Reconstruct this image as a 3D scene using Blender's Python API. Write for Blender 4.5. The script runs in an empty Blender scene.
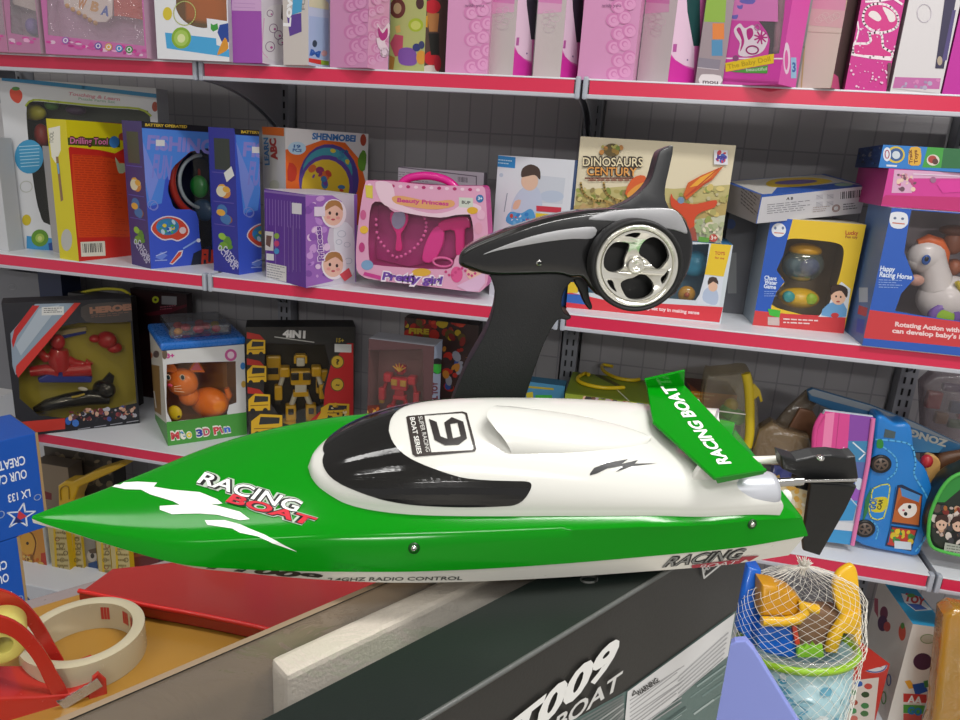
import bpy, bmesh, math, random
from mathutils import Vector, Matrix
from mathutils.geometry import tessellate_polygon
from mathutils.bvhtree import BVHTree
random.seed(7)
SC = bpy.context.scene
COL = SC.collection
V = Vector
PI = math.pi
# ------------------------------------------------------------------ camera
FPX = 720.0
YAW, PITCH, ROLL = -.2005, -.2814, .0645
CAM = V((0, -1.63, 1.45))
def _cam():
    cy, sy, cp, sp = math.cos(YAW), math.sin(YAW), math.cos(PITCH), math.sin(PITCH)
    f = V((sy*cp, cy*cp, sp)); r = V((cy, -sy, 0)); u = r.cross(f)
    c, s = math.cos(ROLL), math.sin(ROLL)
    return c*r+s*u, c*u-s*r, f
CR, CU, CF = _cam()
GF = V((math.sin(YAW), math.cos(YAW), 0)); GR = V((math.cos(YAW), -math.sin(YAW), 0)); UP = V((0, 0, 1))
def G(r, f, u): return CAM+GR*r+GF*f+UP*u          # a point right / ahead / above the camera's stand
def ray(x, y): return CF+CR*((x-480)/FPX)-CU*((y-360)/FPX)
def onpl(x, y, O, N):
    d = ray(x, y); return CAM+d*((O-CAM).dot(N)/d.dot(N))
def onz(x, y, z): return onpl(x, y, V((0, 0, z)), UP)
def ony(x, y, Y=0.): return onpl(x, y, V((0, Y, 0)), V((0, 1, 0)))
def topx(P):
    d = P-CAM; w = d.dot(CF); return (480+FPX*d.dot(CR)/w, 360-FPX*d.dot(CU)/w)
cd = bpy.data.cameras.new('camera'); co = bpy.data.objects.new('camera', cd); COL.objects.link(co)
co.matrix_world = Matrix(((CR.x, CU.x, -CF.x, CAM.x), (CR.y, CU.y, -CF.y, CAM.y), (CR.z, CU.z, -CF.z, CAM.z), (0, 0, 0, 1)))
cd.sensor_fit = 'HORIZONTAL'; cd.sensor_width = 36; cd.lens = 36*FPX/960; cd.clip_start = .01
SC.camera = co
# ------------------------------------------------------------------ materials
MATS = {}
def lin(c): return c/12.92 if c <= .04045 else ((c+.055)/1.055)**2.4
def rgb(h):
    h = h.lstrip('#'); return tuple(lin(int(h[i:i+2], 16)/255) for i in (0, 2, 4))+(1,)
def mat(h, rough=.45, metal=0., spec=.5, coat=0., bump=0., bscale=200., kind='', var=.06):
    key = (h, rough, metal, spec, coat, bump, bscale, kind)
    if key in MATS: return MATS[key]
    m = bpy.data.materials.new((kind or 'surface')+'_'+h.lstrip('#')); m.use_nodes = True
    nt = m.node_tree; b = nt.nodes['Principled BSDF']
    b.inputs['Base Color'].default_value = rgb(h)
    b.inputs['Roughness'].default_value = rough; b.inputs['Metallic'].default_value = metal
    b.inputs['Specular IOR Level'].default_value = spec
    if coat: b.inputs['Coat Weight'].default_value = coat; b.inputs['Coat Roughness'].default_value = .06
    tc = nt.nodes.new('ShaderNodeTexCoord'); nz = nt.nodes.new('ShaderNodeTexNoise')
    nz.inputs['Scale'].default_value = bscale; nz.inputs['Detail'].default_value = 3
    nt.links.new(tc.outputs['Object'], nz.inputs['Vector'])
    mr = nt.nodes.new('ShaderNodeMapRange'); mr.inputs['To Min'].default_value = max(.02, rough-var); mr.inputs['To Max'].default_value = min(1, rough+var)
    nt.links.new(nz.outputs['Fac'], mr.inputs['Value']); nt.links.new(mr.outputs['Result'], b.inputs['Roughness'])
    if bump:
        bp = nt.nodes.new('ShaderNodeBump'); bp.inputs['Strength'].default_value = bump; bp.inputs['Distance'].default_value = .001
        nt.links.new(nz.outputs['Fac'], bp.inputs['Height']); nt.links.new(bp.outputs['Normal'], b.inputs['Normal'])
    MATS[key] = m; return m
def film(h='FFFFFF', gloss=.12, tint=.0, rough=.08, milky=0., wr=0.):
    """clear plastic film: see-through with a glossy coat; milky = share of diffuse haze"""
    key = ('film', h, gloss, rough, milky, wr)
    if key in MATS: return MATS[key]
    m = bpy.data.materials.new('clear_film_'+h); m.use_nodes = True; nt = m.node_tree
    for n in list(nt.nodes): nt.nodes.remove(n)
    out = nt.nodes.new('ShaderNodeOutputMaterial'); tr = nt.nodes.new('ShaderNodeBsdfTransparent'); tr.inputs[0].default_value = rgb(h)
    gl = nt.nodes.new('ShaderNodeBsdfGlossy'); gl.inputs['Roughness'].default_value = rough
    df = nt.nodes.new('ShaderNodeBsdfDiffuse'); df.inputs[0].default_value = rgb(h)
    lw = nt.nodes.new('ShaderNodeLayerWeight'); lw.inputs[0].default_value = .25
    mr = nt.nodes.new('ShaderNodeMapRange'); mr.inputs['To Min'].default_value = gloss*.35; mr.inputs['To Max'].default_value = min(1, gloss*4)
    m1 = nt.nodes.new('ShaderNodeMixShader'); m2 = nt.nodes.new('ShaderNodeMixShader'); m1.inputs[0].default_value = milky
    nt.links.new(tr.outputs[0], m1.inputs[1]); nt.links.new(df.outputs[0], m1.inputs[2])
    nt.links.new(lw.outputs['Facing'], mr.inputs['Value']); nt.links.new(mr.outputs['Result'], m2.inputs[0])
    nt.links.new(m1.outputs[0], m2.inputs[1]); nt.links.new(gl.outputs[0], m2.inputs[2])
    if wr:
        tc = nt.nodes.new('ShaderNodeTexCoord'); nz = nt.nodes.new('ShaderNodeTexNoise'); nz.inputs['Scale'].default_value = 28; nz.inputs['Detail'].default_value = 4; nz.inputs['Distortion'].default_value = 1.2
        bp = nt.nodes.new('ShaderNodeBump'); bp.inputs['Strength'].default_value = wr; bp.inputs['Distance'].default_value = .02
        nt.links.new(tc.outputs['Object'], nz.inputs['Vector']); nt.links.new(nz.outputs['Fac'], bp.inputs['Height']); nt.links.new(bp.outputs['Normal'], gl.inputs['Normal'])
    nt.links.new(m2.outputs[0], out.inputs[0]); MATS[key] = m; return m
def M(x): return mat(x) if isinstance(x, str) else x
# ------------------------------------------------------------------ mesh builder
class MB:
    def __init__(s): s.v = []; s.f = []; s.m = []; s.mats = []; s.sm = []
    def mi(s, m):
        m = M(m)
        if m not in s.mats: s.mats.append(m)
        return s.mats.index(m)
    def face(s, pts, m, smooth=False):
        n = len(s.v); s.v += [V(p) for p in pts]; s.f.append(tuple(range(n, n+len(pts)))); s.m.append(s.mi(m)); s.sm.append(smooth)
    def mesh(s, verts, faces, m, smooth=False):
        n = len(s.v); s.v += [V(p) for p in verts]; k = s.mi(m)
        for f in faces: s.f.append(tuple(i+n for i in f)); s.m.append(k); s.sm.append(smooth)
    def bm(s, bm, m, smooth=False):
        bm.verts.index_update(); s.mesh([v.co.copy() for v in bm.verts], [[v.index for v in f.verts] for f in bm.faces], m, smooth); bm.free()
    def box(s, O, U, Vv, W, m, bev=0.):
        """box from corner O along three edge vectors"""
        b = bmesh.new(); c = [b.verts.new(O+U*i+Vv*j+W*k) for k in (0, 1) for j in (0, 1) for i in (0, 1)]
        for q in ((0, 2, 3, 1), (4, 5, 7, 6), (0, 1, 5, 4), (2, 6, 7, 3), (0, 4, 6, 2), (1, 3, 7, 5)): b.faces.new([c[i] for i in q])
        if bev: bmesh.ops.bevel(b, geom=list(b.edges), offset=bev, segments=2, affect='EDGES', profile=.6)
        bmesh.ops.recalc_face_normals(b, faces=b.faces)
        s.bm(b, m, False)
    def cbox(s, c, dx, dy, dz, m, bev=0., rz=0.):
        R = Matrix.Rotation(rz, 3, 'Z'); X, Y, Z = R@V((dx, 0, 0)), R@V((0, dy, 0)), V((0, 0, dz)); s.box(V(c)-(X+Y+Z)/2, X, Y, Z, m, bev)
    def tube(s, pts, r, m, n=10, cap=True, close=False):
        pts = [V(p) for p in pts]; rs = r if isinstance(r, (list, tuple)) else [r]*len(pts); vs = []; fs = []
        L = len(pts); prev = None
        for i, p in enumerate(pts):
            if close: t = pts[(i+1) % L]-pts[i-1]
            else: t = pts[min(i+1, L-1)]-pts[max(i-1, 0)]
            t.normalize()
            a = prev if prev is not None else (V((0, 0, 1)) if abs(t.z) < .9 else V((1, 0, 0)))
            a = (a-t*a.dot(t)); a.normalize(); prev = a; b = t.cross(a)
            for k in range(n):
                th = 2*PI*k/n; vs.append(p+(a*math.cos(th)+b*math.sin(th))*rs[i])
        for i in range(L if close else L-1):
            j = (i+1) % L
            for k in range(n): fs.append((i*n+k, i*n+(k+1) % n, j*n+(k+1) % n, j*n+k))
        s.mesh(vs, fs, m, True)
        if cap and not close:
            s.face([vs[k] for k in range(n)][::-1], m); s.face([vs[(L-1)*n+k] for k in range(n)], m)
    def lathe(s, O, axis, prof, m, n=32, sy=1., cap=False):
        """profile [(radius, height)...] turned about axis through O"""
        ax = V(axis).normalized(); a = V((1, 0, 0)) if abs(ax.x) < .9 else V((0, 1, 0)); a = (a-ax*a.dot(ax)).normalized(); b = ax.cross(a); vs = []; fs = []
        for r, h in prof:
            for k in range(n): th = 2*PI*k/n; vs.append(O+ax*h+(a*math.cos(th)+b*math.sin(th)*sy)*r)
        for i in range(len(prof)-1):
            for k in range(n): fs.append((i*n+k, i*n+(k+1) % n, (i+1)*n+(k+1) % n, (i+1)*n+k))
        s.mesh(vs, fs, m, True)
        if cap: s.face([vs[k] for k in range(n)][::-1], m); s.face([vs[(len(prof)-1)*n+k] for k in range(n)], m)
    def ball(s, c, rx, ry, rz, m, X=None, Y=None, Z=None, n=20, k=12):
        X = X or V((1, 0, 0)); Y = Y or V((0, 1, 0)); Z = Z or V((0, 0, 1)); vs = []; fs = []; c = V(c)
        for i in range(k+1):
            t = PI*i/k
            for j in range(n): p = 2*PI*j/n; vs.append(c+X*(rx*math.sin(t)*math.cos(p))+Y*(ry*math.sin(t)*math.sin(p))+Z*(rz*math.cos(t)))
        for i in range(k):
            for j in range(n): fs.append((i*n+j, (i+1)*n+j, (i+1)*n+(j+1) % n, i*n+(j+1) % n))
        s.mesh(vs, fs, m, True)
    def prism(s, pts, D, m, bev=0., smooth=False, seg=3):
        """flat outline pts extruded along D with a rounded edge"""
        b = bmesh.new(); vs = [b.verts.new(p) for p in pts]; f = b.faces.new(vs)
        r = bmesh.ops.extrude_face_region(b, geom=[f]); nv = [g for g in r['geom'] if isinstance(g, bmesh.types.BMVert)]
        bmesh.ops.translate(b, verts=nv, vec=D); bmesh.ops.recalc_face_normals(b, faces=b.faces)
        if bev:
            caps = [e for e in b.edges if len(e.link_faces) == 2 and any(len(fc.verts) == len(pts) for fc in e.link_faces) and len(pts) != 4 or
                    (len(pts) == 4 and abs((e.verts[0].co-e.verts[1].co).normalized().dot(V(D).normalized())) < .7)]
            bmesh.ops.bevel(b, geom=caps, offset=bev, segments=seg, affect='EDGES', profile=.5, clamp_overlap=True)
        bmesh.ops.triangulate(b, faces=[f for f in b.faces if len(f.verts) > 4])
        s.bm(b, m, smooth)
    def build(s, name, parent=None, mods=None, origin=None):
        me = bpy.data.meshes.new(name); o = bpy.data.objects.new(name, me)
        if parent is not None:
            r = parent
            while r.parent: r = r.parent
            org = V(r.location); o.parent = parent
        else:
            org = V(origin) if origin is not None else V((sum(v.x for v in s.v)/len(s.v), sum(v.y for v in s.v)/len(s.v), min(v.z for v in s.v)))
            o.location = org
        me.from_pydata([tuple(v-org) for v in s.v], [], s.f)
        for m in s.mats: me.materials.append(m)
        me.polygons.foreach_set('material_index', s.m); me.polygons.foreach_set('use_smooth', s.sm); me.update()
        COL.objects.link(o); return o
def sharp(o, ang=35):
    """weld the loose faces and keep smooth shading only below an angle"""
    b = bmesh.new(); b.from_mesh(o.data); bmesh.ops.remove_doubles(b, verts=b.verts, dist=1e-6); bmesh.ops.recalc_face_normals(b, faces=b.faces)
    for f in b.faces: f.smooth = True
    for e in b.edges:
        if len(e.link_faces) == 2 and e.calc_face_angle(0) > math.radians(ang): e.smooth = False
    b.to_mesh(o.data); b.free(); return o
def thing(name, label, cat, loc, group=None):
    o = bpy.data.objects.new(name, None); COL.objects.link(o); o.location = loc; o.empty_display_size = .02
    o['label'] = label; o['category'] = cat
    if group: o['group'] = group
    return o
def tag(o, label, cat, group=None):
    o['label'] = label; o['category'] = cat
    if group: o['group'] = group
    return o
def struct(o): o['kind'] = 'structure'; return o
# ------------------------------------------------------------------ lettering
GL = {}
def glyphs(s, bold=0., shear=0.):
    key = (s, bold, shear)
    if key in GL: return GL[key]
    c = bpy.data.curves.new('t', 'FONT'); c.body = s; c.size = 1; c.offset = bold; c.shear = shear; c.resolution_u = 3; c.fill_mode = 'FRONT'
    o = bpy.data.objects.new('t', c); COL.objects.link(o); dg = bpy.context.evaluated_depsgraph_get(); dg.update()
    me = o.evaluated_get(dg).to_mesh(); vs = [(v.co.x, v.co.y) for v in me.vertices]; fs = [tuple(p.vertices) for p in me.polygons]
    o.evaluated_get(dg).to_mesh_clear(); COL.objects.unlink(o); bpy.data.objects.remove(o); bpy.data.curves.remove(c)
    x0 = min(v[0] for v in vs) if vs else 0; x1 = max(v[0] for v in vs) if vs else 1
    GL[key] = ([((x-x0)/(x1-x0), y/.70) for x, y in vs], fs); return GL[key]
def ell(cx, cy, rx, ry=None, rot=0., n=22, a0=0., a1=2*PI):
    ry = rx if ry is None else ry; c, s = math.cos(rot), math.sin(rot); k = n if a1-a0 >= 2*PI-1e-6 else n+1
    return [(cx+rx*math.cos(a)*c-ry*math.sin(a)*s, cy+rx*math.cos(a)*s+ry*math.sin(a)*c) for a in (a0+(a1-a0)*i/n for i in range(k))]
def spline(p, closed=True, k=5):
    """smooth curve through the points"""
    n = len(p); o = []
    for i in range(n if closed else n-1):
        g = (lambda j: p[j % n]) if closed else (lambda j: p[max(0, min(n-1, j))])
        a, b, c, d = g(i-1), g(i), g(i+1), g(i+2)
        for t in (q/k for q in range(k)):
            o.append(tuple(.5*((2*b[e])+(-a[e]+c[e])*t+(2*a[e]-5*b[e]+4*c[e]-d[e])*t*t+(-a[e]+3*b[e]-3*c[e]+d[e])*t**3) for e in range(len(b))))
    if not closed: o.append(tuple(p[-1]))
    return o
def clip_poly(P, Q):
    """cut polygon P to the convex outline Q"""
    s_ = sum(Q[i-1][0]*Q[i][1]-Q[i][0]*Q[i-1][1] for i in range(len(Q))); s_ = 1 if s_ > 0 else -1
    for i in range(len(Q)):
        a, b = Q[i-1], Q[i]; d = lambda p: s_*((b[0]-a[0])*(p[1]-a[1])-(b[1]-a[1])*(p[0]-a[0])); O = []
        for j in range(len(P)):
            p, q = P[j-1], P[j]; dp, dq = d(p), d(q)
            if (dp >= 0) != (dq >= 0): t = dp/(dp-dq); O.append((p[0]+(q[0]-p[0])*t, p[1]+(q[1]-p[1])*t))
            if dq >= 0: O.append(q)
        P = O
        if len(P) < 3: return []
    return P
class Art:
    """print on a flat face; map turns 2D art coordinates into points of that face"""
    def __init__(s, mb, fn, N, clip=None): s.mb = mb; s.fn = fn; s.N = N; s.k = 1; s.clip = clip
    def put(s, pts, o, c):
        if s.clip:
            pts = clip_poly(pts, s.clip)
            if len(pts) < 3: return
        s.mb.face([s.fn(*p)+o for p in pts], c)
    def off(s): s.k += 1; return s.N*(.00008+.00003*s.k)
    def poly(s, pts, c, smooth=0):
        if smooth: pts = spline(pts, True, 4)
        o = s.off()
        if s.clip:
            pts = clip_poly(list(pts), s.clip)
            if len(pts) < 3: return
        P = [s.fn(*p)+o for p in pts]
        tr = tessellate_polygon([P]); s.mb.mesh(P, [t for t in tr], c)
    def rect(s, x0, y0, x1, y1, c, sl=0., sv=0.):
        """x0..x1, y0..y1 with the rows sloping sl and columns leaning sv"""
        s.poly([(x0, y0), (x1, y0+sl*(x1-x0)), (x1+sv*(y1-y0), y1+sl*(x1-x0)), (x0+sv*(y1-y0), y1)], c)
    def ell(s, cx, cy, rx, ry, c, rot=0.): s.poly(ell(cx, cy, rx, ry, rot), c)
    def line(s, pts, w, c, closed=False):
        pts = list(pts)+([pts[0]] if closed else [])
        o = s.off()
        for a, b in zip(pts, pts[1:]):
            dx, dy = b[0]-a[0], b[1]-a[1]; L = math.hypot(dx, dy) or 1; nx, ny = -dy/L*w/2, dx/L*w/2; ex, ey = dx/L*w*.3, dy/L*w*.3
            s.put([(a[0]+nx-ex, a[1]+ny-ey), (b[0]+nx+ex, b[1]+ny+ey), (b[0]-nx+ex, b[1]-ny+ey), (a[0]-nx-ex, a[1]-ny-ey)], o, c)
    def ring(s, cx, cy, rx, ry, w, c, rot=0.): s.line(ell(cx, cy, rx, ry, rot, 28), w, c, True)
    def text(s, t, a, b, h, c, bold=.0, shear=0., up=None):
        """from a to b along the baseline, cap height h"""
        g, fs = glyphs(t, bold, shear); dx, dy = b[0]-a[0], b[1]-a[1]; L = math.hypot(dx, dy); ux, uy = up if up else (dy/L*h, -dx/L*h)
        o = s.off(); W = [(a[0]+dx*x+ux*y, a[1]+dy*x+uy*y) for x, y in g]
        if s.clip and any(len(clip_poly([w, (w[0]+.01, w[1]), (w[0], w[1]+.01)], s.clip)) < 3 for w in W):
            for q in fs: s.put([W[i] for i in q], o, c)
        else: s.mb.mesh([s.fn(*w)+o for w in W], fs, c)
    def rows(s, x0, y0, x1, y1, n, c, fill=.45, sl=0., sv=0., seed=1, gaps=True):
        """small print: rows of short dashes"""
        R = random.Random(seed); o = s.off(); dh = (y1-y0)/n
        for i in range(n):
            x = x0; y = y0+i*dh; e = x1-(R.random()*.35*(x1-x0) if gaps else 0)
            while x < e:
                w = min((x1-x0)*R.uniform(.06, .2), e-x); X = x+sv*(y-y0); Y = y+sl*(x-x0)
                s.put([(X, Y), (X+w, Y+sl*w), (X+w+sv*dh*fill, Y+sl*w+dh*fill), (X+sv*dh*fill, Y+dh*fill)], o, c); x += w+(x1-x0)*.03
    def bars(s, x0, y0, x1, y1, c='222222', bg='F2F2EE', sl=0., sv=0., seed=3):
        m = (x1-x0)*.08
        s.rect(x0, y0, x1, y1, bg, sl, sv); R = random.Random(seed); x = x0+m; o = s.off(); h = y1-y0
        while x < x1-m:
            w = (x1-x0)*R.choice((.018, .03, .045)); Y = y0+sl*(x-x0)+h*.12; X = x+sv*h*.12
            s.put([(X, Y), (X+w, Y), (X+w+sv*h*.6, Y+h*.62), (X+sv*h*.6, Y+h*.62)], o, c); x += w+(x1-x0)*R.choice((.02, .03, .05))
    def blobs(s, x0, y0, x1, y1, cols, n, r0, r1, seed=5, sl=0.):
        R = random.Random(seed)
        for i in range(n):
            x = R.uniform(x0, x1); y = R.uniform(y0, y1)+sl*(x-x0); r = R.uniform(r0, r1); s.poly(ell(x, y, r, r*R.uniform(.5, 1), R.uniform(0, 3), 9), R.choice(cols))
def holed(mb, fn, outer, holes, c, off=V((0, 0, 0))):
    loops = [[fn(*p)+off for p in outer]]+[[fn(*p)+off for p in h] for h in holes]
    tr = tessellate_polygon(loops); flat = [p for l in loops for p in l]; mb.mesh(flat, tr, c)
# ------------------------------------------------------------------ cartons
def px_on(P, U, x):
    """point of the line P+tU seen at photo column x"""
    lo, hi = (-2.6, 2.6) if abs(U.y) < .05 else (-.6, .6)
    f = lambda t: topx(P+U*t)[0]-x
    if f(lo) > f(hi): lo, hi = hi, lo
    for i in range(50):
        m = (lo+hi)/2
        if f(m) < 0: lo = m
        else: hi = m
    return P+U*(lo+hi)/2
def line_up(lf, rt, z, Y=None, ang=0., ymin=-.03, ymax=.02):
    """foot of a front face seen between columns lf and rt, turned ang degrees, its left end Y behind the shelf front"""
    if Y is None: Y = max(ymin, min(ymax, onz(lf[0], lf[1], z).y))
    a = math.radians(ang); P = px_on(V((0, Y, z)), V((1, 0, 0)), lf[0]); return P, px_on(P, V((math.cos(a), math.sin(a), 0)), rt[0])
def lcorner_up(lb, mid, rt, dep, z, Y=None, ymin=-.03, ymax=.05):
    """foot of a box turned so that its left side shows: nearest edge at column mid, left side back to column lb, front to column rt"""
    if Y is None: Y = max(ymin, min(ymax, onz(mid[0], mid[1], z).y))
    C = px_on(V((0, Y, z)), V((1, 0, 0)), mid[0]); lo, hi = math.radians(5), math.radians(80)
    for i in range(50):
        a = (lo+hi)/2
        if topx(C+V((-math.sin(a), math.cos(a), 0))*dep)[0] > lb[0]: lo = a
        else: hi = a
    return C, px_on(C, V((math.cos(a), math.sin(a), 0)), rt[0])
def corner_up(lf, mid, rt, dep, z, ymin=-.03, ymax=.02):
    """foot of a box whose nearest edge is seen at column mid and whose right side ends at column rt"""
    Y = max(ymin, min(ymax, onz(mid[0], mid[1], z).y)); C = px_on(V((0, Y, z)), V((1, 0, 0)), mid[0]); lo, hi = math.radians(-15), math.radians(75)
    for i in range(50):
        a = (lo+hi)/2
        if topx(C+V((math.sin(a), math.cos(a), 0))*dep)[0] < rt[0]: lo = a
        else: hi = a
    U = V((math.cos(a), -math.sin(a), 0)); return px_on(C, U, lf[0]), C
class Carton:
    """upright box standing on height z: bl / br / tl are photo positions of the front face's corners"""
    def __init__(s, name, label, cat, z, bl, br=None, tl=None, tr=None, H=None, depth=.06, cols=None, group=None, window=None, inner='3A3A3C', win_mat=None, lback=None, rback=None, bev=0., skip=(), PQ=None):
        P = PQ[0] if PQ else onz(bl[0], bl[1], z)
        if PQ: br = None
        if br: Q = onz(br[0], br[1], z)
        Nv = None
        if H is None:
            if br: u = (Q-P).normalized()
            elif PQ: u = (PQ[1]-PQ[0]).normalized()
            else: u = V((1, 0, 0))
            Np = V((u.y, -u.x, 0)); H = onpl(tl[0], tl[1], P, Np).z-z
        if PQ: Q = PQ[1]
        elif br is None: Q = onz(tr[0], tr[1], z+H); Q.z = z
        U = Q-P; W = U.length; U.normalize(); N = V((U.y, -U.x, 0)); D = -N
        if lback: depth = (onz(lback[0], lback[1], z)-P).dot(D)
        if rback and not PQ: depth = (onz(rback[0], rback[1], z)-Q).dot(D)
        s.P, s.U, s.D, s.N, s.W, s.H, s.dep, s.z = P, U, D, N, W, H, depth, z
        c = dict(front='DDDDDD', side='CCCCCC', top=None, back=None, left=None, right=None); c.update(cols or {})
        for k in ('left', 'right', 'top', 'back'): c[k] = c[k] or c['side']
        s.root = thing(name, label, cat, P+U*W/2+D*depth/2, group)
        mb = s.mb = MB(); Uw, Dd, Hh = U*W, D*depth, UP*H
        a, b, d, e = P, P+Uw, P+Uw+Dd, P+Dd
        fn = lambda x, y: onpl(x, y, P, N)
        s.fn = fn
        q = [a, b, b+Hh, a+Hh]
        if window:
            wl = [window] if not isinstance(window[0][0], (tuple, list)) else window
            px = [topx(p) for p in q]; mx, my = sum(p[0] for p in px)/4, sum(p[1] for p in px)/4; wl = [clip_poly(list(w), [(mx+(p[0]-mx)*.97, my+(p[1]-my)*.985) for p in px]) for w in wl]; holed(mb, fn, px, wl, c['front'])
            pane = MB(); off = D*.0006
            for w in wl: 
                Pt = [fn(*p)+off for p in w]; pane.mesh(Pt, tessellate_polygon([Pt]), win_mat or film(gloss=.1))
            s.pane = pane
            i = .0015; A0, B0, D0, E0 = a+U*i+D*i, b-U*i+D*i, d-U*i-D*i, e+U*i-D*i; lo, hi = UP*i, UP*(H-i)
            for f in ((E0, D0), (A0, E0), (D0, B0)): mb.face([f[0]+lo, f[1]+lo, f[1]+hi, f[0]+hi], inner)
            mb.face([A0+lo, B0+lo, D0+lo, E0+lo], inner); mb.face([A0+hi, E0+hi, D0+hi, B0+hi], inner)
        else: s.pane = None; mb.face(q, c['front'])
        mb.face([e, a, a+Hh, e+Hh], c['left']); mb.face([b, d, d+Hh, b+Hh], c['right']); mb.face([d, e, e+Hh, d+Hh], c['back'])
        mb.face([a+Hh, b+Hh, d+Hh, e+Hh], c['top']); mb.face([a, e, d, b], c['side'])
        px = lambda *l: [topx(p) for p in l]
        s.front = Art(mb, fn, N, px(*q)); s.left = Art(mb, lambda x, y: onpl(x, y, P, U), -U, px(e, a, a+Hh, e+Hh)); s.right = Art(mb, lambda x, y: onpl(x, y, b, U), U, px(b, d, d+Hh, b+Hh))
        s.top = Art(mb, lambda x, y: onz(x, y, z+H), UP, px(a+Hh, b+Hh, d+Hh, e+Hh))
        SQ = [(0, 0), (1, 0), (1, 1), (0, 1)]
        s.fuv = Art(mb, lambda u, v: P+U*(u*W)+UP*(v*H), N, SQ); s.luv = Art(mb, lambda u, v: P+D*((1-u)*depth)+UP*(v*H), -U, SQ); s.ruv = Art(mb, lambda u, v: b+D*(u*depth)+UP*(v*H), U, SQ)
        s.tuv = Art(mb, lambda u, v: P+U*(u*W)+D*(v*depth)+UP*H, UP, SQ)
    def at(s, x, y, d): return onpl(x, y, s.P+s.D*d, s.N)      # a point inside, d behind the front
    def pt(s, u, d, v): return s.P+s.U*(u*s.W)+s.D*d+UP*(v*s.H)
    def done(s, name='carton'):
        b = s.mb.build(name, s.root)
        if s.pane: s.pane.build('window_film', s.root)
        return s.root
# ------------------------------------------------------------------ the shop: floor, ceiling, wall, shelving, lamps
ZT, ZM, ZL, ZB = 1.611, 1.1065, .595, .15
X0, BAY, SD = -1.05, .9, .40
def brick(h, h2, mortar, sx, sy, bw, bh, rough=.5, ms=.006, rot=(PI/2, 0, 0)):
    m = bpy.data.materials.new('tiled_'+h); m.use_nodes = True; nt = m.node_tree; b = nt.nodes['Principled BSDF']; b.inputs['Roughness'].default_value = rough
    tc = nt.nodes.new('ShaderNodeTexCoord'); mp = nt.nodes.new('ShaderNodeMapping'); mp.inputs['Rotation'].default_value = rot
    br = nt.nodes.new('ShaderNodeTexBrick'); br.offset = 0; br.inputs['Scale'].default_value = 1; br.inputs['Mortar Size'].default_value = ms; br.inputs['Brick Width'].default_value = bw; br.inputs['Row Height'].default_value = bh
    br.inputs['Color1'].default_value = rgb(h); br.inputs['Color2'].default_value = rgb(h2); br.inputs['Mortar'].default_value = rgb(mortar)
    nt.links.new(tc.outputs['Object'], mp.inputs[0]); nt.links.new(mp.outputs[0], br.inputs['Vector']); nt.links.new(br.outputs['Color'], b.inputs['Base Color'])
    bp = nt.nodes.new('ShaderNodeBump'); bp.inputs['Strength'].default_value = .5; bp.inputs['Distance'].default_value = .002; bp.invert = True
    nt.links.new(br.outputs['Fac'], bp.inputs['Height']); nt.links.new(bp.outputs[0], b.inputs['Normal']); return m
b = MB(); b.cbox((0, -3.2, -.02), 8, 10, .04, brick('A9A59E', 'B2AEA6', '7C7974', 1, 1, .4, .4, .25, .004, (0, 0, 0))); struct(b.build('floor'))
b = MB(); b.cbox((0, -3.2, 3.02), 8, 10, .04, 'E6E6E4'); struct(b.build('ceiling'))
b = MB(); b.cbox((0, .62, 1.5), 8, .06, 3.0, 'C9C9CC'); struct(b.build('wall_back'))
GREY = mat('8F9198', .4, 0, .4); CAPG = mat('A9AFBA', .3, 0, .5)
PANEL = brick('9E9B9E', '999799', '88868A', 1, 1, .062, .125, .55, .0022)
fr = thing('gondola_shelving', 'grey back panels, and slotted uprights at the back of the long toy shelving', 'shelving', (0, .3, 0))
for k in range(-1, 3):
    x = X0+BAY*k; b = MB(); b.cbox((x+BAY/2, SD+.055, 1.03), BAY-.06, .02, 2.06, PANEL); b.build('back_panel', fr)
    b = MB(); b.box(V((x+.006, -.10, 0)), V((BAY-.012, 0, 0)), V((0, SD+.08, 0)), V((0, 0, ZB)), 'DDE0E6', .003)
    tag(b.build('base_deck'), 'white bottom deck of the %s of the shelving' % ('left end bay', 'middle bay', 'right bay', 'far right bay')[k+1], 'shelf', 'bottom decks of the toy shelving')
for k in range(-1, 4):
    x = X0+BAY*k; b = MB(); b.cbox((x, SD+.03, 1.03), .044, .05, 2.06, GREY, .002); u = b.build('upright', fr)
    s = MB()
    for i in range(58):
        z = .2+i*.032
        for dx in (-.009, .009): s.cbox((x+dx, SD+.0045, z), .005, .002, .018, '17171A')
    s.build('slot', u)
RED = mat('D42C50', .3, 0, .5, 0, var=0); LIP = mat('B9BBC4', .35); WHITE = mat('DDE0E6', .35)
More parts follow.
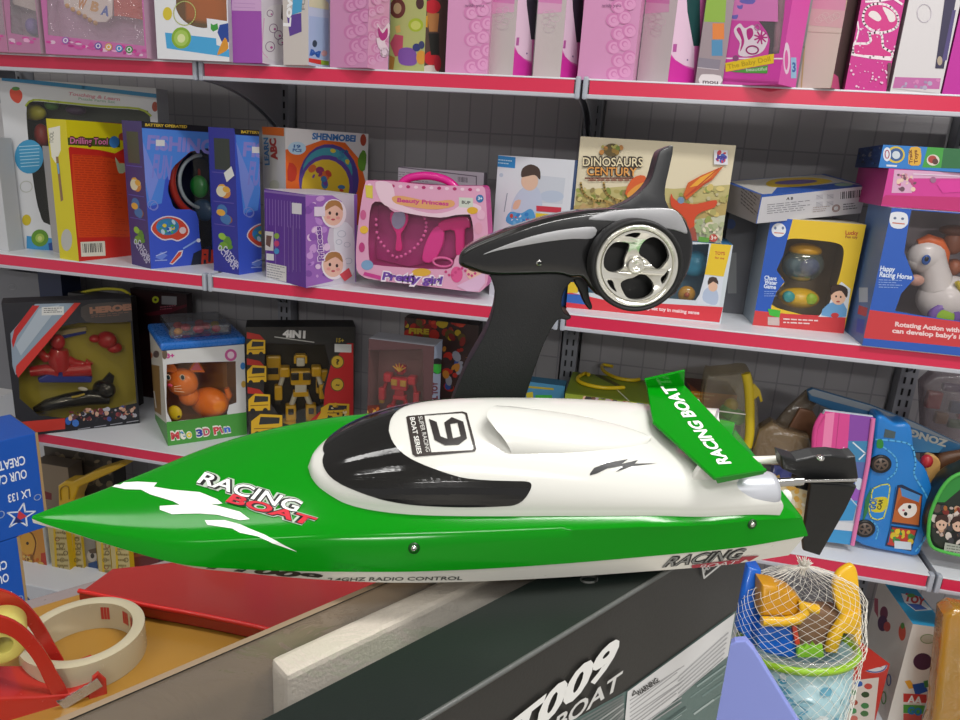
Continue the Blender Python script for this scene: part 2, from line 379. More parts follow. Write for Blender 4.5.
def board(k, z, label, st=False):
    x = X0+BAY*k
    t = thing('shelf_board', label, 'shelf', (x+BAY/2, SD/2, z), 'shelf boards of the toy shelving')
    b = MB(); b.box(V((x+.008, .004, z-.012)), V((BAY-.016, 0, 0)), V((0, SD-.012, 0)), V((0, 0, .012)), WHITE, .0015); b.build('board', t)
    b = MB(); b.box(V((x+.016, -.003, z-.031)), V((BAY-.032, 0, 0)), V((0, .006, 0)), V((0, 0, .029)), RED, .0008)
    if st: pass
    ps = b.build('price_strip', t)
    b = MB(); b.box(V((x+.012, -.006, z-.040)), V((BAY-.024, 0, 0)), V((0, .014, 0)), V((0, 0, .009)), LIP, .002)
    b.box(V((x+.012, -.004, z-.0035)), V((BAY-.024, 0, 0)), V((0, .010, 0)), V((0, 0, .0035)), WHITE, .001); b.build('edge_lip', t)
    for sx, xx in ((-1, x+.008), (1, x+BAY-.008)):
        b = MB(); n = 12; top = []; bot = []
        for i in range(n+1):
            y = .006+(SD-.012)*i/n; q = i/n; bot.append(V((xx, y, z-.040-.105*q**2.2))); top.append(V((xx, y, z-.012)))
        b.prism([p-V((.0015, 0, 0)) for p in top+bot[::-1]], V((.003, 0, 0)), GREY); b.build('bracket', t)
        b = MB(); b.cbox((xx, .001, z-.019), .011, .018, .046, CAPG, .004); b.build('end_cap', t)
for k, nm in enumerate(('left end bay', 'middle bay', 'right bay', 'far right bay')):
    k -= 1
    for z, n2 in ((ZT, 'top'), (ZM, 'second'), (ZL, 'third')):
        if k == 2 and z != ZL: continue
        board(k, z, '%s shelf board of the %s, white top with red price strip' % (n2, nm))
# lamps
def lamp(x, y, w, d, e, lab):
    t = thing('ceiling_lamp', lab, 'lamp', (x, y, 2.9), 'ceiling lamps'); b = MB(); b.cbox((x, y, 2.985), w+.04, d+.04, .03, 'EEEEEE', .004); b.build('housing', t)
    L = bpy.data.lights.new('lamp_light', 'AREA'); L.shape = 'RECTANGLE'; L.size = w; L.size_y = d; L.energy = e; L.color = (1, .985, .96)
    o = bpy.data.objects.new('lamp_light', L); COL.objects.link(o); o.location = (0, 0, .062); o.parent = t
for i, (x, y, w, d, e) in enumerate(((-1.3, -1.25, 1.2, .16, 6), (.7, -1.1, 1.2, .16, 34), (-1.0, -2.7, 1.2, .25, 13), (.9, -2.7, 1.2, .25, 26), (1.3, -6.0, 1.4, .6, 190))):  # the last, far down the aisle, is added to brighten the lower back panels
    lamp(x, y, w, d, e, 'white tube lamp on the ceiling over the aisle')
w = bpy.data.worlds.new('shop_air'); SC.world = w; w.use_nodes = True
w.node_tree.nodes['Background'].inputs[0].default_value = (1, .965, .94, 1); w.node_tree.nodes['Background'].inputs[1].default_value = .5
SC.view_settings.view_transform = 'Standard'; SC.view_settings.look = 'None'; SC.view_settings.gamma = 1; SC.view_settings.exposure = -.1
SC.view_settings.use_curve_mapping = False
# ------------------------------------------------------------------ the radio-controlled boat
def interp(x, pts):
    if x <= pts[0][0]: return pts[0][1]
    for (a, p), (c, q) in zip(pts, pts[1:]):
        if x <= c: t = (x-a)/(c-a); return p+(q-p)*t
    return pts[-1][1]
def smooth_i(x, pts):
    """smooth interpolation (Catmull-Rom in x)"""
    n = len(pts)
    if x <= pts[0][0]: return pts[0][1]
    if x >= pts[-1][0]: return pts[-1][1]
    for i in range(n-1):
        if pts[i][0] <= x <= pts[i+1][0]: break
    x0, y0 = pts[i]; x1, y1 = pts[i+1]; h = x1-x0
    def sl(j):
        if j == 0: return (pts[1][1]-pts[0][1])/(pts[1][0]-pts[0][0])
        if j == n-1: return (pts[-1][1]-pts[-2][1])/(pts[-1][0]-pts[-2][0])
        return (pts[j+1][1]-pts[j-1][1])/(pts[j+1][0]-pts[j-1][0])
    t = (x-x0)/h; return (2*t**3-3*t*t+1)*y0+(t**3-2*t*t+t)*h*sl(i)+(-2*t**3+3*t*t)*y1+(t**3-t*t)*h*sl(i+1)
BO = CAM+V((.0952, .4587, -.1949)); BX, BY, BZ = V((-.9221, -.3868, -.0061)).normalized(), V((.3703, -.8779, -.3035)).normalized(), V((.1121, -.2821, .9528)).normalized()
def B(s, y, z): return BO+BX*s+BY*y+BZ*z
def bpl(x, y, z=None, yy=None):
    P = onpl(x, y, BO+(BZ*z if z is not None else BY*yy), BZ if z is not None else BY); d = P-BO; return d.dot(BX), d.dot(BY), d.dot(BZ)
boat = thing('toy_speedboat', 'green and white radio controlled toy racing boat with black windscreen', 'toy boat', B(.2, .01, -.034))
HB = ((-.007, .0487), (0, .0497), (.04, .0548), (.1025, .0583), (.15, .0602), (.2, .0608), (.245, .0592), (.286, .0545), (.315, .0497), (.345, .0435), (.38, .027), (.405, .0145), (.423, .0055), (.4305, .0012))
HD = ((-.007, .0435), (0, .0445), (.03, .0475), (.06, .050), (.1, .052), (.2, .052), (.27, .0485), (.315, .043), (.345, .0365), (.38, .0225), (.405, .011), (.423, .004), (.4305, .0008))
ZBd = ((0, .003), (.245, .003), (.286, .001), (.315, -.001), (.345, -.0025), (.38, -.0065), (.41, -.0085), (.4305, -.0095))
ZDk = ((-.007, .0150), (0, .0160), (.03, .0190), (.06, .0195), (.1, .0225), (.2, .0225), (.27, .0195), (.315, .013), (.345, .0065), (.38, -.001), (.405, -.005), (.423, -.0075), (.4305, -.0088))
def sec(s):
    b, d, zb, zd = smooth_i(s, HB), smooth_i(s, HD), smooth_i(s, ZBd), smooth_i(s, ZDk)
    cr = .005*min(1, d/.05); f = min(1, b/.06)
    k = max(0, (s-.36)/.07); zc = (-.0165+.030*s)*(1-k)+(zb-.0015)*k; k2 = max(0, (s-.3)/.13); zk = -.0345*(1-k2**1.5)+(zb-.004)*k2**1.5
    return b, d, zb, zd, cr, zc, zk, f
NS = 90; SS = [-.007+.4375*(1-(1-i/NS)**1.35) for i in range(NS+1)]
dk = []; hl = []
def stern(s, y, w, rec=.036, s0=-.007):
    """the transom is notched: the middle ends further forward than the two tails"""
    return s+rec*max(0, 1-abs(y)/w)**.8*max(0, 1-(s-s0)/.11)
for s in SS:
    b, d, zb, zd, cr, zc, zk, f = sec(s)
    half = [(b+.0006*f, zb+.0004), (b-.0012*f, zb+.3*(zd-zb)), (d+(b-d)*.38, zb+.70*(zd-zb)), (d+.0012*f, zd-.0012*f), (d-.0016*f, zd+.0004*f), (d*.75, zd+cr*.35), (d*.5, zd+cr*.7), (d*.25, zd+cr*.92)]
    dk.append([B(stern(s, y, b), y, z) for y, z in half]+[B(stern(s, 0, b), 0, zd+cr)]+[B(stern(s, y, b), -y, z) for y, z in half[::-1]])
    h2 = [(b-.0006*f, zb+.0003), (b-.0008*f, zb-.0012*f), (b-.0018*f, zc*.5+zb*.5), (b-.003*f, zc), (b-.006*f, zc-.0015), (b*.4, (zc+zk)/2-.001)]
    hl.append([B(stern(s, y, b), y, z) for y, z in h2]+[B(stern(s, 0, b), 0, zk)]+[B(stern(s, y, b), -y, z) for y, z in h2[::-1]])
def loft(rows, m, cap=True, capm=None):
    mb = MB(); n = len(rows[0]); mb.mesh([p for r in rows for p in r], [(i*n+k, i*n+k+1, (i+1)*n+k+1, (i+1)*n+k) for i in range(len(rows)-1) for k in range(n-1)], m, True)
    if cap: P = rows[0]; mb.mesh(P, tessellate_polygon([P]), capm or m)
    return mb
GREEN = mat('04830C', .15, 0, .25, .04, var=.02); BWHT = mat('D8D8D2', .2, 0, .5, .4, var=.02); HWHT = mat('E6E4DA', .3, 0, .5, .1); BLK = mat('0B0B0C', .1, 0, .5, .4, var=.02); BLKM = mat('17181A', .42)
deck = sharp(loft(dk, GREEN).build('deck', boat), 40); hull = sharp(loft(hl, HWHT).build('hull', boat), 30)
# canopy
CH = ((.014, .0440), (.05, .0455), (.1, .0462), (.1477, .0448), (.2064, .0415), (.2386, .0372), (.2626, .0290), (.2759, .0178), (.2815, .0085), (.2835, .001))
CT = ((.014, .0375), (.06, .0425), (.10, .0470), (.14, .0510), (.18, .0535), (.21, .0530), (.235, .0490), (.255, .0420), (.27, .0345), (.2835, .0265))
cn = []; NC = 70
for i in range(NC+1):
    s = .014+.2695*(1-(1-i/NC)**1.5); h, t = smooth_i(s, CH), smooth_i(s, CT); zd = max(smooth_i(s, ZDk)-.0005, .0195 if s < .06 else 0); va = .62*max(0, 1-(s-.014)/.075)**1.3; row = []; e = .0042
    m = 30
    for j in range(m+1):
        a = PI*j/m; c = math.cos(a); q = abs(c); p = 2.3
        zz = (1-q**p)**(1/1.75) if q < 1 else 0
        row.append(B(stern(s, h*q**.82, h, .03, .014), h*(1 if c > 0 else -1)*q**.82, zd+e*min(1, h/.01)+(t-zd-e)*zz*(1-va*math.exp(-(q*h/.019)**2))))
    y0 = h+.0006; zlo = min(zd, smooth_i(s, ZDk))-.003; row = [B(s, y0, zlo)]+[B(s, y0, zd+e*.7)]+row+[B(s, -y0, zd+e*.7), B(s, -y0, zlo)]
    cn.append(row)
canopy = sharp(loft(cn, BWHT).build('canopy', boat), 50)
def bvh(o):
    off = V(o.parent.location) if o.parent else V(o.location)
    return BVHTree.FromPolygons([tuple(v.co+off) for v in o.data.vertices], [tuple(p.vertices) for p in o.data.polygons])
def drape(trees, loops, m, mb, off=.0003, me=5., tri=None):
    """lay a print (outline in photo positions) onto a curved surface"""
    b = bmesh.new()
    if tri: vs = [b.verts.new((x, y, 0)) for x, y in tri[0]]; fs = tri[1]
    else:
        flat = [p for l in loops for p in l]; vs = [b.verts.new((x, y, 0)) for x, y in flat]; fs = tessellate_polygon([[V((x, y, 0)) for x, y in l] for l in loops])
    for f in fs:
        try: b.faces.new([vs[i] for i in f])
        except ValueError: pass
    for it in range(7):
        bmesh.ops.triangulate(b, faces=[f for f in b.faces if len(f.verts) > 3])
        ed = [e for e in b.edges if e.calc_length() > me]
        if not ed: break
        bmesh.ops.subdivide_edges(b, edges=ed, cuts=1)
    bmesh.ops.triangulate(b, faces=[f for f in b.faces if len(f.verts) > 3])
    ok = {}
    b.verts.index_update(); V3 = []
    for v in b.verts:
        d = ray(v.co.x, v.co.y).normalized(); best = None
        for t in trees:
            h = t.ray_cast(CAM, d)
            if h[0] is not None and (best is None or h[3] < best[3]): best = h
        if best is None: ok[v.index] = False; V3.append(V()); continue
        n = best[1]; n = n if n.dot(d) < 0 else -n; ok[v.index] = True; V3.append(best[0]+n*off)
    fs = [[v.index for v in f.verts] for f in b.faces if all(ok[v.index] for v in f.verts)]; us = sorted({i for f in fs for i in f}); ix = {i: k for k, i in enumerate(us)}
    mb.mesh([V3[i] for i in us], [[ix[i] for i in f] for f in fs], m, True); b.free()
def dtext(trees, t, a, b, up, m, mb, off, bold=0., shear=0., me=6.):
    g, fs = glyphs(t, bold, shear); dx, dy = b[0]-a[0], b[1]-a[1]
    drape(trees, None, m, mb, off, me, ([(a[0]+dx*x+up[0]*y, a[1]+dy*x+up[1]*y) for x, y in g], fs))
tD, tC, tH = bvh(deck), bvh(canopy), bvh(hull)
# windscreen, near half traced, far half mirrored
q = MB()
ws = spline([(389, 420), (371, 426), (353, 434), (337, 441), (327, 450), (323, 460), (325, 469), (331, 477), (341, 484), (352, 489), (368, 495), (385, 500), (404, 503.5), (425, 505.5), (450, 506.6), (475, 506.8), (500, 506), (515, 504.5), (524, 499), (530, 490), (531, 484), (526, 481.5), (508, 481), (483, 480), (462, 477.5), (440, 471), (419, 463), (404, 454.5), (394, 444), (389, 432)], True, 3)
drape([tC], [ws], BLK, q, .0005, 4)
mv = []
for v in q.v:
    d = v-BO; mv.append(B(d.dot(BX), -d.dot(BY), d.dot(BZ)))
q.mesh(mv, [tuple(f) for f in q.f], BLK, True); wsh = q.build('windscreen', boat); 
# prints on deck, hull and canopy
def nb(n):
    global q
    q.build(n, boat); q = MB()
q = MB(); X = lambda l: [(x/4+100, y/4+455) for x, y in l]
drape([tD], [X([(50, 128), (75, 112), (150, 108), (230, 112), (215, 128), (290, 140), (400, 150), (470, 178), (490, 195), (470, 198), (440, 196), (560, 228), (600, 258), (560, 262), (470, 240), (400, 235), (340, 236), (290, 238), (240, 220), (240, 205), (320, 200), (290, 185), (200, 158), (165, 140), (100, 138)])], 'F2F2EE', q, .0003); nb('brush_stripe')
drape([tD], [X([(420, 262), (500, 262), (560, 278), (600, 296), (660, 320), (790, 387), (690, 352), (630, 326), (560, 312), (530, 295), (430, 280)])], 'F2F2EE', q, .0003); nb('brush_stripe')
for bold, c, o in ((.125, 'B4C2B2', .00045), (.07, '151515', .0006), (.015, 'F0F0EE', .0008)):
    dtext([tD], 'RACING', (197, 483), (300, 514), (3.5, -11.5), c, q, o, bold, .25)
for bold, c, o in ((.13, 'B4C2B2', .0005), (.08, '151515', .00065), (.03, 'C81E32', .0009)):
    dtext([tD], 'BOAT', (226, 502), (315, 528), (3, -8.5), c, q, o, bold, .2)
nb('boat_lettering')
q = MB()
dtext([tH], 'FT009', (206, 567.5), (321, 579.5), (2.5, -5.2), '2A2C2A', q, .0003, .05, .25); nb('hull_lettering'); dtext([tH], '2.4GHZ RADIO CONTROL', (327, 580.8), (462, 579.4), (1, -3.4), '4A4C48', q, .0003, .02); nb('hull_lettering')
for bold, c, o in ((.06, '1D1D1D', .0003), (.0, '8A8C88', .0005)): dtext([tH], 'RACING', (662, 566.5), (742, 557.5), (5, -9.5), c, q, o, bold, .3)
drape([tH], [[(690, 569), (745, 562.6), (759, 554.9), (742, 556), (739, 558.5), (692, 564.2)]], 'A8283A', q, .0006); dtext([tH], 'BOAT', (697, 567.6), (737, 562.3), (2, -3.6), 'D8C8C8', q, .0008, 0, .2)
q.v and nb('side_lettering')
q = MB(); X = lambda l: [(x/9.6+395, y/9.6+400) for x, y in l]
drape([tC], [X([(108, 170), (125, 158), (650, 114), (690, 128), (782, 470), (765, 498), (200, 548), (168, 525)]), X([(282, 152), (640, 128), (672, 140), (755, 470), (740, 484), (350, 505), (335, 440)])], '2B2320', q, .0004, 3)
drape([tC], [X([(325, 185), (400, 215), (437, 352), (505, 378), (472, 220), (545, 170), (655, 212), (692, 372), (612, 432), (480, 438), (380, 388)]), X([(530, 235), (600, 222), (630, 352), (556, 372)])], '201A1A', q, .0004, 3)
K = lambda x, y: (x/9.6+395, y/9.6+400)
dtext([tC], 'SUPER RACING', K(222, 168), K(300, 505), (4.2, -.6), 'BDBDB8', q, .0007, .01, 0, 3); dtext([tC], 'BOAT SERIES', K(145, 178), K(215, 525), (4.6, -.6), 'D9D9D4', q, .0007, .02, 0, 3); nb('number_plate')
K = lambda l: [(x/3.69+480, y/3.69+330) for x, y in l]
drape([tC], [K([(405, 530), (420, 510), (470, 490), (545, 478), (522, 495), (582, 481), (570, 494), (655, 492), (560, 503), (500, 525), (530, 501), (470, 511), (430, 530), (405, 537)])], '1E1E20', q, .0004, 4)
nb('scribble_mark')
# air scoop on the canopy
s0 = bpl(490, 431, z=.059)
q = MB(); rows = []
def czz(s, y):
    h, t, zd = smooth_i(s, CH), smooth_i(s, CT), smooth_i(s, ZDk)+.0037; return zd+(t-zd)*(1-min(1, abs(y)/h)**(2.3/.82))**(1/1.75)
for i in range(25):
    u = i/24; s = .187-.10*u; hw = .0175*(1-u**2.2)**.6+.0005; ht = .0025+.0085*(1-u)**1.2
    row = []
    for j in range(17):
        a = PI*j/16; y = .006+hw*math.cos(a); zb = czz(s, y)-.0025
        row.append(B(s-.012*abs(math.cos(a))**1.6*(1-u), y, zb+(ht*math.sin(a)**.75 if 0 < j < 16 else 0)))
    rows.append(row)
sc = sharp(loft(rows, BWHT, True, mat('A6A6A0', .5)).build('air_scoop', boat), 50)  # flat grey cap paints the shade inside the scoop's opening
# wing
q = MB(); zw = .048
W0 = [bpl(x, y, z=zw)[:2] for x, y in ((647, 385), (653, 421), (715, 478), (767, 470), (751, 454), (684, 384))]
q.prism([B(s, y, zw) for s, y in W0], BZ*-.0022, GREEN, .0006, False, 2)
a, c = W0[0], W0[5]; f1 = bpl(644, 378, yy=a[1]); f2 = bpl(684, 369, yy=c[1])
q.prism([B(a[0], a[1], zw-.002), B(c[0], c[1], zw-.002), B(f2[0], c[1], f2[2]), B(f1[0], a[1], f1[2])], BY*.002, GREEN, .0005)
a, c = W0[2], W0[3]; q.prism([B(a[0], a[1], zw), B(c[0], c[1], zw), B(c[0]+.001, c[1], zw-.0035), B(a[0]-.003, a[1], zw-.0045)], BY*-.002, mat('087A10', .2, 0, .5, .4), .0004)
wing = q.build('rear_wing', boat)
q = MB()
tw = BVHTree.FromPolygons([tuple(B(s, y, zw)) for s, y in W0], [tuple(range(6))])
dtext([tw], 'RACING BOAT', (731, 464), (672, 385), (-11.5, 2), 'F0F2EC', q, .0004, .035, .15, 8); q.build('wing_print', wing)
for y in (-.03, .03):
    q = MB(); q.prism([B(.040, y, .028), B(.072, y, .030), B(.068, y, zw-.002), B(.042, y, zw-.002)], BY*.004, BWHT, .0008); q.build('wing_strut', boat)
# fittings
def screw(px, py, tr):
    d = ray(px, py).normalized(); h = tr.ray_cast(CAM, d); n = h[1] if h[1].dot(d) < 0 else -h[1]
    q = MB(); q.lathe(h[0]-n*.001, n, [(.0030, .0008), (.0030, .0014), (.0022, .0018)], mat('0C3A10', .4), 16); q.lathe(h[0], n, [(.0017, .0008), (.0012, .0016), (.0002, .0018)], mat('C9C9C4', .2, 1), 12); q.build('screw', boat)
screw(414, 548, tD); screw(752, 524, tD)
SIL = mat('C7CACF', .22, 1.); STEEL = mat('D9D9D6', .18, 1.)
q = MB(); c0 = B(.026, .0320, .0245); q.lathe(c0+BX*.020, -BX, [(.010, 0), (.0112, .012), (.0116, .026), (.0112, .0295), (.0085, .0295), (.008, .012)], mat('C9CCD4', .3, .35), 28); q.build('exhaust_tube', boat)
R1 = bpl(747, 461, yy=-.012); R2 = bpl(787, 459, yy=-.012); q = MB(); q.tube([B(*R1)+BX*.035, B(*R2)], .0026, HWHT, 12); q.build('upper_push_rod', boat)
R1 = bpl(776, 484, yy=.006); R2 = bpl(802, 481, yy=.006); R3 = bpl(856, 480, yy=.006); q = MB(); q.tube([B(*R1)+BX*.035, B(*R2)], .0028, STEEL, 12); q.tube([B(*R2), B(*R3)], .0011, STEEL, 8); q.build('lower_push_rod', boat)
q = MB(); bp = lambda x, y, yy=0.: B(*bpl(x, y, yy=yy))
q.prism([bp(x, y) for x, y in ((781, 456), (797, 461), (815, 457), (833, 456), (848, 458), (856, 457), (859, 478), (850, 490), (812, 493), (797, 489), (800, 478), (783, 470))], BY*-.010, BLKM, .0015)
br = q.build('rudder_bracket', boat)
q = MB(); q.prism([bp(x, y, .007) for x, y in ((811, 484), (857, 487), (846, 510), (820, 556), (804, 551), (803, 540))], BY*-.0035, mat('121314', .45), .001); q.build('rudder', boat)
q = MB(); q.lathe(bp(820, 458.5, .010), BZ, [(.0024, 0), (.0024, .0015), (.001, .002)], STEEL, 12); q.build('pivot_screw', br)
q = MB(); q.ball(bp(784, 499, .020), .0045, .0045, .007, mat('E4E4DE', .25), BX, BY, BZ); q.tube([bp(776, 488, .02), bp(786, 510, .022)], .0022, mat('E4E4DE', .25), 10); q.build('drive_coupling', boat)
# ------------------------------------------------------------------ pistol-grip transmitter
TX0 = G(-.005, .500, -.25); TN = (-GF*math.cos(.05)+UP*math.sin(.05)).normalized()
rem = thing('remote_control', 'black pistol grip remote control with steering wheel standing behind the boat', 'remote control', TX0)
def tp(x, y, d=0.): return onpl(x, y, TX0+TN*.022, TN)+TN*d
def plate(pts, t, d, m, bev, name, par=rem, sm=True, k=3, seg=4):
    q = MB(); P = spline(pts, True, k) if k else pts; q.prism([tp(x, y, d) for x, y in P], -TN*t, m, bev, False, seg); o = q.build(name, par); return sharp(o, 30) if sm else o
GLOSS = mat('101012', .14, 0, .5, .5, var=.02); RUB = mat('19191B', .5, 0, .4, 0, .15, 900)
K = lambda l: [(x/2.483+440, y/2.483+130) for x, y in l]
plate(K([(46, 322), (52, 305), (80, 285), (150, 256), (230, 228), (300, 210), (370, 199), (440, 195), (520, 195), (580, 199), (612, 226), (630, 275), (625, 330), (606, 376), (570, 420), (480, 425), (400, 415), (372, 392), (352, 368), (325, 368), (290, 360), (200, 362), (125, 362), (75, 348), (50, 338)]), .044, 0, GLOSS, .009, 'head', k=3)
gr = plate(K([(112, 340), (200, 330), (300, 345), (352, 362), (330, 376), (308, 405), (303, 440), (312, 458), (327, 466), (318, 474), (298, 472), (285, 485), (265, 520), (245, 570), (215, 660), (190, 740), (160, 860), (-10, 860), (0, 770), (25, 690), (62, 598), (95, 540), (118, 495), (132, 450), (136, 405), (126, 368)]), .038, -.003, RUB, .011, 'grip', k=3)
plate([(440, 466), (516, 466), (522, 480), (520, 500), (430, 500), (430, 480)], .060, .008, BLKM, .008, 'base', k=0)
plate(K([(340, 366), (372, 378), (376, 402), (380, 428), (387, 450), (378, 455), (364, 434), (354, 408), (340, 384)]), .012, -.016, BLKM, .003, 'trigger', k=3)
plate(K([(430, 196), (470, 180), (500, 160), (522, 138), (536, 115), (546, 80), (556, 50), (572, 40), (591, 37), (584, 80), (576, 115), (570, 145), (571, 175), (582, 200), (570, 206), (440, 204)]), .018, -.012, mat('2A2B2E', .35, 0, .5, .1), .004, 'antenna_fin', k=2)
SLV = mat('A9A9AC', .32, .25, .5, .3)
K2 = lambda l: [(x/3.27+460, y/3.27+120) for x, y in l]
plate(K2([(420, 326), (455, 305), (520, 294), (600, 289), (680, 289), (712, 302), (733, 335), (742, 372), (700, 360), (600, 344), (500, 332)]), .046, .0012, SLV, .003, 'upper_trim', k=3)
plate(K2([(76, 440), (110, 424), (180, 398), (250, 376), (340, 358), (440, 350), (432, 386), (370, 388), (300, 395), (220, 408), (120, 427)]), .003, .0016, SLV, .001, 'side_trim', k=3)
q = MB(); q.lathe(tp(539, 263, -.003), TN, [(.0022, 0), (.0022, .004), (.0012, .0045)], STEEL, 12); q.build('grip_screw', rem)
# steering wheel
wc = onpl(634, 264.5, TX0+TN*.036, TN); ws_ = (wc-CAM).dot(CF)/FPX; RT = 45.5*ws_
ux = GR.copy(); uy = TN.cross(ux).normalized(); uy = uy if uy.z > 0 else -uy
wheel = MB(); wheel.lathe(wc, TN, [(RT*.88, .009), (RT*.93, .0125), (RT*.985, .011), (RT, .006), (RT, -.008), (RT*.97, -.012), (RT*.88, -.012), (RT*.86, 0), (RT*.88, .009)], mat('1B1B1C', .55, 0, .4), 64)
wheel.lathe(wc, TN, [(RT*.87, -.011), (.001, -.011)], mat('060606', .5), 48); wheel.lathe(wc, TN, [(RT*.35, -.03), (RT*.35, -.011)], BLKM, 24)
wh = wheel.build('steering_wheel', rem)
CHR = mat('F0EEE4', .10, .72, var=.03)
q = MB(); q.lathe(wc, TN, [(RT*.74, .004), (RT*.77, .009), (RT*.82, .0112), (RT*.87, .0115), (RT*.895, .009), (RT*.9, .003)], CHR, 64); q.build('chrome_rim', wh)
def pol(r, a): return (r*math.cos(math.radians(a)), r*math.sin(math.radians(a)))
holes = []
for k in range(3):
    o = 120*k
    holes.append(spline([pol(r, a+o) for r, a in ((.26, 78), (.52, 80), (.70, 66), (.74, 44), (.72, 22), (.62, 8), (.50, -6), (.36, 2), (.27, 30))], True, 3))
    holes.append(spline([pol(r, a+o) for r, a in ((.70, -2), (.715, -16), (.70, -30), (.60, -24), (.64, -12))], True, 3))
sp = lambda x, y: wc+ux*(x*RT)+uy*(y*RT)
b = bmesh.new(); out = ell(0, 0, .76, n=60); loops = [out]+holes; tr = tessellate_polygon([[V((x, y, 0)) for x, y in l] for l in loops]); flat = [p for l in loops for p in l]
vs = [b.verts.new(sp(x, y)+TN*(.0075-.004*math.cos(min(1, math.hypot(x, y)/.76)*PI)-.002)) for x, y in flat]
for t in tr:
    try: b.faces.new([vs[i] for i in t])
    except ValueError: pass
bmesh.ops.subdivide_edges(b, edges=[e for e in b.edges if e.calc_length() > .012], cuts=1)
bmesh.ops.recalc_face_normals(b, faces=b.faces)
r = bmesh.ops.extrude_face_region(b, geom=list(b.faces)); bmesh.ops.translate(b, verts=[g for g in r['geom'] if isinstance(g, bmesh.types.BMVert)], vec=-TN*.005); bmesh.ops.recalc_face_normals(b, faces=b.faces)
q = MB(); q.bm(b, CHR, False); sharp(q.build('chrome_spokes', wh), 40)
q = MB(); q.lathe(wc, TN, [(RT*.20, .004), (RT*.17, .0085), (RT*.10, .0095), (RT*.09, .0075), (.0002, .0075)], CHR, 24); q.build('hub_cap', wh)
# ------------------------------------------------------------------ the boat's own package, lying under it
ZP = CAM.z-.229; ZC = ZP-.19
A_, B_ = onz(422, 720, ZP), onz(659, 575, ZP)
PU = (B_-A_).normalized(); PN = V((PU.y, -PU.x, 0)); PD = -PN           # along the edge, towards the viewer, away
lo, hi = 0., 1.
for i in range(50):
    t = (lo+hi)/2
    if topx(A_+PU*t)[0] < 754: lo = t
    else: hi = t
PE = A_+PU*lo; PL = .52; PO = PE-PU*PL
dm = (onz(300, 700-.0, ZP)-A_).dot(PD)
d1 = ((onz(270, 715, ZP)-A_).dot(PD)+(onz(545, 575, ZP)-A_).dot(PD))/2; d2 = ((onz(60, 720, ZP)-A_).dot(PD)+(onz(330, 600, ZP)-A_).dot(PD))/2
pk = thing('boat_package', 'black window carton of the racing boat lying under the green boat', 'package', V((PO+PE)/2+PD*d2/2)-UP*.19)
BK, MG = mat('2A2927', .38, 0, .5, 0, .06, 700), mat('111A17', .4, 0, .5, 0, .06, 900); KR = mat('8B7760', .7)
b = MB(); U_, H_ = PU*PL, UP*-.19
b.face([PO, PE, PE+H_, PO+H_], BK); b.face([PE, PE+PD*d2, PE+PD*d2+H_, PE+H_], BK); b.face([PO, PO+PD*d2, PO+PD*d2+H_, PO+H_], BK); b.face([PO+PD*d2, PE+PD*d2, PE+PD*d2+H_, PO+PD*d2+H_], BK)
b.face([PO+H_, PE+H_, PE+PD*d2+H_, PO+PD*d2+H_], BK)
b.face([PO, PE, PE+PD*d1, PO+PD*d1], MG); b.face([PE-PU*.012+PD*d1, PE+PD*d1, PE+PD*d2, PE-PU*.012+PD*d2], MG)
b.face([PO+PD*(d2-.0035), PE+PD*(d2-.0035), PE+PD*d2, PO+PD*d2], KR)
i = .002
for a, c, m in ((PO+PD*(d2-i), PE+PD*(d2-i), KR), (PO+PD*i, PE+PD*i, KR)): b.face([a-UP*i, c-UP*i, c+H_, a+H_], m)
b.face([PO+H_+UP*i, PE+H_+UP*i, PE+PD*d2+H_+UP*i, PO+PD*d2+H_+UP*i], mat('70665A', .7))
b.tube([PO-UP*.0008, PE-UP*.0008], .0013, mat('5A5C5A', .35), 8)
fa = Art(b, lambda x, y: onpl(x, y, PE, PN), PN, [topx(p) for p in (PE-PU*(PL-.17), PE, PE+H_, PE-PU*(PL-.17)+H_)])
K = lambda l: [(x/4.8+560, y/4.8+610) for x, y in l]
fa.poly(K([(-300, 640), (60, 530), (320, 386), (834, 8), (850, 0), (805, 240), (770, 540), (-300, 640)]), mat('5E7470', .4))
R = random.Random(3)
for k in range(26):
    x = R.uniform(-50, 760); y = 560-(x-60)*.5+R.uniform(20, 230); L = R.uniform(80, 220)
    if y > 232+(800-x)*.72: fa.line(K([(x, y), (min(790, x+L), y-min(L, 790-x)*.72)]), R.uniform(.5, 2.2), R.choice(('8FA3A0', '7C918D', '4B605D', 'A9B8B5', '6F8683')))
for k in range(9): fa.line(K([(60+k*18, 545+k*10), (300, 410+k*12)]), 1.6, R.choice(('8E9290', '777C7A', 'A3A7A5')))
fa.poly(K([(318, 388), (834, 12), (800, 218), (425, 528), (330, 590), (300, 590)]), 'DADADA')
for k in range(10):
    y0 = 430+k*19; fa.line(K([(330, y0), (330+R.uniform(220, 260), y0-R.uniform(160, 180))]), 1.0, 'A6A6A8')
for k in range(6): fa.line(K([(560, 318+k*19), (800-k*5, 105+k*24)]), 1.0, 'ABABAD')
fa.text('WARNING:', K([(365, 408)])[0], K([(470, 335)])[0], 5, '2A2A2A', .03)
fa.line(K([(338, 405), (346, 380), (358, 392)]), .8, '2A2A2A', True)
fa.text('FT009', (478, 770), (613, 664), 1, 'E9E9E6', .045, .12, (6, -30)); fa.text('BOAT', (551, 732), (617, 686), 1, 'D2D2CF', .02, 0, (4, -17))
fa.line([(698, 552), (718, 564), (702, 577)], 1.6, 'E2E2E0', True); fa.text('MA', (702, 572), (712, 564), 4, 'CFCFCD', .02)
ta = Art(b, lambda x, y: onz(x, y, ZP), UP); ta.ring(589, 579.5, 8, 3.2, 2, 'C9C9C6')
b.build('carton', pk)
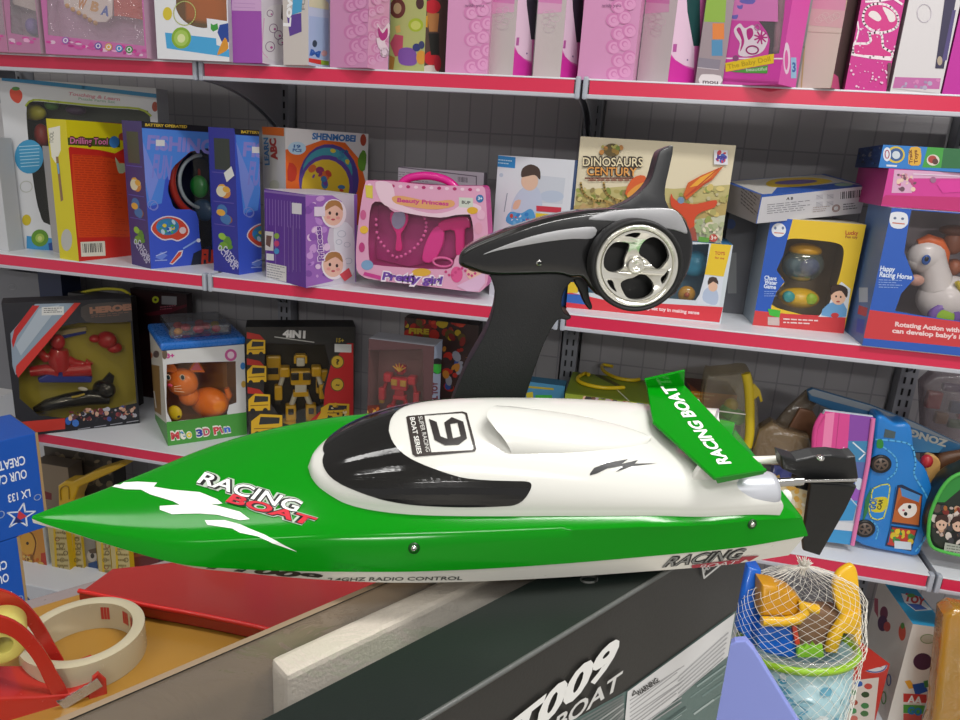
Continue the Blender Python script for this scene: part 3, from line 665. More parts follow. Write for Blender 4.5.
b = MB(); b.face([PO+PD*d1-UP*.001, PE+PD*d1-UP*.001, PE+PD*d2-UP*.001, PO+PD*d2-UP*.001], film('F4F0E8', .10, rough=.05, milky=.06, wr=.15)); b.build('window_film', pk)
fo = onz(287, 676, ZP-.012); b = MB(); W_ = (onz(264, 654, ZP-.012)-fo).dot(PD)
b.box(fo-UP*.12, PU*.27, PD*min(W_, d2-.006-(fo-PE).dot(PD)), UP*.12, mat('E4E1E0', .8, 0, .3, 0, .5, 500), .003); tag(b.build('foam_block'), 'white foam packing block inside the black boat package', 'packing foam')
# hidden prop behind the boat that carries the remote
b = MB(); zt = (CAM.z-.25); bs = tp(478, 500); zz = bs.z
cx = bs-GF*.006; b.box(V((cx.x, cx.y, ZC))-GR*.034-GF*.028, GR*.068, GF*.072, UP*(zz-.0065-ZC), 'B9B4AA', .002); tag(b.build('support_block'), 'pale block behind the green boat under the remote control', 'block')
# ------------------------------------------------------------------ counter
ct = [onz(x, y, ZC) for x, y in ((-60, 624), (300, 520), (690, 560), (715, 740), (520, 1050), (-420, 1000))]; cc = sum(ct, V())/6
ctr = thing('sales_counter', 'yellow topped counter with grey rim at the lower left', 'counter', V((cc.x, cc.y, 0)))
b = MB(); b.prism([p-UP*.0 for p in ct], UP*-.03, mat('8C8180', .3), .004); b.build('rim', ctr)
ins = [p+(cc-p)*(.0 if k not in (0, 1, 5) else .075) for k, p in enumerate(ct)]; b = MB(); b.prism([p+UP*.0006 for p in ins], UP*-.002, mat('A0762F', .32, 0, .5, .15, .05, 60)); b.build('top_sheet', ctr)
b = MB(); b.prism([V((p.x, p.y, ZC-.03))+(cc-p)*.06*V((1, 1, 0)).length*.7*0+V(((cc.x-p.x)*.06, (cc.y-p.y)*.06, 0)) for p in ct], UP*-(ZC-.03), 'B5B0AA'); b.build('body', ctr)
# roll of packing tape
zt = ZC+.026; L_, R_ = onz(27, 627, zt), onz(139.5, 633, zt); c = (L_+R_)/2; r = (R_-L_).length/2; c.z = ZC+.0008
b = MB(); TP = mat('BDB498', .25, 0, .5, .3); b.lathe(c, UP, [(r-.009, 0), (r, 0), (r+.0003, .001), (r, .025), (r-.0022, .0257), (r-.0068, .0257), (r-.009, .025), (r-.009, 0)], TP, 72)
for a0, n, w in ((95, 3, 3.5), (62, 3, 3.5), (44, 2, 3), (30, 2, 3)):
    for k in range(n):
        a = math.radians(a0-k*4)+YAW*0; pp = [c+(GR*math.cos(a+q)+GF*math.sin(a+q))*(r-.0092)+UP*h for q, h in ((0, .009), (math.radians(w), .009), (math.radians(w), .021), (0, .021))]; b.face(pp, 'B23A34')
tag(sharp(b.build('tape_roll'), 40), 'wide clear packing tape roll lying flat on the yellow counter top', 'tape')
# red plastic tray
zr = ZC+.014; rp = [onz(x, y, zr) for x, y in ((79, 592), (112, 568), (300, 548), (452, 560), (300, 640), (262, 629), (205, 617), (150, 607), (118, 600))]
rt_ = thing('red_tray', 'glossy red plastic tray on the counter under the bow of the boat', 'tray', V((rp[0].x, rp[0].y, ZC+.0008)))
b = MB(); b.prism(rp, UP*-.0128, mat('98241D', .22, 0, .5, .2, .1, 40), .0025); b.build('shell', rt_)
b = MB(); e = spline([rp[4], rp[5], rp[6], rp[7], rp[8], rp[0]], False, 4); b.tube([V(p)+UP*.0012 for p in e], .0022, mat('C8241F', .2), 8); b.build('rolled_edge', rt_)  # brighter red than the shell: highlight along the fold put into the colour
# tape dispenser
Da, Db = onz(0, 724, ZC), onz(107, 692, ZC); du = (Db-Da).normalized(); dn = V((du.y, -du.x, 0)); td = thing('tape_dispenser', 'red tape dispenser holding a yellow roll at the lower left corner', 'tape dispenser', V(Da)+UP*.0008)
dp = lambda x, y, d=0: onpl(x, y, Da, dn)-dn*d
REDP = mat('B02A22', .25, 0, .5, .3); RT2 = film('F0A096', .15, milky=.55)
for d, nm in ((.001, 'side_plate'), (.036, 'side_plate')):
    b = MB(); k = spline([(-60, 705), (-50, 640), (-25, 616), (0, 617), (22, 627), (42, 648), (57, 673), (68, 694), (60, 706), (48, 690), (35, 664), (18, 643), (0, 634), (-20, 636), (-36, 660), (-40, 700)], True, 3); b.prism([dp(x, y, d) for x, y in k], -dn*.003, REDP, .0008); b.build(nm, td)
b = MB(); b.prism([dp(x, y, 0) for x, y in ((-60, 742), (-60, 700), (40, 697), (70, 694), (95, 684), (104, 690), (104, 694), (90, 700), (30, 718), (0, 726))], -dn*.039, REDP, .002); b.build('base', td)
b = MB(); pts = [(56, 697)]
for i_ in range(15): pts.append((58+40*i_/14+(1.2 if i_ % 2 else -.6), 699-24*i_/14-(2 if i_ % 2 else 0)))
pts += [(102, 682), (64, 705)]; b.prism([dp(x, y, -.004) for x, y in pts], dn*.0012, mat('B9BABC', .25, .8)); b.build('cutter_blade', td)
b = MB(); b.prism([dp(x, y, -.003) for x, y in ((88, 700), (92, 676), (98, 671), (106, 678), (107, 692))], -dn*.004, REDP, .001); b.build('end_cheek', td)
rc = dp(2, 650, .005); rr = (dp(27, 650, .005)-rc).length; b = MB(); b.lathe(rc, -dn, [(rr*.45, 0), (rr*.9, -.0005), (rr, .001), (rr, .028), (rr*.45, .03), (rr*.42, .02), (rr*.45, 0)], mat('D9D070', .35), 48); tag(b.build('tape_roll', None), 'yellow tape roll held in the red dispenser', 'tape')
# ------------------------------------------------------------------ things to the right, beyond the counter
def foot(px, py, Y, z): P = ony(px, py, Y); P.z = z; return topx(P)
lq = G(.27, .80, 0); ln = (-GF*.96-GR*.28).normalized(); lp = lambda x, y: onpl(x, y, lq, ln)
def floorpt(x): 
    P = lp(x, 800); P.z = 0; return P
b = MB(); fl = lp(640, 720); fr_ = lp(812, 745); b.prism([V((fl.x, fl.y, 0)), V((fr_.x, fr_.y, 0)), lp(812, 745), lp(797, 720), lp(754, 650), lp(746, 641), lp(735, 642), lp(640, 700)], -ln*.012, mat('93A0EA', .45), .002)
tag(b.build('plastic_board'), 'flat lilac blue plastic board standing beside the sand bucket', 'board')
# bucket of sand toys in a net
bc = CAM+ray(796, 643)*1.10; rimr = .082; _v = ray(796, 643).normalized(); _a = CAM+ray(856, 650)*1.10-(CAM+ray(736, 637)*1.10); _a = (_a-_v*_a.dot(_v)).normalized(); _e = _a.cross(_v); _e = _e if _e.z > 0 else -_e
tilt = (_e*.92-_v*.39).normalized(); bx = (V((1, 0, 0))-tilt*tilt.x).normalized(); by = tilt.cross(bx)
L_ = CAM+ray(736, 637)*1.10; R_ = CAM+ray(856, 650)*1.10; rimr = (R_-L_).length/2*.94
bot = bc-tilt*.135
bk = thing('sand_bucket', 'pale blue sand bucket with lime rim full of beach toys in a net', 'bucket', bot)
b = MB(); b.lathe(bc, tilt, [(rimr*.70, -.135), (rimr*.72, -.134), (rimr*.93, -.008), (rimr*.91, -.008), (rimr*.70, -.130), (.001, -.130)], mat('A9CBD2', .3, 0, .5, .2), 56)
R = random.Random(12)
def wrap(th, h, w, hh, c, n=7):
    P = []
    for i_ in range(n):
        a = 2*PI*i_/n; t = th+w*math.cos(a)*R.uniform(.6, 1.2); z = h+hh*math.sin(a)*R.uniform(.6, 1.2); rr = rimr*(.93-.21*(-.008-z)/.126)+.0006+R.random()*.0003; P.append(bc+tilt*z+(bx*math.cos(t)+by*math.sin(t))*rr)
    b.mesh(P, tessellate_polygon([P]), c)
for k in range(40): wrap(R.uniform(-2.9, -.3), R.uniform(-.125, -.02), R.uniform(.06, .2), R.uniform(.004, .012), R.choice(('8FBCC6', '6FB0C8', 'C9DDE0', 'D7E3E4', '4FA3BE', '9CC7CE')))
for k in range(10): wrap(R.uniform(-2.6, -.4), R.uniform(-.125, -.11), .22, .008, R.choice(('3F7FB8', '4A8CC4')))
b.build('pail', bk)
b = MB(); b.lathe(bc, tilt, [(rimr*.92, -.009), (rimr*1.0, -.010), (rimr*1.03, -.004), (rimr*1.0, .001), (rimr*.95, 0), (rimr*.92, -.009)], mat('9BCB2E', .3), 64); b.build('rim', bk)
b = MB(); b.lathe(bc, tilt, [(rimr*.955, -.002), (rimr*.975, .006), (rimr*.96, .008), (rimr*.94, .002)], film('E8EEEA', .2, milky=.25), 64); b.build('clear_collar', bk)
bq = lambda x, y, d=0.: CAM+ray(x, y)*(1.10+d+.02)
YEL, BLU = mat('E9B51B', .3, 0, .5, .2), mat('0F5FC4', .3, 0, .5, .2)
def toy(name, pts, d, t, m, label, bev=.006, sm=3):
    q = MB(); P = spline(pts, True, sm) if sm else pts; q.prism([bq(x, y, d) for x, y in P], GF*t, m, bev); return tag(sharp(q.build(name), 40), label, 'sand toy', 'sand toys in the bucket')
X = lambda l: [(x/4.5+720, y/4.5+560) for x, y in l]
toy('sand_mould', X([(128, 30), (190, 50), (190, 300), (168, 400), (80, 320), (100, 140)]), -.005, .04, BLU, 'tall blue sand mould at the left side of the bucket', sm=0)
toy('sand_mould', X([(185, 295), (250, 298), (320, 310), (352, 390), (370, 440), (280, 440), (175, 400)]), -.03, .03, BLU, 'knobbly blue sand mould in the bucket under the yellow scoop', .008)
for k in range(12):
    pass
sc_ = thing('sand_scoop', 'yellow scoop with handle lying on the blue moulds in the bucket', 'sand toy', bq(280, 290, -.01), 'sand toys in the bucket')
q = MB(); q.prism([bq(x, y, -.035) for x, y in X([(190, 110), (250, 120), (330, 150), (372, 190), (376, 240), (345, 262), (185, 258)])], GF*.035, mat('C98F12', .35), .006); sharp(q.build('bowl', sc_), 40)
q = MB(); q.tube([bq(x, y, -.042) for x, y in X([(188, 275), (280, 278), (350, 268), (382, 235), (370, 195), (400, 215), (440, 222)])], .0075, YEL, 10); q.build('rim', sc_)
sh = thing('sand_shovel', 'yellow shovel standing blade up at the right side of the bucket', 'sand toy', bq(580, 430, -.02), 'sand toys in the bucket')
q = MB(); q.prism([bq(x, y, -.01) for x, y in spline(X([(560, 40), (600, 25), (622, 60), (632, 160), (640, 240), (610, 270), (560, 260), (522, 200), (512, 120), (528, 70)]), True, 3)], GF*.012, YEL, .004); sharp(q.build('blade', sh), 40)
q = MB(); q.prism([bq(x, y, -.016) for x, y in X([(560, 255), (640, 230), (642, 330), (638, 390), (615, 385), (600, 340), (560, 335), (530, 425), (482, 420), (500, 345)])], GF*.014, YEL, .004); sharp(q.build('handle', sh), 40)
toy('sand_mould', X([(365, 245), (450, 230), (560, 245), (500, 330), (470, 420), (360, 420), (350, 320)]), .0, .03, mat('7B5C42', .6), 'brown shape in the middle of the bucket')  # plain brown fill in the middle of the pail
toy('sand_rake', X([(350, 410), (362, 385), (380, 400), (392, 376), (410, 398), (424, 378), (440, 398), (462, 385), (470, 440), (350, 440)]), -.04, .008, mat('86C232', .3), 'lime green toothed rake in the bucket', .001, 0)
toy('sand_stick', X([(325, 300), (345, 295), (362, 380), (340, 385)]), -.036, .006, mat('C8452E', .35), 'small red stick between the blue mould and the brown shape in the bucket', .001, 0)
# net bag
NV, NU = 17, 30; kp = bq(803, 566, -.0); top = kp-bc; prof = ((0, 1.), (.14, 1.02), (.30, 1.03), (.46, 1.02), (.6, .98), (.74, .86), (.86, .60), (.95, .24), (1., .05))
netv = []; b = bmesh.new()
tl_ = top
R = random.Random(4); grid = []
for j in range(NV*2+1):
    v = j/(NV*2); row = []
    for i_ in range(NU):
        a = 2*PI*(i_+.5*(j % 2))/NU
        if v < .38: h = -.125+.125*v/.38; rr = rimr*(.74+.24*v/.38)+.004; p = bc+tilt*h
        else: w_ = (v-.38)/.62; p = bc+top*(w_); rr = (rimr+.006)*interp(w_, prof)
        rr *= 1+.03*math.sin(a*5+j*.3)+R.uniform(-.012, .012); row.append(b.verts.new(p+(bx*math.cos(a)+by*math.sin(a))*rr+V((R.uniform(-1, 1), R.uniform(-1, 1), R.uniform(-1, 1)))*.0007))
    grid.append(row)
for j in range(0, NV*2-1):
    for i_ in range(NU):
        o = 1 if j % 2 else 0
        try: b.faces.new((grid[j][i_], grid[j+1][(i_+o) % NU], grid[j+2][i_], grid[j+1][(i_+o-1) % NU]))
        except ValueError: pass
q = MB(); q.bm(b, mat('E9E6DC', .5)); no = q.build('net_bag'); wm = no.modifiers.new('strands', 'WIREFRAME'); wm.thickness = .0008; wm.use_even_offset = False; wm.use_boundary = True
tag(no, 'white mesh net gathered in a knot over the sand bucket', 'net')
q = MB()
for k in range(34):
    a = R.uniform(0, 6.3); r_ = R.uniform(.001, .006); l = R.uniform(-.012, .012); q.tube([kp+V((r_*math.cos(a), r_*math.sin(a), -.014)), kp+V((r_*.6*math.cos(a+.4), r_*.6*math.sin(a+.4), 0)), kp+V((r_*2.2*math.cos(a+.8), r_*2.2*math.sin(a+.8), .010+l*.3))], .0007, mat('E9E6DC', .5), 5)
q.lathe(kp-UP*.004, UP, [(.0062, 0), (.0075, .003), (.0062, .006)], mat('E9E6DC', .5), 14); kn = q.build('knot', no); kn['kind'] = 'stuff'
b = MB(); b.cbox((bot.x, bot.y, (bot.z-.002)/2), .10, .10, bot.z-.004, 'A58A66', .003, .3); tag(b.build('cardboard_stand'), 'brown cardboard column under the sand bucket', 'box')
# cartons below the third shelf
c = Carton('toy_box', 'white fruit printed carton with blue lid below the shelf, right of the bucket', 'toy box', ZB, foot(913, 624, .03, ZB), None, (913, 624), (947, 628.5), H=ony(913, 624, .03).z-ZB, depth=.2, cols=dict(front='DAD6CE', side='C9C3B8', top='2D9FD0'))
f = c.front; K = lambda x, y: (x/4.5+800, y/4.5+560)
f.ell(*K(575, 355), 8, 5, 'B9B9A8'); f.ring(*K(575, 355), 7, 4.5, .8, '7F9A6C'); f.ell(*K(552, 457), 9.5, 8.5, '4A2340'); f.poly([K(595, 430), K(612, 415), K(610, 455), K(598, 462)], '4C8A3A')
f.poly([K(470, 545), K(495, 540), K(520, 575), K(490, 580)], 'E0A030'); f.poly([K(505, 560), K(560, 550), K(575, 590), K(520, 610)], '1F4FA0'); f.poly([K(555, 545), K(575, 540), K(578, 570), K(562, 575)], '3F7F3A')
for y, cc_, in ((600, 'C43A34'), (650, '4E9A3E'), (690, 'D0584E')): f.rect(*K(465, y), *K(570, y+38), cc_, .05)
f.text('AA', K(482, 640), K(548, 648), 7, 'EFEFEF', .04); f.text('GO', K(482, 690), K(545, 700), 7, '2E7FBF', .05)
l = c.left
l.ell(*K(378, 240), 4, 7, '6B2742'); l.ell(*K(372, 285), 5, 8, '4A1F45'); l.ell(*K(392, 300), 3.5, 5, 'B0433A'); l.ell(*K(460, 325), 3.6, 8.5, 'C94B2C'); l.ell(*K(462, 296), 2, 3.2, '4E8A3A'); l.ring(*K(400, 540), 2, 5.5, 1, '3A5FA5'); l.ring(*K(377, 620), 2.2, 6, 1.2, '5F9A3E'); l.poly([K(335, 170), K(352, 175), K(352, 260), K(335, 230)], 'A04A58')
for k in range(3): l.line([K(505, 310), K(395, 716)], .6, '9A938A')
t = c.top; t.poly([K(455, 150), K(540, 165), K(595, 225), K(520, 230), K(470, 190)], 'E8F0F2'); t.text('TOY', K(468, 180), K(560, 205), 7, 'C43A40', .06); t.poly([K(480, 195), K(540, 200), K(575, 222), K(520, 225)], '3E62B0'); t.ell(*K(500, 160), 4, 2, '5FA84A')
c.done()
c = Carton('toy_box', 'red carton with oval emblem leaning between bucket and white fruit carton', 'toy box', ZB, foot(846, 676, -.09, ZB), None, (846, 676), (890, 664), H=ony(846, 676, -.09).z-ZB, depth=.1, cols=dict(front='C4362A', side='A92C22', top='C4362A'))
f = c.front; f.ell(*K(330, 470), 14, 8.5, 'D8D4D6', .1); f.ring(*K(330, 470), 13, 7.6, 1.2, '2F57A0', .1); f.text('FRIENDS', K(282, 462), K(375, 462), 4, 'B2302A', .03); f.text('PUZZLE', K(290, 482), K(368, 482), 3, 'B2302A', .03)
f.poly([K(215, 545), K(355, 528), K(330, 760), K(185, 760)], 'D9CFC6')
for x, y, cc_ in ((262, 556, '2A5FB0'), (305, 568, 'C4463C'), (235, 595, '4A8A50'), (292, 605, '2E4A2A'), (240, 640, 'A8452C'), (290, 655, '3A7F46'), (235, 678, '3F8F52'), (288, 690, '3F6F3A'), (240, 712, 'C86A5A')): f.poly(spline([K(x-18, y), K(x-4, y-13), K(x+16, y-8), K(x+18, y+8), K(x-3, y+14)], True, 2), cc_)
t = c.top; t.ell(*K(325, 358), 8.5, 6.5, 'DCDCE2', .5); t.ring(*K(325, 358), 8, 6, 1, '2F57A0', .5); t.text('TOYS', K(300, 365), K(352, 375), 3, 'B2302A', .03)
c.done()
ap = ony(962, 640, -.10); AMB = film('E8B02A', .22, rough=.15, milky=.45, wr=.3)
am = thing('amber_case', 'amber see-through plastic case at the right edge of the photo', 'plastic case', V((ap.x, -.06, ZB)))
b = MB(); W2 = ony(951, 612, -.1); zt = W2.z; xl = ony(936, 716, -.1).x-.0
pts = [V((xl-.005, -.09, ZB+.001)), V((xl+.15, -.09, ZB+.001)), V((xl+.15, -.09, zt-.02)), V((xl+.12, -.09, zt)), V((W2.x+.012, -.09, zt)), V((W2.x-.004, -.09, zt-.02)), V((xl+.006, -.09, ZB+.12))]
b.prism(pts, V((0, .06, 0)), AMB, .014); sharp(b.build('shell', am), 40)
b = MB(); b.prism([V((xl+.02, -.075, ZB+.012)), V((xl+.13, -.075, ZB+.012)), V((xl+.13, -.075, zt-.10)), V((xl+.03, -.075, zt-.09))], V((0, .03, 0)), mat('9A7420', .5), .006); tag(b.build('filling'), 'brown filling inside the amber plastic case', 'filling')
# the blue cartons stacked on the floor at the left
def solve():
    lo, hi = .8, 2.4
    for i_ in range(60):
        f_ = (lo+hi)/2; d = ray(36.5, 433); P = CAM+d*(f_/d.dot(GF)); N_ = V((-.3, -1, 0)).normalized(); Q = onpl(41.5, 527, P, (-GF)); h = P.z-Q.z
        if P.z-4*h > 0: lo = f_
        else: hi = f_
    return P, h
Pb, hb = solve(); hb = Pb.z/4
bu = (GR*.62+GF*.78).normalized()
for k, lab in enumerate(('bottom blue sweets carton of the floor stack behind the counter', 'blue sweets carton second from the floor behind the counter', 'lower visible blue sweets carton at the left edge with upside down print', 'topmost blue sweets carton at the left edge with star emblem')):
    dx = (0, -.02, -.055, 0)[k]; P1 = V((Pb.x, Pb.y, hb*k+.0006*k))+bu*dx; P0 = P1-bu*.34; N_ = V((bu.y, -bu.x, 0)); D_ = -N_
    t = thing('sweets_carton', lab, 'carton', P0, 'blue sweets cartons stacked at the left'); b = MB(); H1 = hb-.0012; BL = mat('1556B8', .42, 0, .5, 0)
    b.box(P0, P1-P0, D_*.14, UP*H1, BL, .0015); b.face([P1+bu*.0008+D_*0, P1+bu*.0008+D_*.14, P1+bu*.0008+D_*.14+UP*H1, P1+bu*.0008+UP*H1], 'A58A62')
    b.box(P1-bu*.003-D_*.001, bu*.005, D_*.003, UP*H1, 'A58A62')
    fuv = Art(b, lambda u, v, O=P1, H1=H1: O-bu*u+UP*v, N_)                          # u runs left from the right edge: print is upside down
    def ut(s, u0, u1, v, h): fuv.text(s, (u0, v), (u1, v), 1, 'E8ECF4', .02, 0, (0, -h))
    if k >= 2:
        ut('OUR CANDY', .026, .112, H1*.66, .019); ut('CREATE HAPPY', .026, .132, H1*.80, .019); ut('LX 133', .024, .064, H1*.45, .017)
        sx, sv = .046, H1*.20; st = []
        for i_ in range(10): a = PI/2+i_*PI/5+.3; r_ = .027 if i_ % 2 == 0 else .011; st.append((sx+r_*math.cos(a), sv+r_*math.sin(a)))
        fuv.line(st, .003, 'DDE4F0', True); fuv.poly([(sx-.011, sv-.005), (sx+.010, sv-.010), (sx+.002, sv+.013)], 'C83A44'); fuv.poly([(sx-.003, sv-.016), (sx+.013, sv-.011), (sx+.008, sv+.002)], '22306E')
        fuv.ring(sx-.034, sv+.030, .006, .006, .002, 'AEBEDD'); fuv.ring(sx+.034, sv+.016, .006, .007, .002, 'AEBEDD')
    if k == 3:
        tuv = Art(b, lambda u, v, O=P1+UP*H1: O-bu*u+D_*v, UP); tuv.text('A', (.05, .10), (.115, .10), 1, 'E8ECF4', .05, 0, (0, -.07))
    b.build('carton', t)
# ------------------------------------------------------------------ goods on the top shelf
TH = .33
def K6(ox, oy, s=6.): return lambda x, y: (x/s+ox, y/s+oy)
PK1, PK2, MAG, BEI = 'D58FBB', 'C0689E', 'D2359F', 'C9BEBD'
for nm, lab, bl, br, cols in (('toy_pack', 'clear bag pack with pink card at the far left end of the top shelf', (-24, 42), (8, 47), ('C9A8B8', 'B7789C')),
        ('toy_pack', 'narrow clear bag toy pack with purple ball beside the left end of the top shelf', (9, 45), (41, 50), ('BFA9B4', 'B47A9E')),
        ('toy_pack', 'wide clear bag toy pack with letter cards and pink base card on the top shelf', (46, 47), (147, 58), ('D6AFC8', 'C46FA8'))):
    w = br[0]-bl[0]
    win = [(bl[0]+2, bl[1]-12), (br[0]-2, br[1]-12), (br[0]-5, -90), (bl[0]-2, -90)]
    c = Carton(nm, lab, 'toy pack', ZT, bl, br, H=.30, depth=.05, PQ=line_up(bl, br, ZT), cols=dict(front=cols[1], side=cols[0]), group='clear bag packs on the top shelf', window=win, inner=cols[0], win_mat=film('F4ECF4', .22, rough=.12, milky=.12, wr=.6))
    f = c.front; R = random.Random(w)
    for k in range(int(w/3)): x = bl[0]+2+R.random()*(w-4); y = bl[1]-2-R.random()*7+.11*(x-bl[0]); f.poly(ell(x, y, R.uniform(1.5, 4), R.uniform(.8, 2), .1, 8), R.choice(('D03C9A', 'E3A9CE', 'C9559E', 'DDBBD2', 'B83A8C')))
    if w > 60:
        for x, y, cc_ in ((98.5, 46, '6A58A8'), (109, 47, 'D3A24A'), (119.5, 48.5, '3F87C4'), (129.5, 49.5, '3F8F4A'), (66, 40.5, '9A6AB4')): f.ell(x, y, 3.6, 3.6, cc_); f.ell(x, y, 2.4, 2.4, 'E6DCE6'); f.ell(x, y, 1.4, 1.6, cc_)
        b = MB(); a_ = Art(b, lambda x, y: c.at(x, y, .012), c.N)
        P = [(64, 4), (60, -30), (114, -40), (112, 16), (106, 22), (96, 22)]; b.prism([c.at(x, y, .012) for x, y in P], c.D*.004, 'E9E4D2', .0006); a_.k = 4
        for x, y, cc_ in ((81, 3, 'D9902E'), (94, 6, 'D9A44A'), (104.5, 10, '3A62B8')):
            a_.text('W' if x < 90 else 'B' if x < 100 else 'A', (x-4, y+4), (x+4, y+6), 9, cc_, .05)
        P = [(113, -20), (143, -20), (143.5, 20), (122, 16), (114, 16)]; b.prism([c.at(x, y, .010) for x, y in P], c.D*.004, 'C8462E', .0006); a_.k = 14
        a_.text('V', (117, 11), (124, 12), 8, '2C4C8C', .06); a_.text('a', (131, 12), (139, 13), 9, '2C4C8C', .06)
        tag(b.build('letter_card'), 'white and red alphabet cards inside the wide clear bag pack', 'card')
        for k, (x, y) in enumerate(((67.5, 6), (73, 9.5), (79, 13), (85, 16.5), (90, 20), (95.5, 23))):
            b = MB(); b.ball(c.at(x, y, .012), .0055, .0055, .0055, mat('D9A236' if k < 3 else 'C89A4E', .3), n=12, k=8); tag(b.build('toy_bead'), 'small yellow bead in the row inside the wide clear bag pack', 'bead', 'yellow beads in the clear bag')
    elif bl[0] > 0:
        b = MB(); b.ball(c.at(33, 27, .024), .0155, .018, .020, mat('6A4E9E', .35)); tag(b.build('toy_ball'), 'purple toy ball inside the narrow clear bag pack', 'ball')
        b = MB(); b.prism([c.at(x, y, .012) for x, y in ((13, 4), (38, 12), (40, -20), (10, -20))], c.D*.004, 'C9C0B0', .0006); tag(b.build('letter_card'), 'pale card behind the purple ball in the narrow clear bag pack', 'card')
    c.done('backing_card')
# white fruit box
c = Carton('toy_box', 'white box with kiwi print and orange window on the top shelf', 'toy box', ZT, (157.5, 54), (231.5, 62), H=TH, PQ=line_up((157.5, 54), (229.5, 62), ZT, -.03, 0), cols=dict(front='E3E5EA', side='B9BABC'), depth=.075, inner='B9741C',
           window=spline([(176, 0), (177, 11), (183, 20), (193, 26), (206, 28), (209, 24), (209, 19), (219, 20), (229, 21), (231, -60), (176, -60)], True, 3), win_mat=film('F0C060', .2, rough=.08, milky=.1))
K = K6(140, 0); f = c.front
f.poly([K(150, 195), K(545, 240), K(548, 345), K(160, 290)], '47A5DA'); f.ell(*K(248, 228), 9.8, 10.8, '86AE35'); f.ell(*K(248, 228), 7.3, 8, 'A6C75C'); f.ell(*K(248, 230), 4, 4.4, 'D9E3A4')
f.poly([K(400, 110), K(545, 130), K(545, 300), K(460, 270), K(455, 205), K(405, 170)], 'E3E5EA'); f.poly([K(478, 150), K(545, 135), K(545, 255), K(490, 250), K(465, 195)], '24469A'); f.poly(spline([K(510, 225), K(530, 290), K(480, 325), K(465, 320)], True, 3), 'D9942E'); f.poly([K(425, 140), K(440, 150), K(465, 140), K(470, 175), K(440, 190), K(425, 175)], '3F9A3E')
f.ell(*K(165, 82), 4.6, 6.6, 'D6C23A'); f.ring(*K(268, 80), 11, 12, 1, 'C9D07E'); l = c.left; l.poly(spline([K(42, 25), K(78, 30), K(75, 110), K(60, 135), K(44, 100)], True, 2), 'C8563A'); l.text('ABC', K(50, 8), K(72, 10), 3, '3A5FA0', .05)
b = MB(); b.prism([c.at(x, y, .02) for x, y in ((184, 22), (231, 26), (231, -60), (180, -60))], c.D*.03, mat('C8821E', .3, 0, .5, .3), .01); tag(b.build('toy_tray'), 'orange toy behind the window of the white kiwi box', 'toy'); c.done()
def two(lab, lf, mid, rt, fc, rc, name='doll_box', cat='doll box', group=None, z=None, H=TH, **kw):
    """box showing two faces: left one from lf to mid, right one from mid to rt (all at its foot)"""
    return Carton(name, lab, cat, z or ZT, lf, mid, H=H, depth=.075, PQ=corner_up(lf, mid, rt, .075, z or ZT), cols=dict(front=fc, side=fc, right=rc), group=group, **kw)
# purple box
c = two('purple and white doll box left of the white "Love" box on the top shelf', (232, 61), (262.5, 61.6), (283.5, 63.5), 'A04FB0', 'D8D0DA', inner='8A6A9A'); K = K6(140, 0); f = c.front
f.rect(232, -40, 262, 10.5, 'CFA6D2', .02); f.rect(232, -60, 262, -20, 'B77FC2')
for k in range(2): f.line([(234, 3+k*4), (255, 4+k*4)], .6, 'B98CC2')
r = c.right; r.poly(spline([K(745, 100), K(740, 240), K(735, 320), K(760, 345), K(850, 352), K(862, 60), K(800, 30), K(760, 60)], True, 3), 'DED9DE'); r.line(spline([K(745, 110), K(735, 230), K(735, 310), K(765, 345)], False, 4), .8, 'D9A0C8')
for x, y, s_ in ((780, 80, 3), (800, 170, 4), (830, 210, 4), (780, 280, 4.5), (845, 250, 3)): r.ring(*K(x, y), s_, s_*1.1, .7, '8A6A8E'); r.ell(*K(x+8, y+5), s_*.3, s_*.3, 'B85A9A')
r.poly([K(850, 30), K(862, 30), K(862, 130), K(845, 110)], '4A3F48'); c.done()
# Love box
c = two('white box with purple "Love" lettering on the top shelf', (283.5, 62), (308.5, 62.6), (329.5, 66.7), 'CDC5C0', 'BFCBE2'); K = K6(280, 0); f = c.front
f.poly([K(72, 90), K(130, 70), K(150, -200), K(85, -200)], '4AA3D2'); f.poly([K(42, 95), K(128, 78), K(130, 190), K(58, 218)], '5F3F94'); f.text('Love', K(62, 160), K(80, -60), 7, 'F2F2F6', .04, 0, None)
f.text('FUN', K(148, 60), K(152, -60), 3, '8E8A88', .02)
r = c.right; r.poly([K(175, 40), K(292, 60), K(292, 20), K(230, -40), K(175, -40)], 'D6D3B0'); r.poly([K(175, 95), K(290, 110), K(290, 360), K(172, 345)], 'A9BEE0'); r.ell(*K(208, 262), 2.4, 3.6, '3A4858'); r.text('M', K(176, 330), K(236, 345), 6, '2F62B4', .05); r.poly([K(172, 348), K(246, 360), K(246, 388), K(172, 372)], 'D23A34'); r.poly([K(246, 360), K(293, 368), K(293, 392), K(246, 388)], '93B83A'); r.ell(*K(265, 320), 3, 3, 'D8A8A8'); c.done()
def bubbles(a, x0, y0, x1, n, c1, c2, r=6, seed=1, cols=2, dy=12.5, lean=0.):
    for k in range(n):
        for j in range(cols):
            x = x0+(x1-x0)*j/max(1, cols-1)+(3 if k % 2 else -2)+lean*(k*dy); y = y0-k*dy-(j % 2)*3
            a.ell(x, y, r, r, c1); a.ell(x+1.2, y+.8, r*.80, r*.80, c2); a.ell(x+.8, y, r*.42, r*.42, c1); a.ell(x+1.4, y+.5, r*.3, r*.3, c2)
BUB = ('C778AB', 'D594BE')
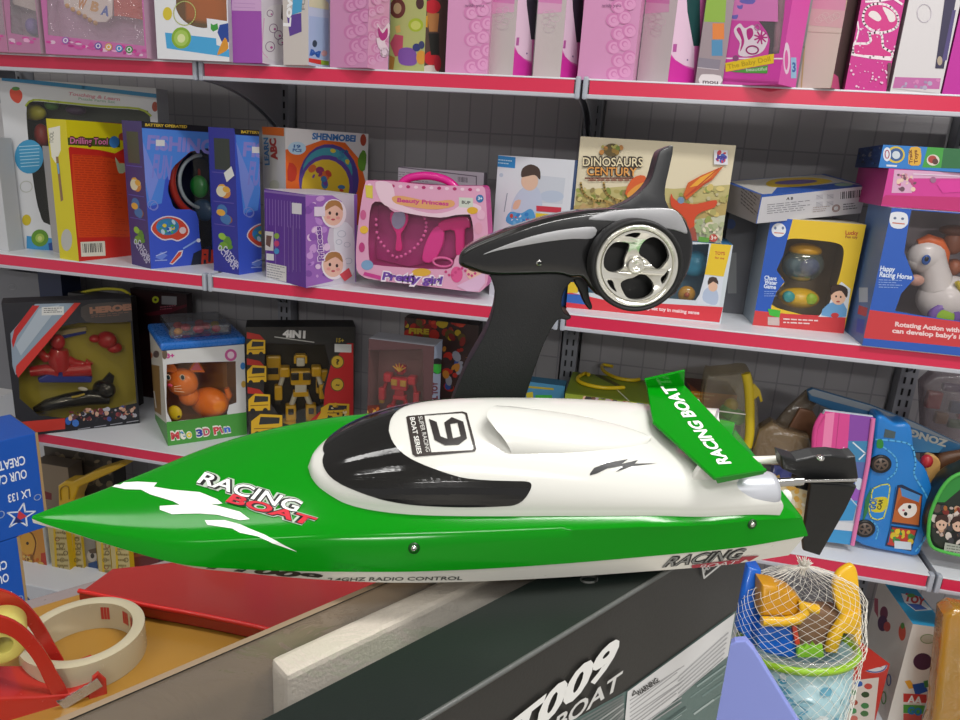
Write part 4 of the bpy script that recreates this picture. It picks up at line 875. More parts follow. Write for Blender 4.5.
def bubble_box(lab, bl, br, rt, x0, x1, txt):
    c = Carton('doll_box', lab, 'doll box', ZT, bl, br, H=TH, depth=.075, PQ=corner_up(bl, br, rt, .075, ZT), cols=dict(front='CB8BB5', side='B77CA4', right='D79CC0'), group='pink bubble print doll boxes')
    bubbles(c.front, x0-3, bl[1]-7, x1-4, 8, *BUB, r=7.2, cols=2, dy=13.5)
    if txt: c.front.text('with you', (bl[0]+(br[0]-bl[0])*.38+4, 7), (bl[0]+(br[0]-bl[0])*.38+23, 7), 3.2, '8A5A80', .01)
    return c
c = bubble_box('pink bubble print doll box with butterfly beside the white "Love" box', (330, 66), (367.5, 66.8), (388, 69.5), 356, 366, False); K = K6(280, 0); r = c.right
bubbles(r, 373, 60, 381, 7, 'D085B4', 'DBA4C8', r=5, dy=12)
r.poly(spline([K(578, 140), K(610, 180), K(650, 135), K(652, 210), K(625, 250), K(650, 300), K(620, 335), K(600, 300), K(585, 280), K(575, 230), K(595, 220)], True, 3), 'E9D4E2'); r.poly(spline([K(586, 160), K(612, 200), K(640, 165), K(640, 220), K(612, 245), K(590, 220)], True, 3), 'B52F86'); r.ring(*K(622, 315), 3.5, 4, 1.4, 'E9D4E2'); c.done()
# ice-cream box
c = two('green sweet shop box with ice cream and fruit pictures on the top shelf', (389, 69), (424, 72.5), (446, 74.5), 'B6C077', '5A4A42', name='toy_box', cat='toy box', inner='4A3A34'); K = K6(280, 0); f = c.front
f.ell(*K(705, 50), 8, 10, '6B3A32'); f.ell(*K(705, 50), 4, 5.5, 'B9A07A'); f.ell(*K(840, 20), 4, 6, '4A302C'); f.ell(*K(815, 150), 7.5, 6.8, 'A9C22E'); f.ell(*K(815, 152), 5, 4.5, 'CBD86A'); f.poly([K(660, 260), K(690, 205), K(740, 215), K(735, 330), K(690, 340)], 'C0526A'); f.poly([K(690, 160), K(720, 150), K(725, 190), K(700, 200)], 'D9B46A')
f.poly([K(655, 330), K(690, 345), K(680, 420), K(650, 412)], 'B0803A'); f.poly(spline([K(715, 300), K(770, 285), K(815, 310), K(820, 380), K(770, 395), K(715, 375)], True, 3), '7F55A8'); f.ell(*K(820, 285), 4, 4, '2E3F7A'); f.ell(*K(848, 345), 5, 7, 'DD9E3A'); f.ell(*K(850, 270), 3, 4, '37456E')
r = c.right; r.ell(*K(905, 350), 6.5, 7, 'C83238'); r.ell(*K(900, 420), 9, 5, 'DCCFC4'); r.ell(*K(945, 380), 3.5, 8, 'B8303E'); r.poly([K(880, 75), K(955, 80), K(945, 190), K(895, 190)], 'B8824E'); r.ell(*K(915, 40), 8, 7, 'C8323C'); r.poly([K(865, 95), K(885, 95), K(885, 165), K(868, 160)], 'E0A52E'); r.poly([K(890, 200), K(955, 200), K(955, 330), K(905, 330)], '2E332E'); c.done()
c = bubble_box('pink bubble print doll box right of the ice cream box', (445, 73.5), (487, 76), (491, 76.5), 476, 488, True); c.done()
def swirl_box(lab, lf, mid, rt, beige='C5BBBA', win='2B2533'):
    c = two(lab, lf, mid, rt, beige, 'D66CB0', group='pink and cream doll boxes')
    f, r = c.front, c.right; w = mid[0]-lf[0]; y = lf[1]
    f.poly([(lf[0], -60), (mid[0]+4, -60), (mid[0]+1.5, 12), (lf[0]+4, 14)], 'D9A5C4'); f.poly([(lf[0]+2, -60), (mid[0]+4, -60), (mid[0]+2, 4), (lf[0]+5, 2)], 'D483B8')
    for k in range(5): a = k*1.3; f.ring(lf[0]+w*.5+4+5*math.cos(a), y-60+6*math.sin(a), 5-.5*k, 3.4, .6, 'DCC3CE')
    f.ring(lf[0]+w*.62, y-50, 5.5, 4.2, .7, 'D6C6CC')
    X0, X1 = mid[0], rt[0]; d = X1-X0
    r.poly([(X0+4, -60), (X0+2, y-30), (X0+d*.3, y-22), (X0+d*.6, y-17), (X1, y-14), (X1+2, -60)], 'E3C4DA')
    r.poly([(X0+d*.6, -60), (X0+d*.75, y-70), (X1-.5, y-36), (X1+6, y-36), (X1+6, -60)], win)
    r.poly([(X0, y+3), (X1, y+4), (X1, y-12), (X0+d*.7, y-15), (X0+d*.3, y-22), (X0+.6, y-29)], 'CB2F9C'); r.rect(X0+d*.22, y-38, X0+d*.36, y-30, 'B0559A', 0, -.1); r.ell(X0+d*.75, y-22, .8, 1, '7A5A8A')
    c.done()
swirl_box('first pink and cream doll box right of the "with you" bubble box', (486.5, 75.5), (512.5, 76.6), (531.5, 78.8))
swirl_box('second pink and cream doll box, over the gap between the shelf bays', (532.5, 78.4), (560, 79.2), (577, 80.8))
c = bubble_box('pink bubble print doll box above the dinosaur box with a dark right side', (577, 81), (632.5, 82), (636, 83), 618, 630, True); c.right.ring(634, 57, 1.2, 3, .8, 'E8DCE6'); c.done()
swirl_box('pink and cream doll box with teal window left of the grey block box', (636.5, 82), (667.5, 82.4), (694, 85), 'CFC6C6', '1F4A4A')
# grey box with colour squares
c = Carton('toy_box', 'grey box with green, orange and blue squares on the top shelf', 'toy box', ZT, (695, 84.5), (720, 85.5), H=TH, PQ=line_up((695, 84.5), (722, 85.5), ZT, .02), depth=.08, cols=dict(front='8F8086', side='7C7076')); K = K6(690, 0); f = c.front
f.poly([K(85, 130), K(210, 135), K(235, -300), K(110, -300)], '7FA32E'); f.rect(*K(135, 140), *K(205, 235), 'CF7426'); f.rect(*K(130, 240), *K(195, 335), '3F7FA8'); f.poly([K(50, 345), K(185, 360), K(175, 420), K(40, 405)], '7A7280'); f.poly(spline([K(58, 500), K(62, 455), K(90, 445), K(185, 455), K(180, 505)], True, 2), 'D2C9CC'); f.text('mou', K(75, 500), K(168, 505), 4, '5A4A52', .03); f.line([K(45, 405), K(170, 418)], .8, 'B9B0B6'); c.done()
# bright pink baby doll box
c = Carton('doll_box', 'bright pink doll box with yellow label strip and doll leg in its window', 'doll box', ZT, (718.5, 80), (778.5, 82.5), H=TH, depth=.07, PQ=corner_up((718.5, 80), (778.5, 82.5), (795.5, 88), .07, ZT, -.05), cols=dict(front='C8449E', side='C8379A', right='D24FA6'), inner='7A4A6A',
           window=[K6(690, 0)(x, y) for x, y in ((470, 330), (500, 325), (535, 320), (560, 120), (600, -300), (420, -300), (415, 130), (460, 190), (480, 240))], win_mat=film('F6EAF4', .15, milky=.08)); f = c.front
f.rect(720, -60, 778, 20, 'D077B4', .03); f.poly([K(200, 350), K(560, 360), K(555, 480), K(178, 470)], 'C93BA0'); f.line([K(205, 350), K(560, 352)], 1.4, 'E8DCE6')
for x, y, s_ in ((345, 10, 8), (265, 100, 4), (300, 40, 3)): f.poly(spline([K(x-s_*6, y-8), K(x, y-s_*2), K(x+s_*6, y-12), K(x+s_*4, y+14), K(x-s_*4, y+10)], True, 2), '6A63B4')
f.poly(spline([K(x, y) for x, y in ((265, 175), (300, 140), (330, 170), (375, 150), (400, 175), (440, 190), (468, 225), (455, 280), (420, 320), (340, 340), (290, 325), (300, 260), (275, 220))], True, 3), 'DFD2DC')
f.poly(spline([K(x, y) for x, y in ((280, 180), (300, 165), (320, 215), (325, 260), (300, 310), (310, 240))], True, 3), 'B3287E'); f.poly(spline([K(x, y) for x, y in ((340, 180), (372, 170), (380, 210), (350, 240))], True, 3), 'B3287E')
for k in range(9): a = k*.7; f.line([K(425, 225), K(425+38*math.cos(a), 225+38*math.sin(a))], 1.6, 'B3287E')
f.ring(*K(375, 300), 6, 4, 1.4, 'B3287E'); f.ring(*K(405, 165), 2.6, 2.8, 1, 'C98AB4')
f.poly([K(212, 378), K(505, 322), K(503, 380), K(215, 432)], 'E2C21F'); f.text('The Baby Doll', K(228, 415), K(485, 365), 4.6, 'B99A12', .02); f.poly([K(245, 430), K(468, 392), K(465, 440), K(335, 438)], '4F9A3E'); f.text('beautiful', K(338, 428), K(462, 422), 3.2, 'B9D4B0', .02); f.ell(*K(275, 350), 3, 3, '8A4A7A'); f.poly([K(178, 470), K(530, 490), K(530, 500), K(178, 482)], 'B02F86')
r = c.right; r.ell(*K(580, 350), 3.4, 16, 'DFC6DA'); r.ell(*K(578, 360), 1.8, 10, 'D24F9E'); r.rect(*K(605, 345), *K(638, 470), '8FB9D8'); r.text('3', K(612, 430), K(634, 430), 9, '2F5FA0', .04)
b = MB(); P = lambda x, y, d=.03: c.at(x, y, d); b.tube([P(*K(575, -260)), P(*K(570, 100)), P(*K(552, 200)), P(*K(540, 270)), P(*K(536, 300))], [.021, .0185, .015, .012, .011], mat('D8A4B0', .4), 16); b.ball(P(*K(534, 300)), .012, .013, .012, mat('D8A4B0', .4)); tag(b.build('doll'), 'doll leg seen through the window of the bright pink box', 'doll'); c.done()
# faded beige and pink box
c = Carton('doll_box', 'faded cream and pink doll box with worn edges right of the bright pink box', 'doll box', ZT, (797.5, 87.5), (831, 88), H=TH, depth=.06, PQ=corner_up((797.5, 87.5), (831, 88), (842, 91), .06, ZT), cols=dict(front='C9B8AE', side='9A7F7A', right='4A3A38')); K = K6(800, 0); f = c.front
f.poly([K(75, -200), K(300, -200), K(272, 70), K(60, 60)], 'CE8FA8'); f.poly([K(62, 50), K(275, 65), K(262, 170), K(50, 150)], 'CBA4A8')
for k in range(6): f.ring(*K(110+k*22, 120-(k % 3)*14), 3.4, 3, .5, 'D6C3BE')
f.line([K(50, 190), K(255, 200)], .6, 'B9A79A'); f.line([K(8, 525), K(42, 90), K(65, -200)], 1.4, 'B39A6E'); f.line([K(185, 525), K(262, 180), K(300, -200)], .8, 'C4B092'); r = c.right; r.poly([K(185, 525), K(240, 545), K(228, 460), K(200, 440)], 'C4527E'); c.done()
# pink glitter box with huge lettering on its side
c = Carton('doll_box', 'hot pink glitter box with large white outlined lettering set sideways', 'doll box', ZT, (844.5, 90.5), (886, 92), H=TH, PQ=line_up((844.5, 90.5), (886, 92), ZT, -.002), depth=.08, cols=dict(front='C42687', side='8A3A62')); f = c.front
W_ = 'E6D9DF'
def outl(pts, k=3): P = spline([K(x, y) for x, y in pts], True, k); f.line(P, 2.4, W_, True); return P
P = [(390, 60), (440, 25), (520, 30), (575, 75), (590, 130), (570, 170), (500, 195), (430, 180), (380, 130)]; f.poly(spline([K(x, y) for x, y in P], True, 3), 'C9287E'); outl(P); P = [(410, 90), (430, 65), (465, 75), (488, 110), (470, 128), (440, 115)]; f.poly(spline([K(x, y) for x, y in P], True, 3), 'DDD4D4'); P = [(495, 40), (560, 75), (572, 120), (540, 132), (520, 95)]; f.poly(spline([K(x, y) for x, y in P], True, 3), 'DDD4D4')
P = [(318, 300), (325, 262), (400, 262), (425, 240), (418, 200), (480, 200), (495, 235), (500, 285), (548, 312), (548, 345), (440, 340), (330, 330)]; f.poly(spline([K(x, y) for x, y in P], True, 2), 'C9287E'); outl(P, 2)
P = [(500, 10), (560, 0), (600, 30), (620, -200), (420, -200), (410, 0)]; f.poly([K(x, y) for x, y in P], 'B92A80'); f.line([K(395, 10), K(480, 5), K(560, -10), K(612, 25)], 2.2, W_)
f.line([K(345, 130), K(352, 180), K(338, 240), K(312, 280)], 1.6, W_); f.line([K(305, 325), K(420, 345), K(545, 358)], 2.2, W_)
R = random.Random(21)
for k in range(46): x = R.uniform(290, 530); y = R.uniform(370, 530) if k > 14 else R.uniform(170, 320); s_ = R.uniform(.25, 1.3); f.ell(*K(x+ (0 if k > 14 else (40 if x > 420 else 30)), y), s_, s_, 'E2B9D2')
f.rect(*K(525, 378), *K(545, 545), '6A4550', 0, -.03); c.done()
# white box, dark strip
c = Carton('doll_box', 'plain white doll box with pink band at its foot and dark violet strip', 'doll box', ZT, (890, 92), (940, 95), H=TH, PQ=line_up((890, 92), (940, 95), ZT, -.002), depth=.08, cols=dict(front='CFCBCD', side='BDB8BC')); f = c.front
f.poly([K(570, 462), K(845, 470), K(835, 535), K(555, 528)], 'B8629E'); f.blobs(*K(575, 470), *K(830, 525), ['A9A0B8', 'C97AAE', '9A86A8'], 14, 1, 2.6, 3, .03); f.poly([K(895, -200), K(970, -200), K(862, 412), K(810, 410)], '2E2848'); f.poly([K(915, 60), K(935, 60), K(880, 360), K(850, 370)], '4A3E74'); f.ell(*K(838, 365), 2.6, 4.6, 'A99A86'); f.line([K(560, 530), K(845, 562)], .8, 'BDB8BC'); f.ring(*K(745, 80), 7, 9, .7, 'C4BCC8'); c.done()
c = Carton('doll_box', 'plain magenta box at the right end of the top shelf', 'doll box', ZT, (942, 95), (1000, 98), H=TH, PQ=line_up((942, 95), (1000, 98), ZT, -.002), depth=.08, cols=dict(front='B81F96', side='A01A82')); c.front.line([K(850, 560), K(990, -120)], 1, 'C84FAE'); c.done()
# ------------------------------------------------------------------ goods on the second shelf
BABY_SKIN = 'E3B9A6'
# big white fruit box at the left end
P0, Q0 = line_up((17.5, 252.5), (166, 258), ZM, .085, 13); U0 = (Q0-P0).normalized(); H0 = onpl(2.5, 78, P0, V((U0.y, -U0.x, 0))).z-ZM
K = K6(0, 70)
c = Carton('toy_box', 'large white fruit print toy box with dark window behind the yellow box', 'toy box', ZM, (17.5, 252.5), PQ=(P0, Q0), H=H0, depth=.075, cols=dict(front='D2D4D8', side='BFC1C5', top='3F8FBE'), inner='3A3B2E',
           window=spline([K(x, y) for x, y in ((160, 215), (200, 188), (350, 200), (600, 225), (830, 240), (900, 280), (905, 600), (880, 900), (600, 960), (300, 930), (240, 860), (205, 700), (170, 420))], True, 3), win_mat=film('EEF4EE', .10, rough=.06))
f = c.front; f.line([K(18, 52), K(500, 105), K(960, 158)], 4, '3F8FBE'); f.poly(spline([K(x, y) for x, y in ((60, 120), (90, 108), (125, 125), (135, 160), (115, 198), (85, 190), (62, 160))], True, 3), 'D8503A')
f.ell(*K(95, 112), 4, 2, '5A8A4A'); f.line(spline([K(x, y) for x, y in ((155, 215), (200, 180), (350, 192), (600, 217), (830, 232), (905, 275))], False, 3), 2, 'A9B83E')
f.text('Touching & Learn', K(410, 150), K(720, 185), 3.2, 'C98A9A', .03, .1); f.text('Puzzle Farm Set', K(470, 178), K(690, 200), 2.4, '8FAFA0', .02)
f.ell(*K(175, 520), 14.5, 17, '3F96C4')
for k in range(7): f.line([K(115+k*2, 460+k*20), K(235, 452+k*20)], .8, 'A9D2E6')
f.ell(*K(930, 220), 3, 5, 'A04A3A'); K2_ = K6(0, 160); f.ell(*K2_(160, 360), 4.5, 5.5, 'C9B52E'); f.ring(*K2_(158, 160), 6, 5.5, .8, 'B9BDB4'); f.poly([K2_(160, 455), K2_(320, 470), K2_(310, 550), K2_(160, 530)], '3F8FC4'); f.ell(*K2_(240, 468), 8.6, 8.6, '5F8F2E'); f.ell(*K2_(240, 468), 4.5, 4.5, '9AB84E'); f.ell(*K2_(240, 470), 2.2, 2.4, 'C4CF7A')
f.poly([K2_(290, 500), K2_(345, 485), K2_(350, 570), K2_(300, 560)], '2A4A8E')
for nm, px_, py_, rx, rz, cc_, lab in (('toy_fruit', 33, 112, .040, .022, 'B9A823', 'yellow toy fruit behind the window of the large white fruit box'), ('toy_fruit', 52, 105, .02, .014, '4A7A2E', 'green toy leaf piece behind the window of the large white fruit box'), ('toy_fruit', 76, 110, .03, .014, '4A2A52', 'dark purple toy grapes behind the window of the large white fruit box'), ('toy_fruit', 42, 135, .02, .03, 'A8302A', 'red toy fruit behind the window of the large white fruit box')):
    b = MB(); b.ball(c.at(px_, py_, .045), rx, .018, rz, mat(cc_, .4)); tag(b.build(nm), lab, 'toy fruit', 'toy fruit in the large white box')
c.done()
c = Carton('toy_box', 'narrow white box with coloured letters down its front at the far left of the shelf', 'toy box', ZM, None, PQ=line_up((-16, 252), (9, 253), ZM, .03), H=.30, depth=.05, cols=dict(front='C4C6CA', side='B4B6BA')); f = c.front; K = K6(0, 70); K2_ = K6(0, 160)
for k, (y, cc_) in enumerate(((300, '3F8F4A'), (380, '3F8F4A'), (430, '6A4A9E'), (480, 'C8443A'), (540, '4A9A5A'), (600, 'C8643A'), (650, '7A4A9E'))): f.text('KIDSGOX'[k], K(4+k*3, y+30), K(32+k*3, y+34), 6.5, cc_, .06)
f.ring(*K2_(60, 330), 3.4, 8, 1.2, 'B8503E'); f.ell(*K2_(40, 130), 2.4, 8, '6A3F9A'); c.done()
# narrow white and red box between
c = Carton('toy_box', 'narrow grey box between the white fruit box and the yellow and red box', 'toy box', ZM, None, PQ=lcorner_up((53, 258), (62, 259), (80, 262), .05, ZM, .075), H=.285, depth=.05, cols=dict(front='B9B5B5', side='A9A5A5'))
K = K6(0, 70); f = c.front; f.poly([K(242, 440), K(275, 445), K(300, 640), K(270, 640)], '9A3038'); c.done()
# yellow and red box
c = Carton('toy_box', 'yellow and red box with orange text panel and barcode on the second shelf', 'toy box', ZM, None, PQ=lcorner_up((60, 260), (79, 261.5), (131.6, 262), .075, ZM), tl=(63.5, 119.5), depth=.075, cols=dict(front='C8281E', side='D6C814', top='D9CF2A')); f = c.front
f.poly([K(380, 295), K(740, 325), K(745, 470), K(690, 500), K(600, 480), K(420, 460), K(410, 470)], 'D9CB14'); f.poly([K(400, 405), K(720, 410), K(720, 465), K(400, 450)], '4A5A1E')
f.text('Drilling Tool', K(418, 442), K(648, 450), 7.2, '5A1F2A', .07); f.text('Drilling Tool', K(420, 440), K(645, 447), 6, 'DB7FA8', .02); f.ell(*K(685, 432), 5, 6, '3F7FC4'); f.ell(*K(735, 400), 4, 4, 'B04A3A')
f.poly([K(430, 505), K(600, 515), K(640, 520), K(750, 560), K(765, 700), K(790, 1000), K(470, 1005), K(440, 740)], 'DB4A1C'); f.rows(*K(440, 510), *K(720, 880), 26, 'C03418', .35, .05, .075, 5); f.rows(*K(470, 880), *K(770, 1000), 9, 'C83A18', .35, .05, .075, 8)
f.poly(spline([K(x, y) for x, y in ((690, 520), (715, 560), (745, 560), (752, 610), (715, 620), (700, 580))], True, 2), 'B9C4A0'); K2_ = K6(0, 160); f.bars(*K2_(482, 492), *K2_(628, 580), '3A3A3A', 'DFDCCB', -.04, .06)
l = c.left; l.poly([K(290, 350), K(360, 335), K(365, 480), K(335, 560), K(310, 520)], 'E6E4D4'); l.poly([K(335, 520), K(350, 520), K(380, 780), K(365, 790)], '8A6A4A'); l.ell(*K2_(400, 480), 5.5, 11, 'B9B9B4')
l.text('TOOL', K(320, 440), K(322, 370), 4, '8A8A7A', .02); l.poly([K(340, 560), K(352, 560), K(358, 620), K(350, 625)], '6FA8D2'); c.done()
# fishing games
def fishing(lab, bl, br, tl, back, dx, dy, dark, dep=.09):
    c = Carton('game_box', lab, 'game box', ZM, None, PQ=lcorner_up(back, bl, br, dep, ZM, None, -.05), tl=tl, depth=dep, cols=dict(front='3A55C4', side='2A2C8E' if not dark else '41306E', top='23252E'), group='blue fishing game boxes', inner='20242C',
               window=[(x+dx, y+dy) for x, y in spline([(170, 178), (176, 158), (188, 146), (205, 139.5), (222, 139), (232, 141), (232, 240), (226, 262), (206, 262), (200, 240), (196, 212), (176, 209), (171, 200), (168, 190)], True, 3)], win_mat=film('EEF2F4', .16, rough=.05)); f = c.front; k = 120+dx, 110+dy
    K = K6(*k); f.poly([K(108, 62), K(600, 92), K(600, 138), K(114, 105)], '1C1D24'); f.text('BATTERY OPERATED', K(150, 96), K(402, 108), 2.6, 'D2B23A', .04)
    f.poly([K(118, 108), K(600, 140), K(600, 240), K(520, 230), K(420, 250), K(330, 330), K(270, 420), K(250, 560), K(165, 580)], '4F86DE'); f.poly([K(120, 150), K(180, 300), K(230, 420), K(180, 560), K(150, 420)], '7A8EDE')
    f.text('FISHING', K(160, 232), K(560, 262), 13.5, '8A86D2', .04); f.text('FUN', K(190, 400), K(300, 412), 22, '7E84D6', .04); f.rect(*K(215, 178), *K(268, 215), 'DADADA', .04)
    K2_ = K6(100+dx, 220+dy); f.ring(*K(195, 570), 5, 4.4, .8, '8A94DC', .5); f.ring(*K(205, 578), 3.6, 4, .8, '8A94DC', .5)
    f.poly(spline([K2_(x, y) for x, y in ((305, 60), (330, 5), (400, -25), (480, -10), (530, 40), (530, 90), (470, 128), (430, 118), (370, 120))], True, 3), 'D9D0D8'); f.poly(spline([K2_(x, y) for x, y in ((312, 60), (335, 10), (400, -18), (475, -4), (522, 42), (522, 88), (470, 120), (430, 110), (372, 112))], True, 3), 'CB4632')
    f.ell(*K2_(405, 40), 11.5, 8.5, '3A7FA8'); f.blobs(*K2_(350, 10), *K2_(455, 75), ['2E7FC4', '4FA83E', 'D8C23A', '2F55A8', 'B9D2DE'], 15, 1.2, 3, 5); f.ell(*K2_(495, 62), 3.4, 3.4, 'D9C2C2')
    f.poly([K2_(415, 262), K2_(470, 185), K2_(498, 180), K2_(490, 215), K2_(435, 268)], 'D9D2DA'); f.poly([K2_(420, 258), K2_(472, 192), K2_(490, 190), K2_(482, 212), K2_(435, 260)], 'D24A30'); f.line([K2_(500, 170), K2_(580, 122)], 1.6, '8AA8E2'); f.ell(*K2_(590, 122), 2, 2, 'E6E6F0')
    f.poly([K2_(330, 225), K2_(365, 190), K2_(405, 210), K2_(370, 240)], '6A86D8'); f.line([K2_(330, 243), K2_(400, 240)], 1, '9AAAE2'); f.line([K2_(335, 215), K2_(398, 190)], .8, 'B9C4EA')
    f.poly([K2_(560, 200), K2_(660, 150), K2_(700, 290), K2_(540, 290)], '22283A'); f.text('FUN', K2_(606, 270), K2_(720, 275), 15, 'C23A2A', .06)
    l = c.luv; l.rect(.2, .72, .8, .93, '4A4A3A' if dark else '33382E'); R = random.Random(9)
    for v, cs in ((.60, ('D9A23A', 'B8442E', 'D8D0B0', 'C9843A')), (.42, ('3F6FA8', 'D8D0B0', 'D9A23A', '8A5A2A')), (.22, ('6F9A2A', '8FBA3A', '5A8A26', '6F9A2A'))):
        for i in range(7): l.ell(.5+R.uniform(-.14, .14), v+R.uniform(-.05, .05), R.uniform(.10, .22), R.uniform(.02, .04), R.choice(cs))
    l.text('OCTOPUS', (.18, .17), (.8, .03), 1, 'C4C0DA', .03, 0, (.12, .03)); l.text('CATCHER', (.40, .17), (.97, .04), 1, 'C4C0DA', .03, 0, (.12, .03))
    for v in (.70, .50, .34): l.line([(.1, v), (.9, v)], .006, '5A4FA8')
    if not dark: l.poly([(.55, .70), (.85, .75), (.95, .69), (.65, .64)], 'DADAD6')
    return c
c = fishing('blue fishing game box with red rimmed toy, left one of the pair', (151, 269), (214, 268), (138, 121), (132, 261), 0, 0, True)
def torus_arc(mb, C, U_, W_, R_, r_, a0, a1, m, n=16):
    mb.tube([C+U_*(R_*math.cos(a0+(a1-a0)*i/n))+W_*(R_*math.sin(a0+(a1-a0)*i/n)) for i in range(n+1)], r_, m, 10)
tw_ = thing('toy_fishing_game', 'red and grey round fishing toy behind the window of the left blue game box', 'toy', c.at(195, 180, .03))
b = MB(); C0 = c.at(203, 182, .028); torus_arc(b, C0, c.U, UP, .092, .010, 1.75, 4.3, mat('C8361E', .25, 0, .5, .3)); b.build('red_rim', tw_)
b = MB(); torus_arc(b, C0, c.U, UP, .070, .005, 1.6, 4.6, mat('B9BEC0', .2)); b.ball(C0-c.U*.012-UP*.012, .026, .016, .030, mat('1F8A2E', .3, 0, .5, .3)); b.cbox(C0+UP*.02+c.U*.02, .06, .02, .03, 'A8301E', .006); b.ball(C0+UP*-.075, .035, .018, .03, mat('2A4A6A', .3)); b.build('pond', tw_)
c.done()
c = fishing('second blue fishing game box behind the purple doll box, white tag on its side', (239, 275), (262, 274.5), (235, 128.5), (214, 270), 96, 7, False, .09)
b = MB(); C0 = c.at(300, 190, .028); torus_arc(b, C0, c.U, UP, .075, .0075, 2.0, 4.2, mat('C8361E', .25)); b.ball(C0-c.U*.02, .03, .016, .03, mat('24507A', .3)); tag(b.build('toy_fishing_game'), 'dark round toy behind the window of the second blue game box', 'toy'); c.done()
# orange learning box
c = Carton('toy_box', 'orange and white learning box with round yellow game picture behind the purple doll box', 'toy box', ZM, (287, 262), PQ=lcorner_up((265, 260), (287, 262), (366, 268), .125, ZM, .125), tl=(283.5, 127.5), depth=.125, cols=dict(front='DBD8D8', side='C9C6C0', left='C9C6C0', top='D86A1E'), group=None); f = c.front; K = lambda x, y: (x/4+240, y/4)
f.poly([K(172, 600), K(260, 585), K(330, 560), K(420, 570), K(480, 640), K(510, 760), K(505, 900), K(175, 900)], 'DD6420'); f.text('SHENMOBEI', K(288, 556), K(462, 566), 6, '2F6FB0', .05); f.ell(*K(228, 593), 9, 6.5, 'B4D2E6'); f.text('19', K(214, 590), K(242, 592), 3, '2F5FA0', .04); f.text('PCS', K(210, 606), K(246, 608), 3, '2F5FA0', .04)
f.ell(*K(355, 720), 30, 36, '4A3E86'); f.ell(*K(350, 690), 25, 25, '3F8FA0'); f.ell(*K(345, 740), 27, 30, '5A3F8E'); f.ell(*K(342, 745), 24, 27, 'D4B22E'); f.blobs(*K(280, 670), *K(410, 790), ['B8402E', '6A3F8E', 'C8642E', '8A2E5A', '3F6FA0'], 16, 2, 5, 11); f.blobs(*K(370, 600), *K(430, 650), ['3A7A9A', '2F5F8E', '5FA04A', 'C8B43A'], 10, 1.5, 3, 12)
f.poly(spline([K(490, 600), K(505, 620), K(498, 680), K(478, 680), K(470, 640)], True, 2), '5F8F2E'); f.ell(*K(492, 560), 3, 6, 'A8442E'); f.poly(spline([K(195, 650), K(225, 670), K(220, 720), K(190, 720)], True, 2), 'B8341E')
l = c.left; l.poly([K(88, 505), K(176, 512), K(176, 545), K(90, 538)], 'D86A1E'); l.text('LEARN', K(118, 660), K(112, 550), 4.5, '3F7FB0', .04); l.text('ABC', K(150, 640), K(142, 552), 6, 'A83A30', .06); l.ell(*K(138, 740), 5, 5, 'B9B9A8'); c.done()
# purple doll box
P_, Q_ = corner_up((266, 280), (306, 288), (356, 281), .155, ZM, -.035, .03)
c = Carton('doll_box', 'purple doll box with white print and doll faces on its clear right side', 'doll box', ZM, None, PQ=(P_, Q_), H=onpl(306, 194.5, Q_, V((0, -1, 0))).z-ZM, depth=.155, cols=dict(front='5A2A8E', side='4E2480', right='8A5AAE', top='D9D4DE', back='8E78A4'), inner='9A8AA8')
K = lambda x, y: (x/3.69+240, y/3.69+120); f = c.front
f.line([K(86, 262), K(242, 280)], 2, '8A6AAE')
for k in range(12): f.line([K(98+k*11, 290+k*1.4), K(99+k*11, 290+k*1.4+(95 if k % 3 else 250))], .6, '8E6FB4')
f.rect(*K(192, 305), *K(228, 345), 'DAD6DA', .1); f.rect(*K(93, 410), *K(124, 480), 'D4CEC8', .1); f.poly([K(98, 425), K(118, 428), K(112, 470), K(96, 460)], '6A4A3A')
for k, cc_ in enumerate(('8AA83A', 'C43A6A', '3F8FC4')): f.ell(*K(136, 428+k*28), 2.6, 3, cc_)
f.rect(*K(98, 492), *K(126, 516), 'DCDCDA', .1); f.poly([K(98, 525), K(172, 540), K(172, 598), K(98, 580)], 'D6D2CE'); f.rows(*K(100, 530), *K(168, 585), 6, '8A8A90', .35, .2)
for k in range(4): f.line([K(180+k*14, 390), K(181+k*14, 560)], .5, '7F5FA6')
r = c.right; A_r = [K(240, 278), K(340, 278), K(375, 300), K(385, 345), K(372, 390), K(330, 400), K(322, 440), K(332, 490), K(372, 500), K(382, 560), K(340, 595), K(240, 618)]
r.poly([K(240, 278), K(420, 266), K(425, 600), K(240, 618)], mat('CBC6D2', .25)); r.poly(spline([K(352, 380), K(415, 400), K(420, 560), K(385, 570), K(350, 480)], True, 3), 'DADEE6')
for x, y, s_ in ((375, 420, 4), (395, 460, 3), (365, 450, 3), (400, 520, 3.5)): r.ring(*K(x, y), s_, s_*.8, .5, 'A9B4C4')
r.poly(A_r, '9A66B8'); r.blobs(*K(250, 290), *K(320, 590), ['B98AD0', '7F4EA4', 'C79AD6', 'E0C4E2', '8A56AE'], 40, 1.5, 4.5, 14)
for cy in (345, 535):
    r.ell(*K(345, cy), 12.5, 14.5, 'E8E0E6'); r.ell(*K(342, cy), 10, 12, BABY_SKIN); r.poly(spline([K(310, cy-10), K(325, cy-45), K(365, cy-45), K(378, cy-10), K(350, cy-30)], True, 3), 'A87A4A'); r.ell(*K(330, cy-2), 1.3, 1.8, '3A2A2A'); r.ell(*K(356, cy+2), 1.3, 1.8, '3A2A2A'); r.ell(*K(342, cy+22), 2, 1, 'B84A5A'); r.ell(*K(325, cy+14), 2, 1.6, 'DE9A94'); r.ell(*K(360, cy+16), 2, 1.6, 'DE9A94')
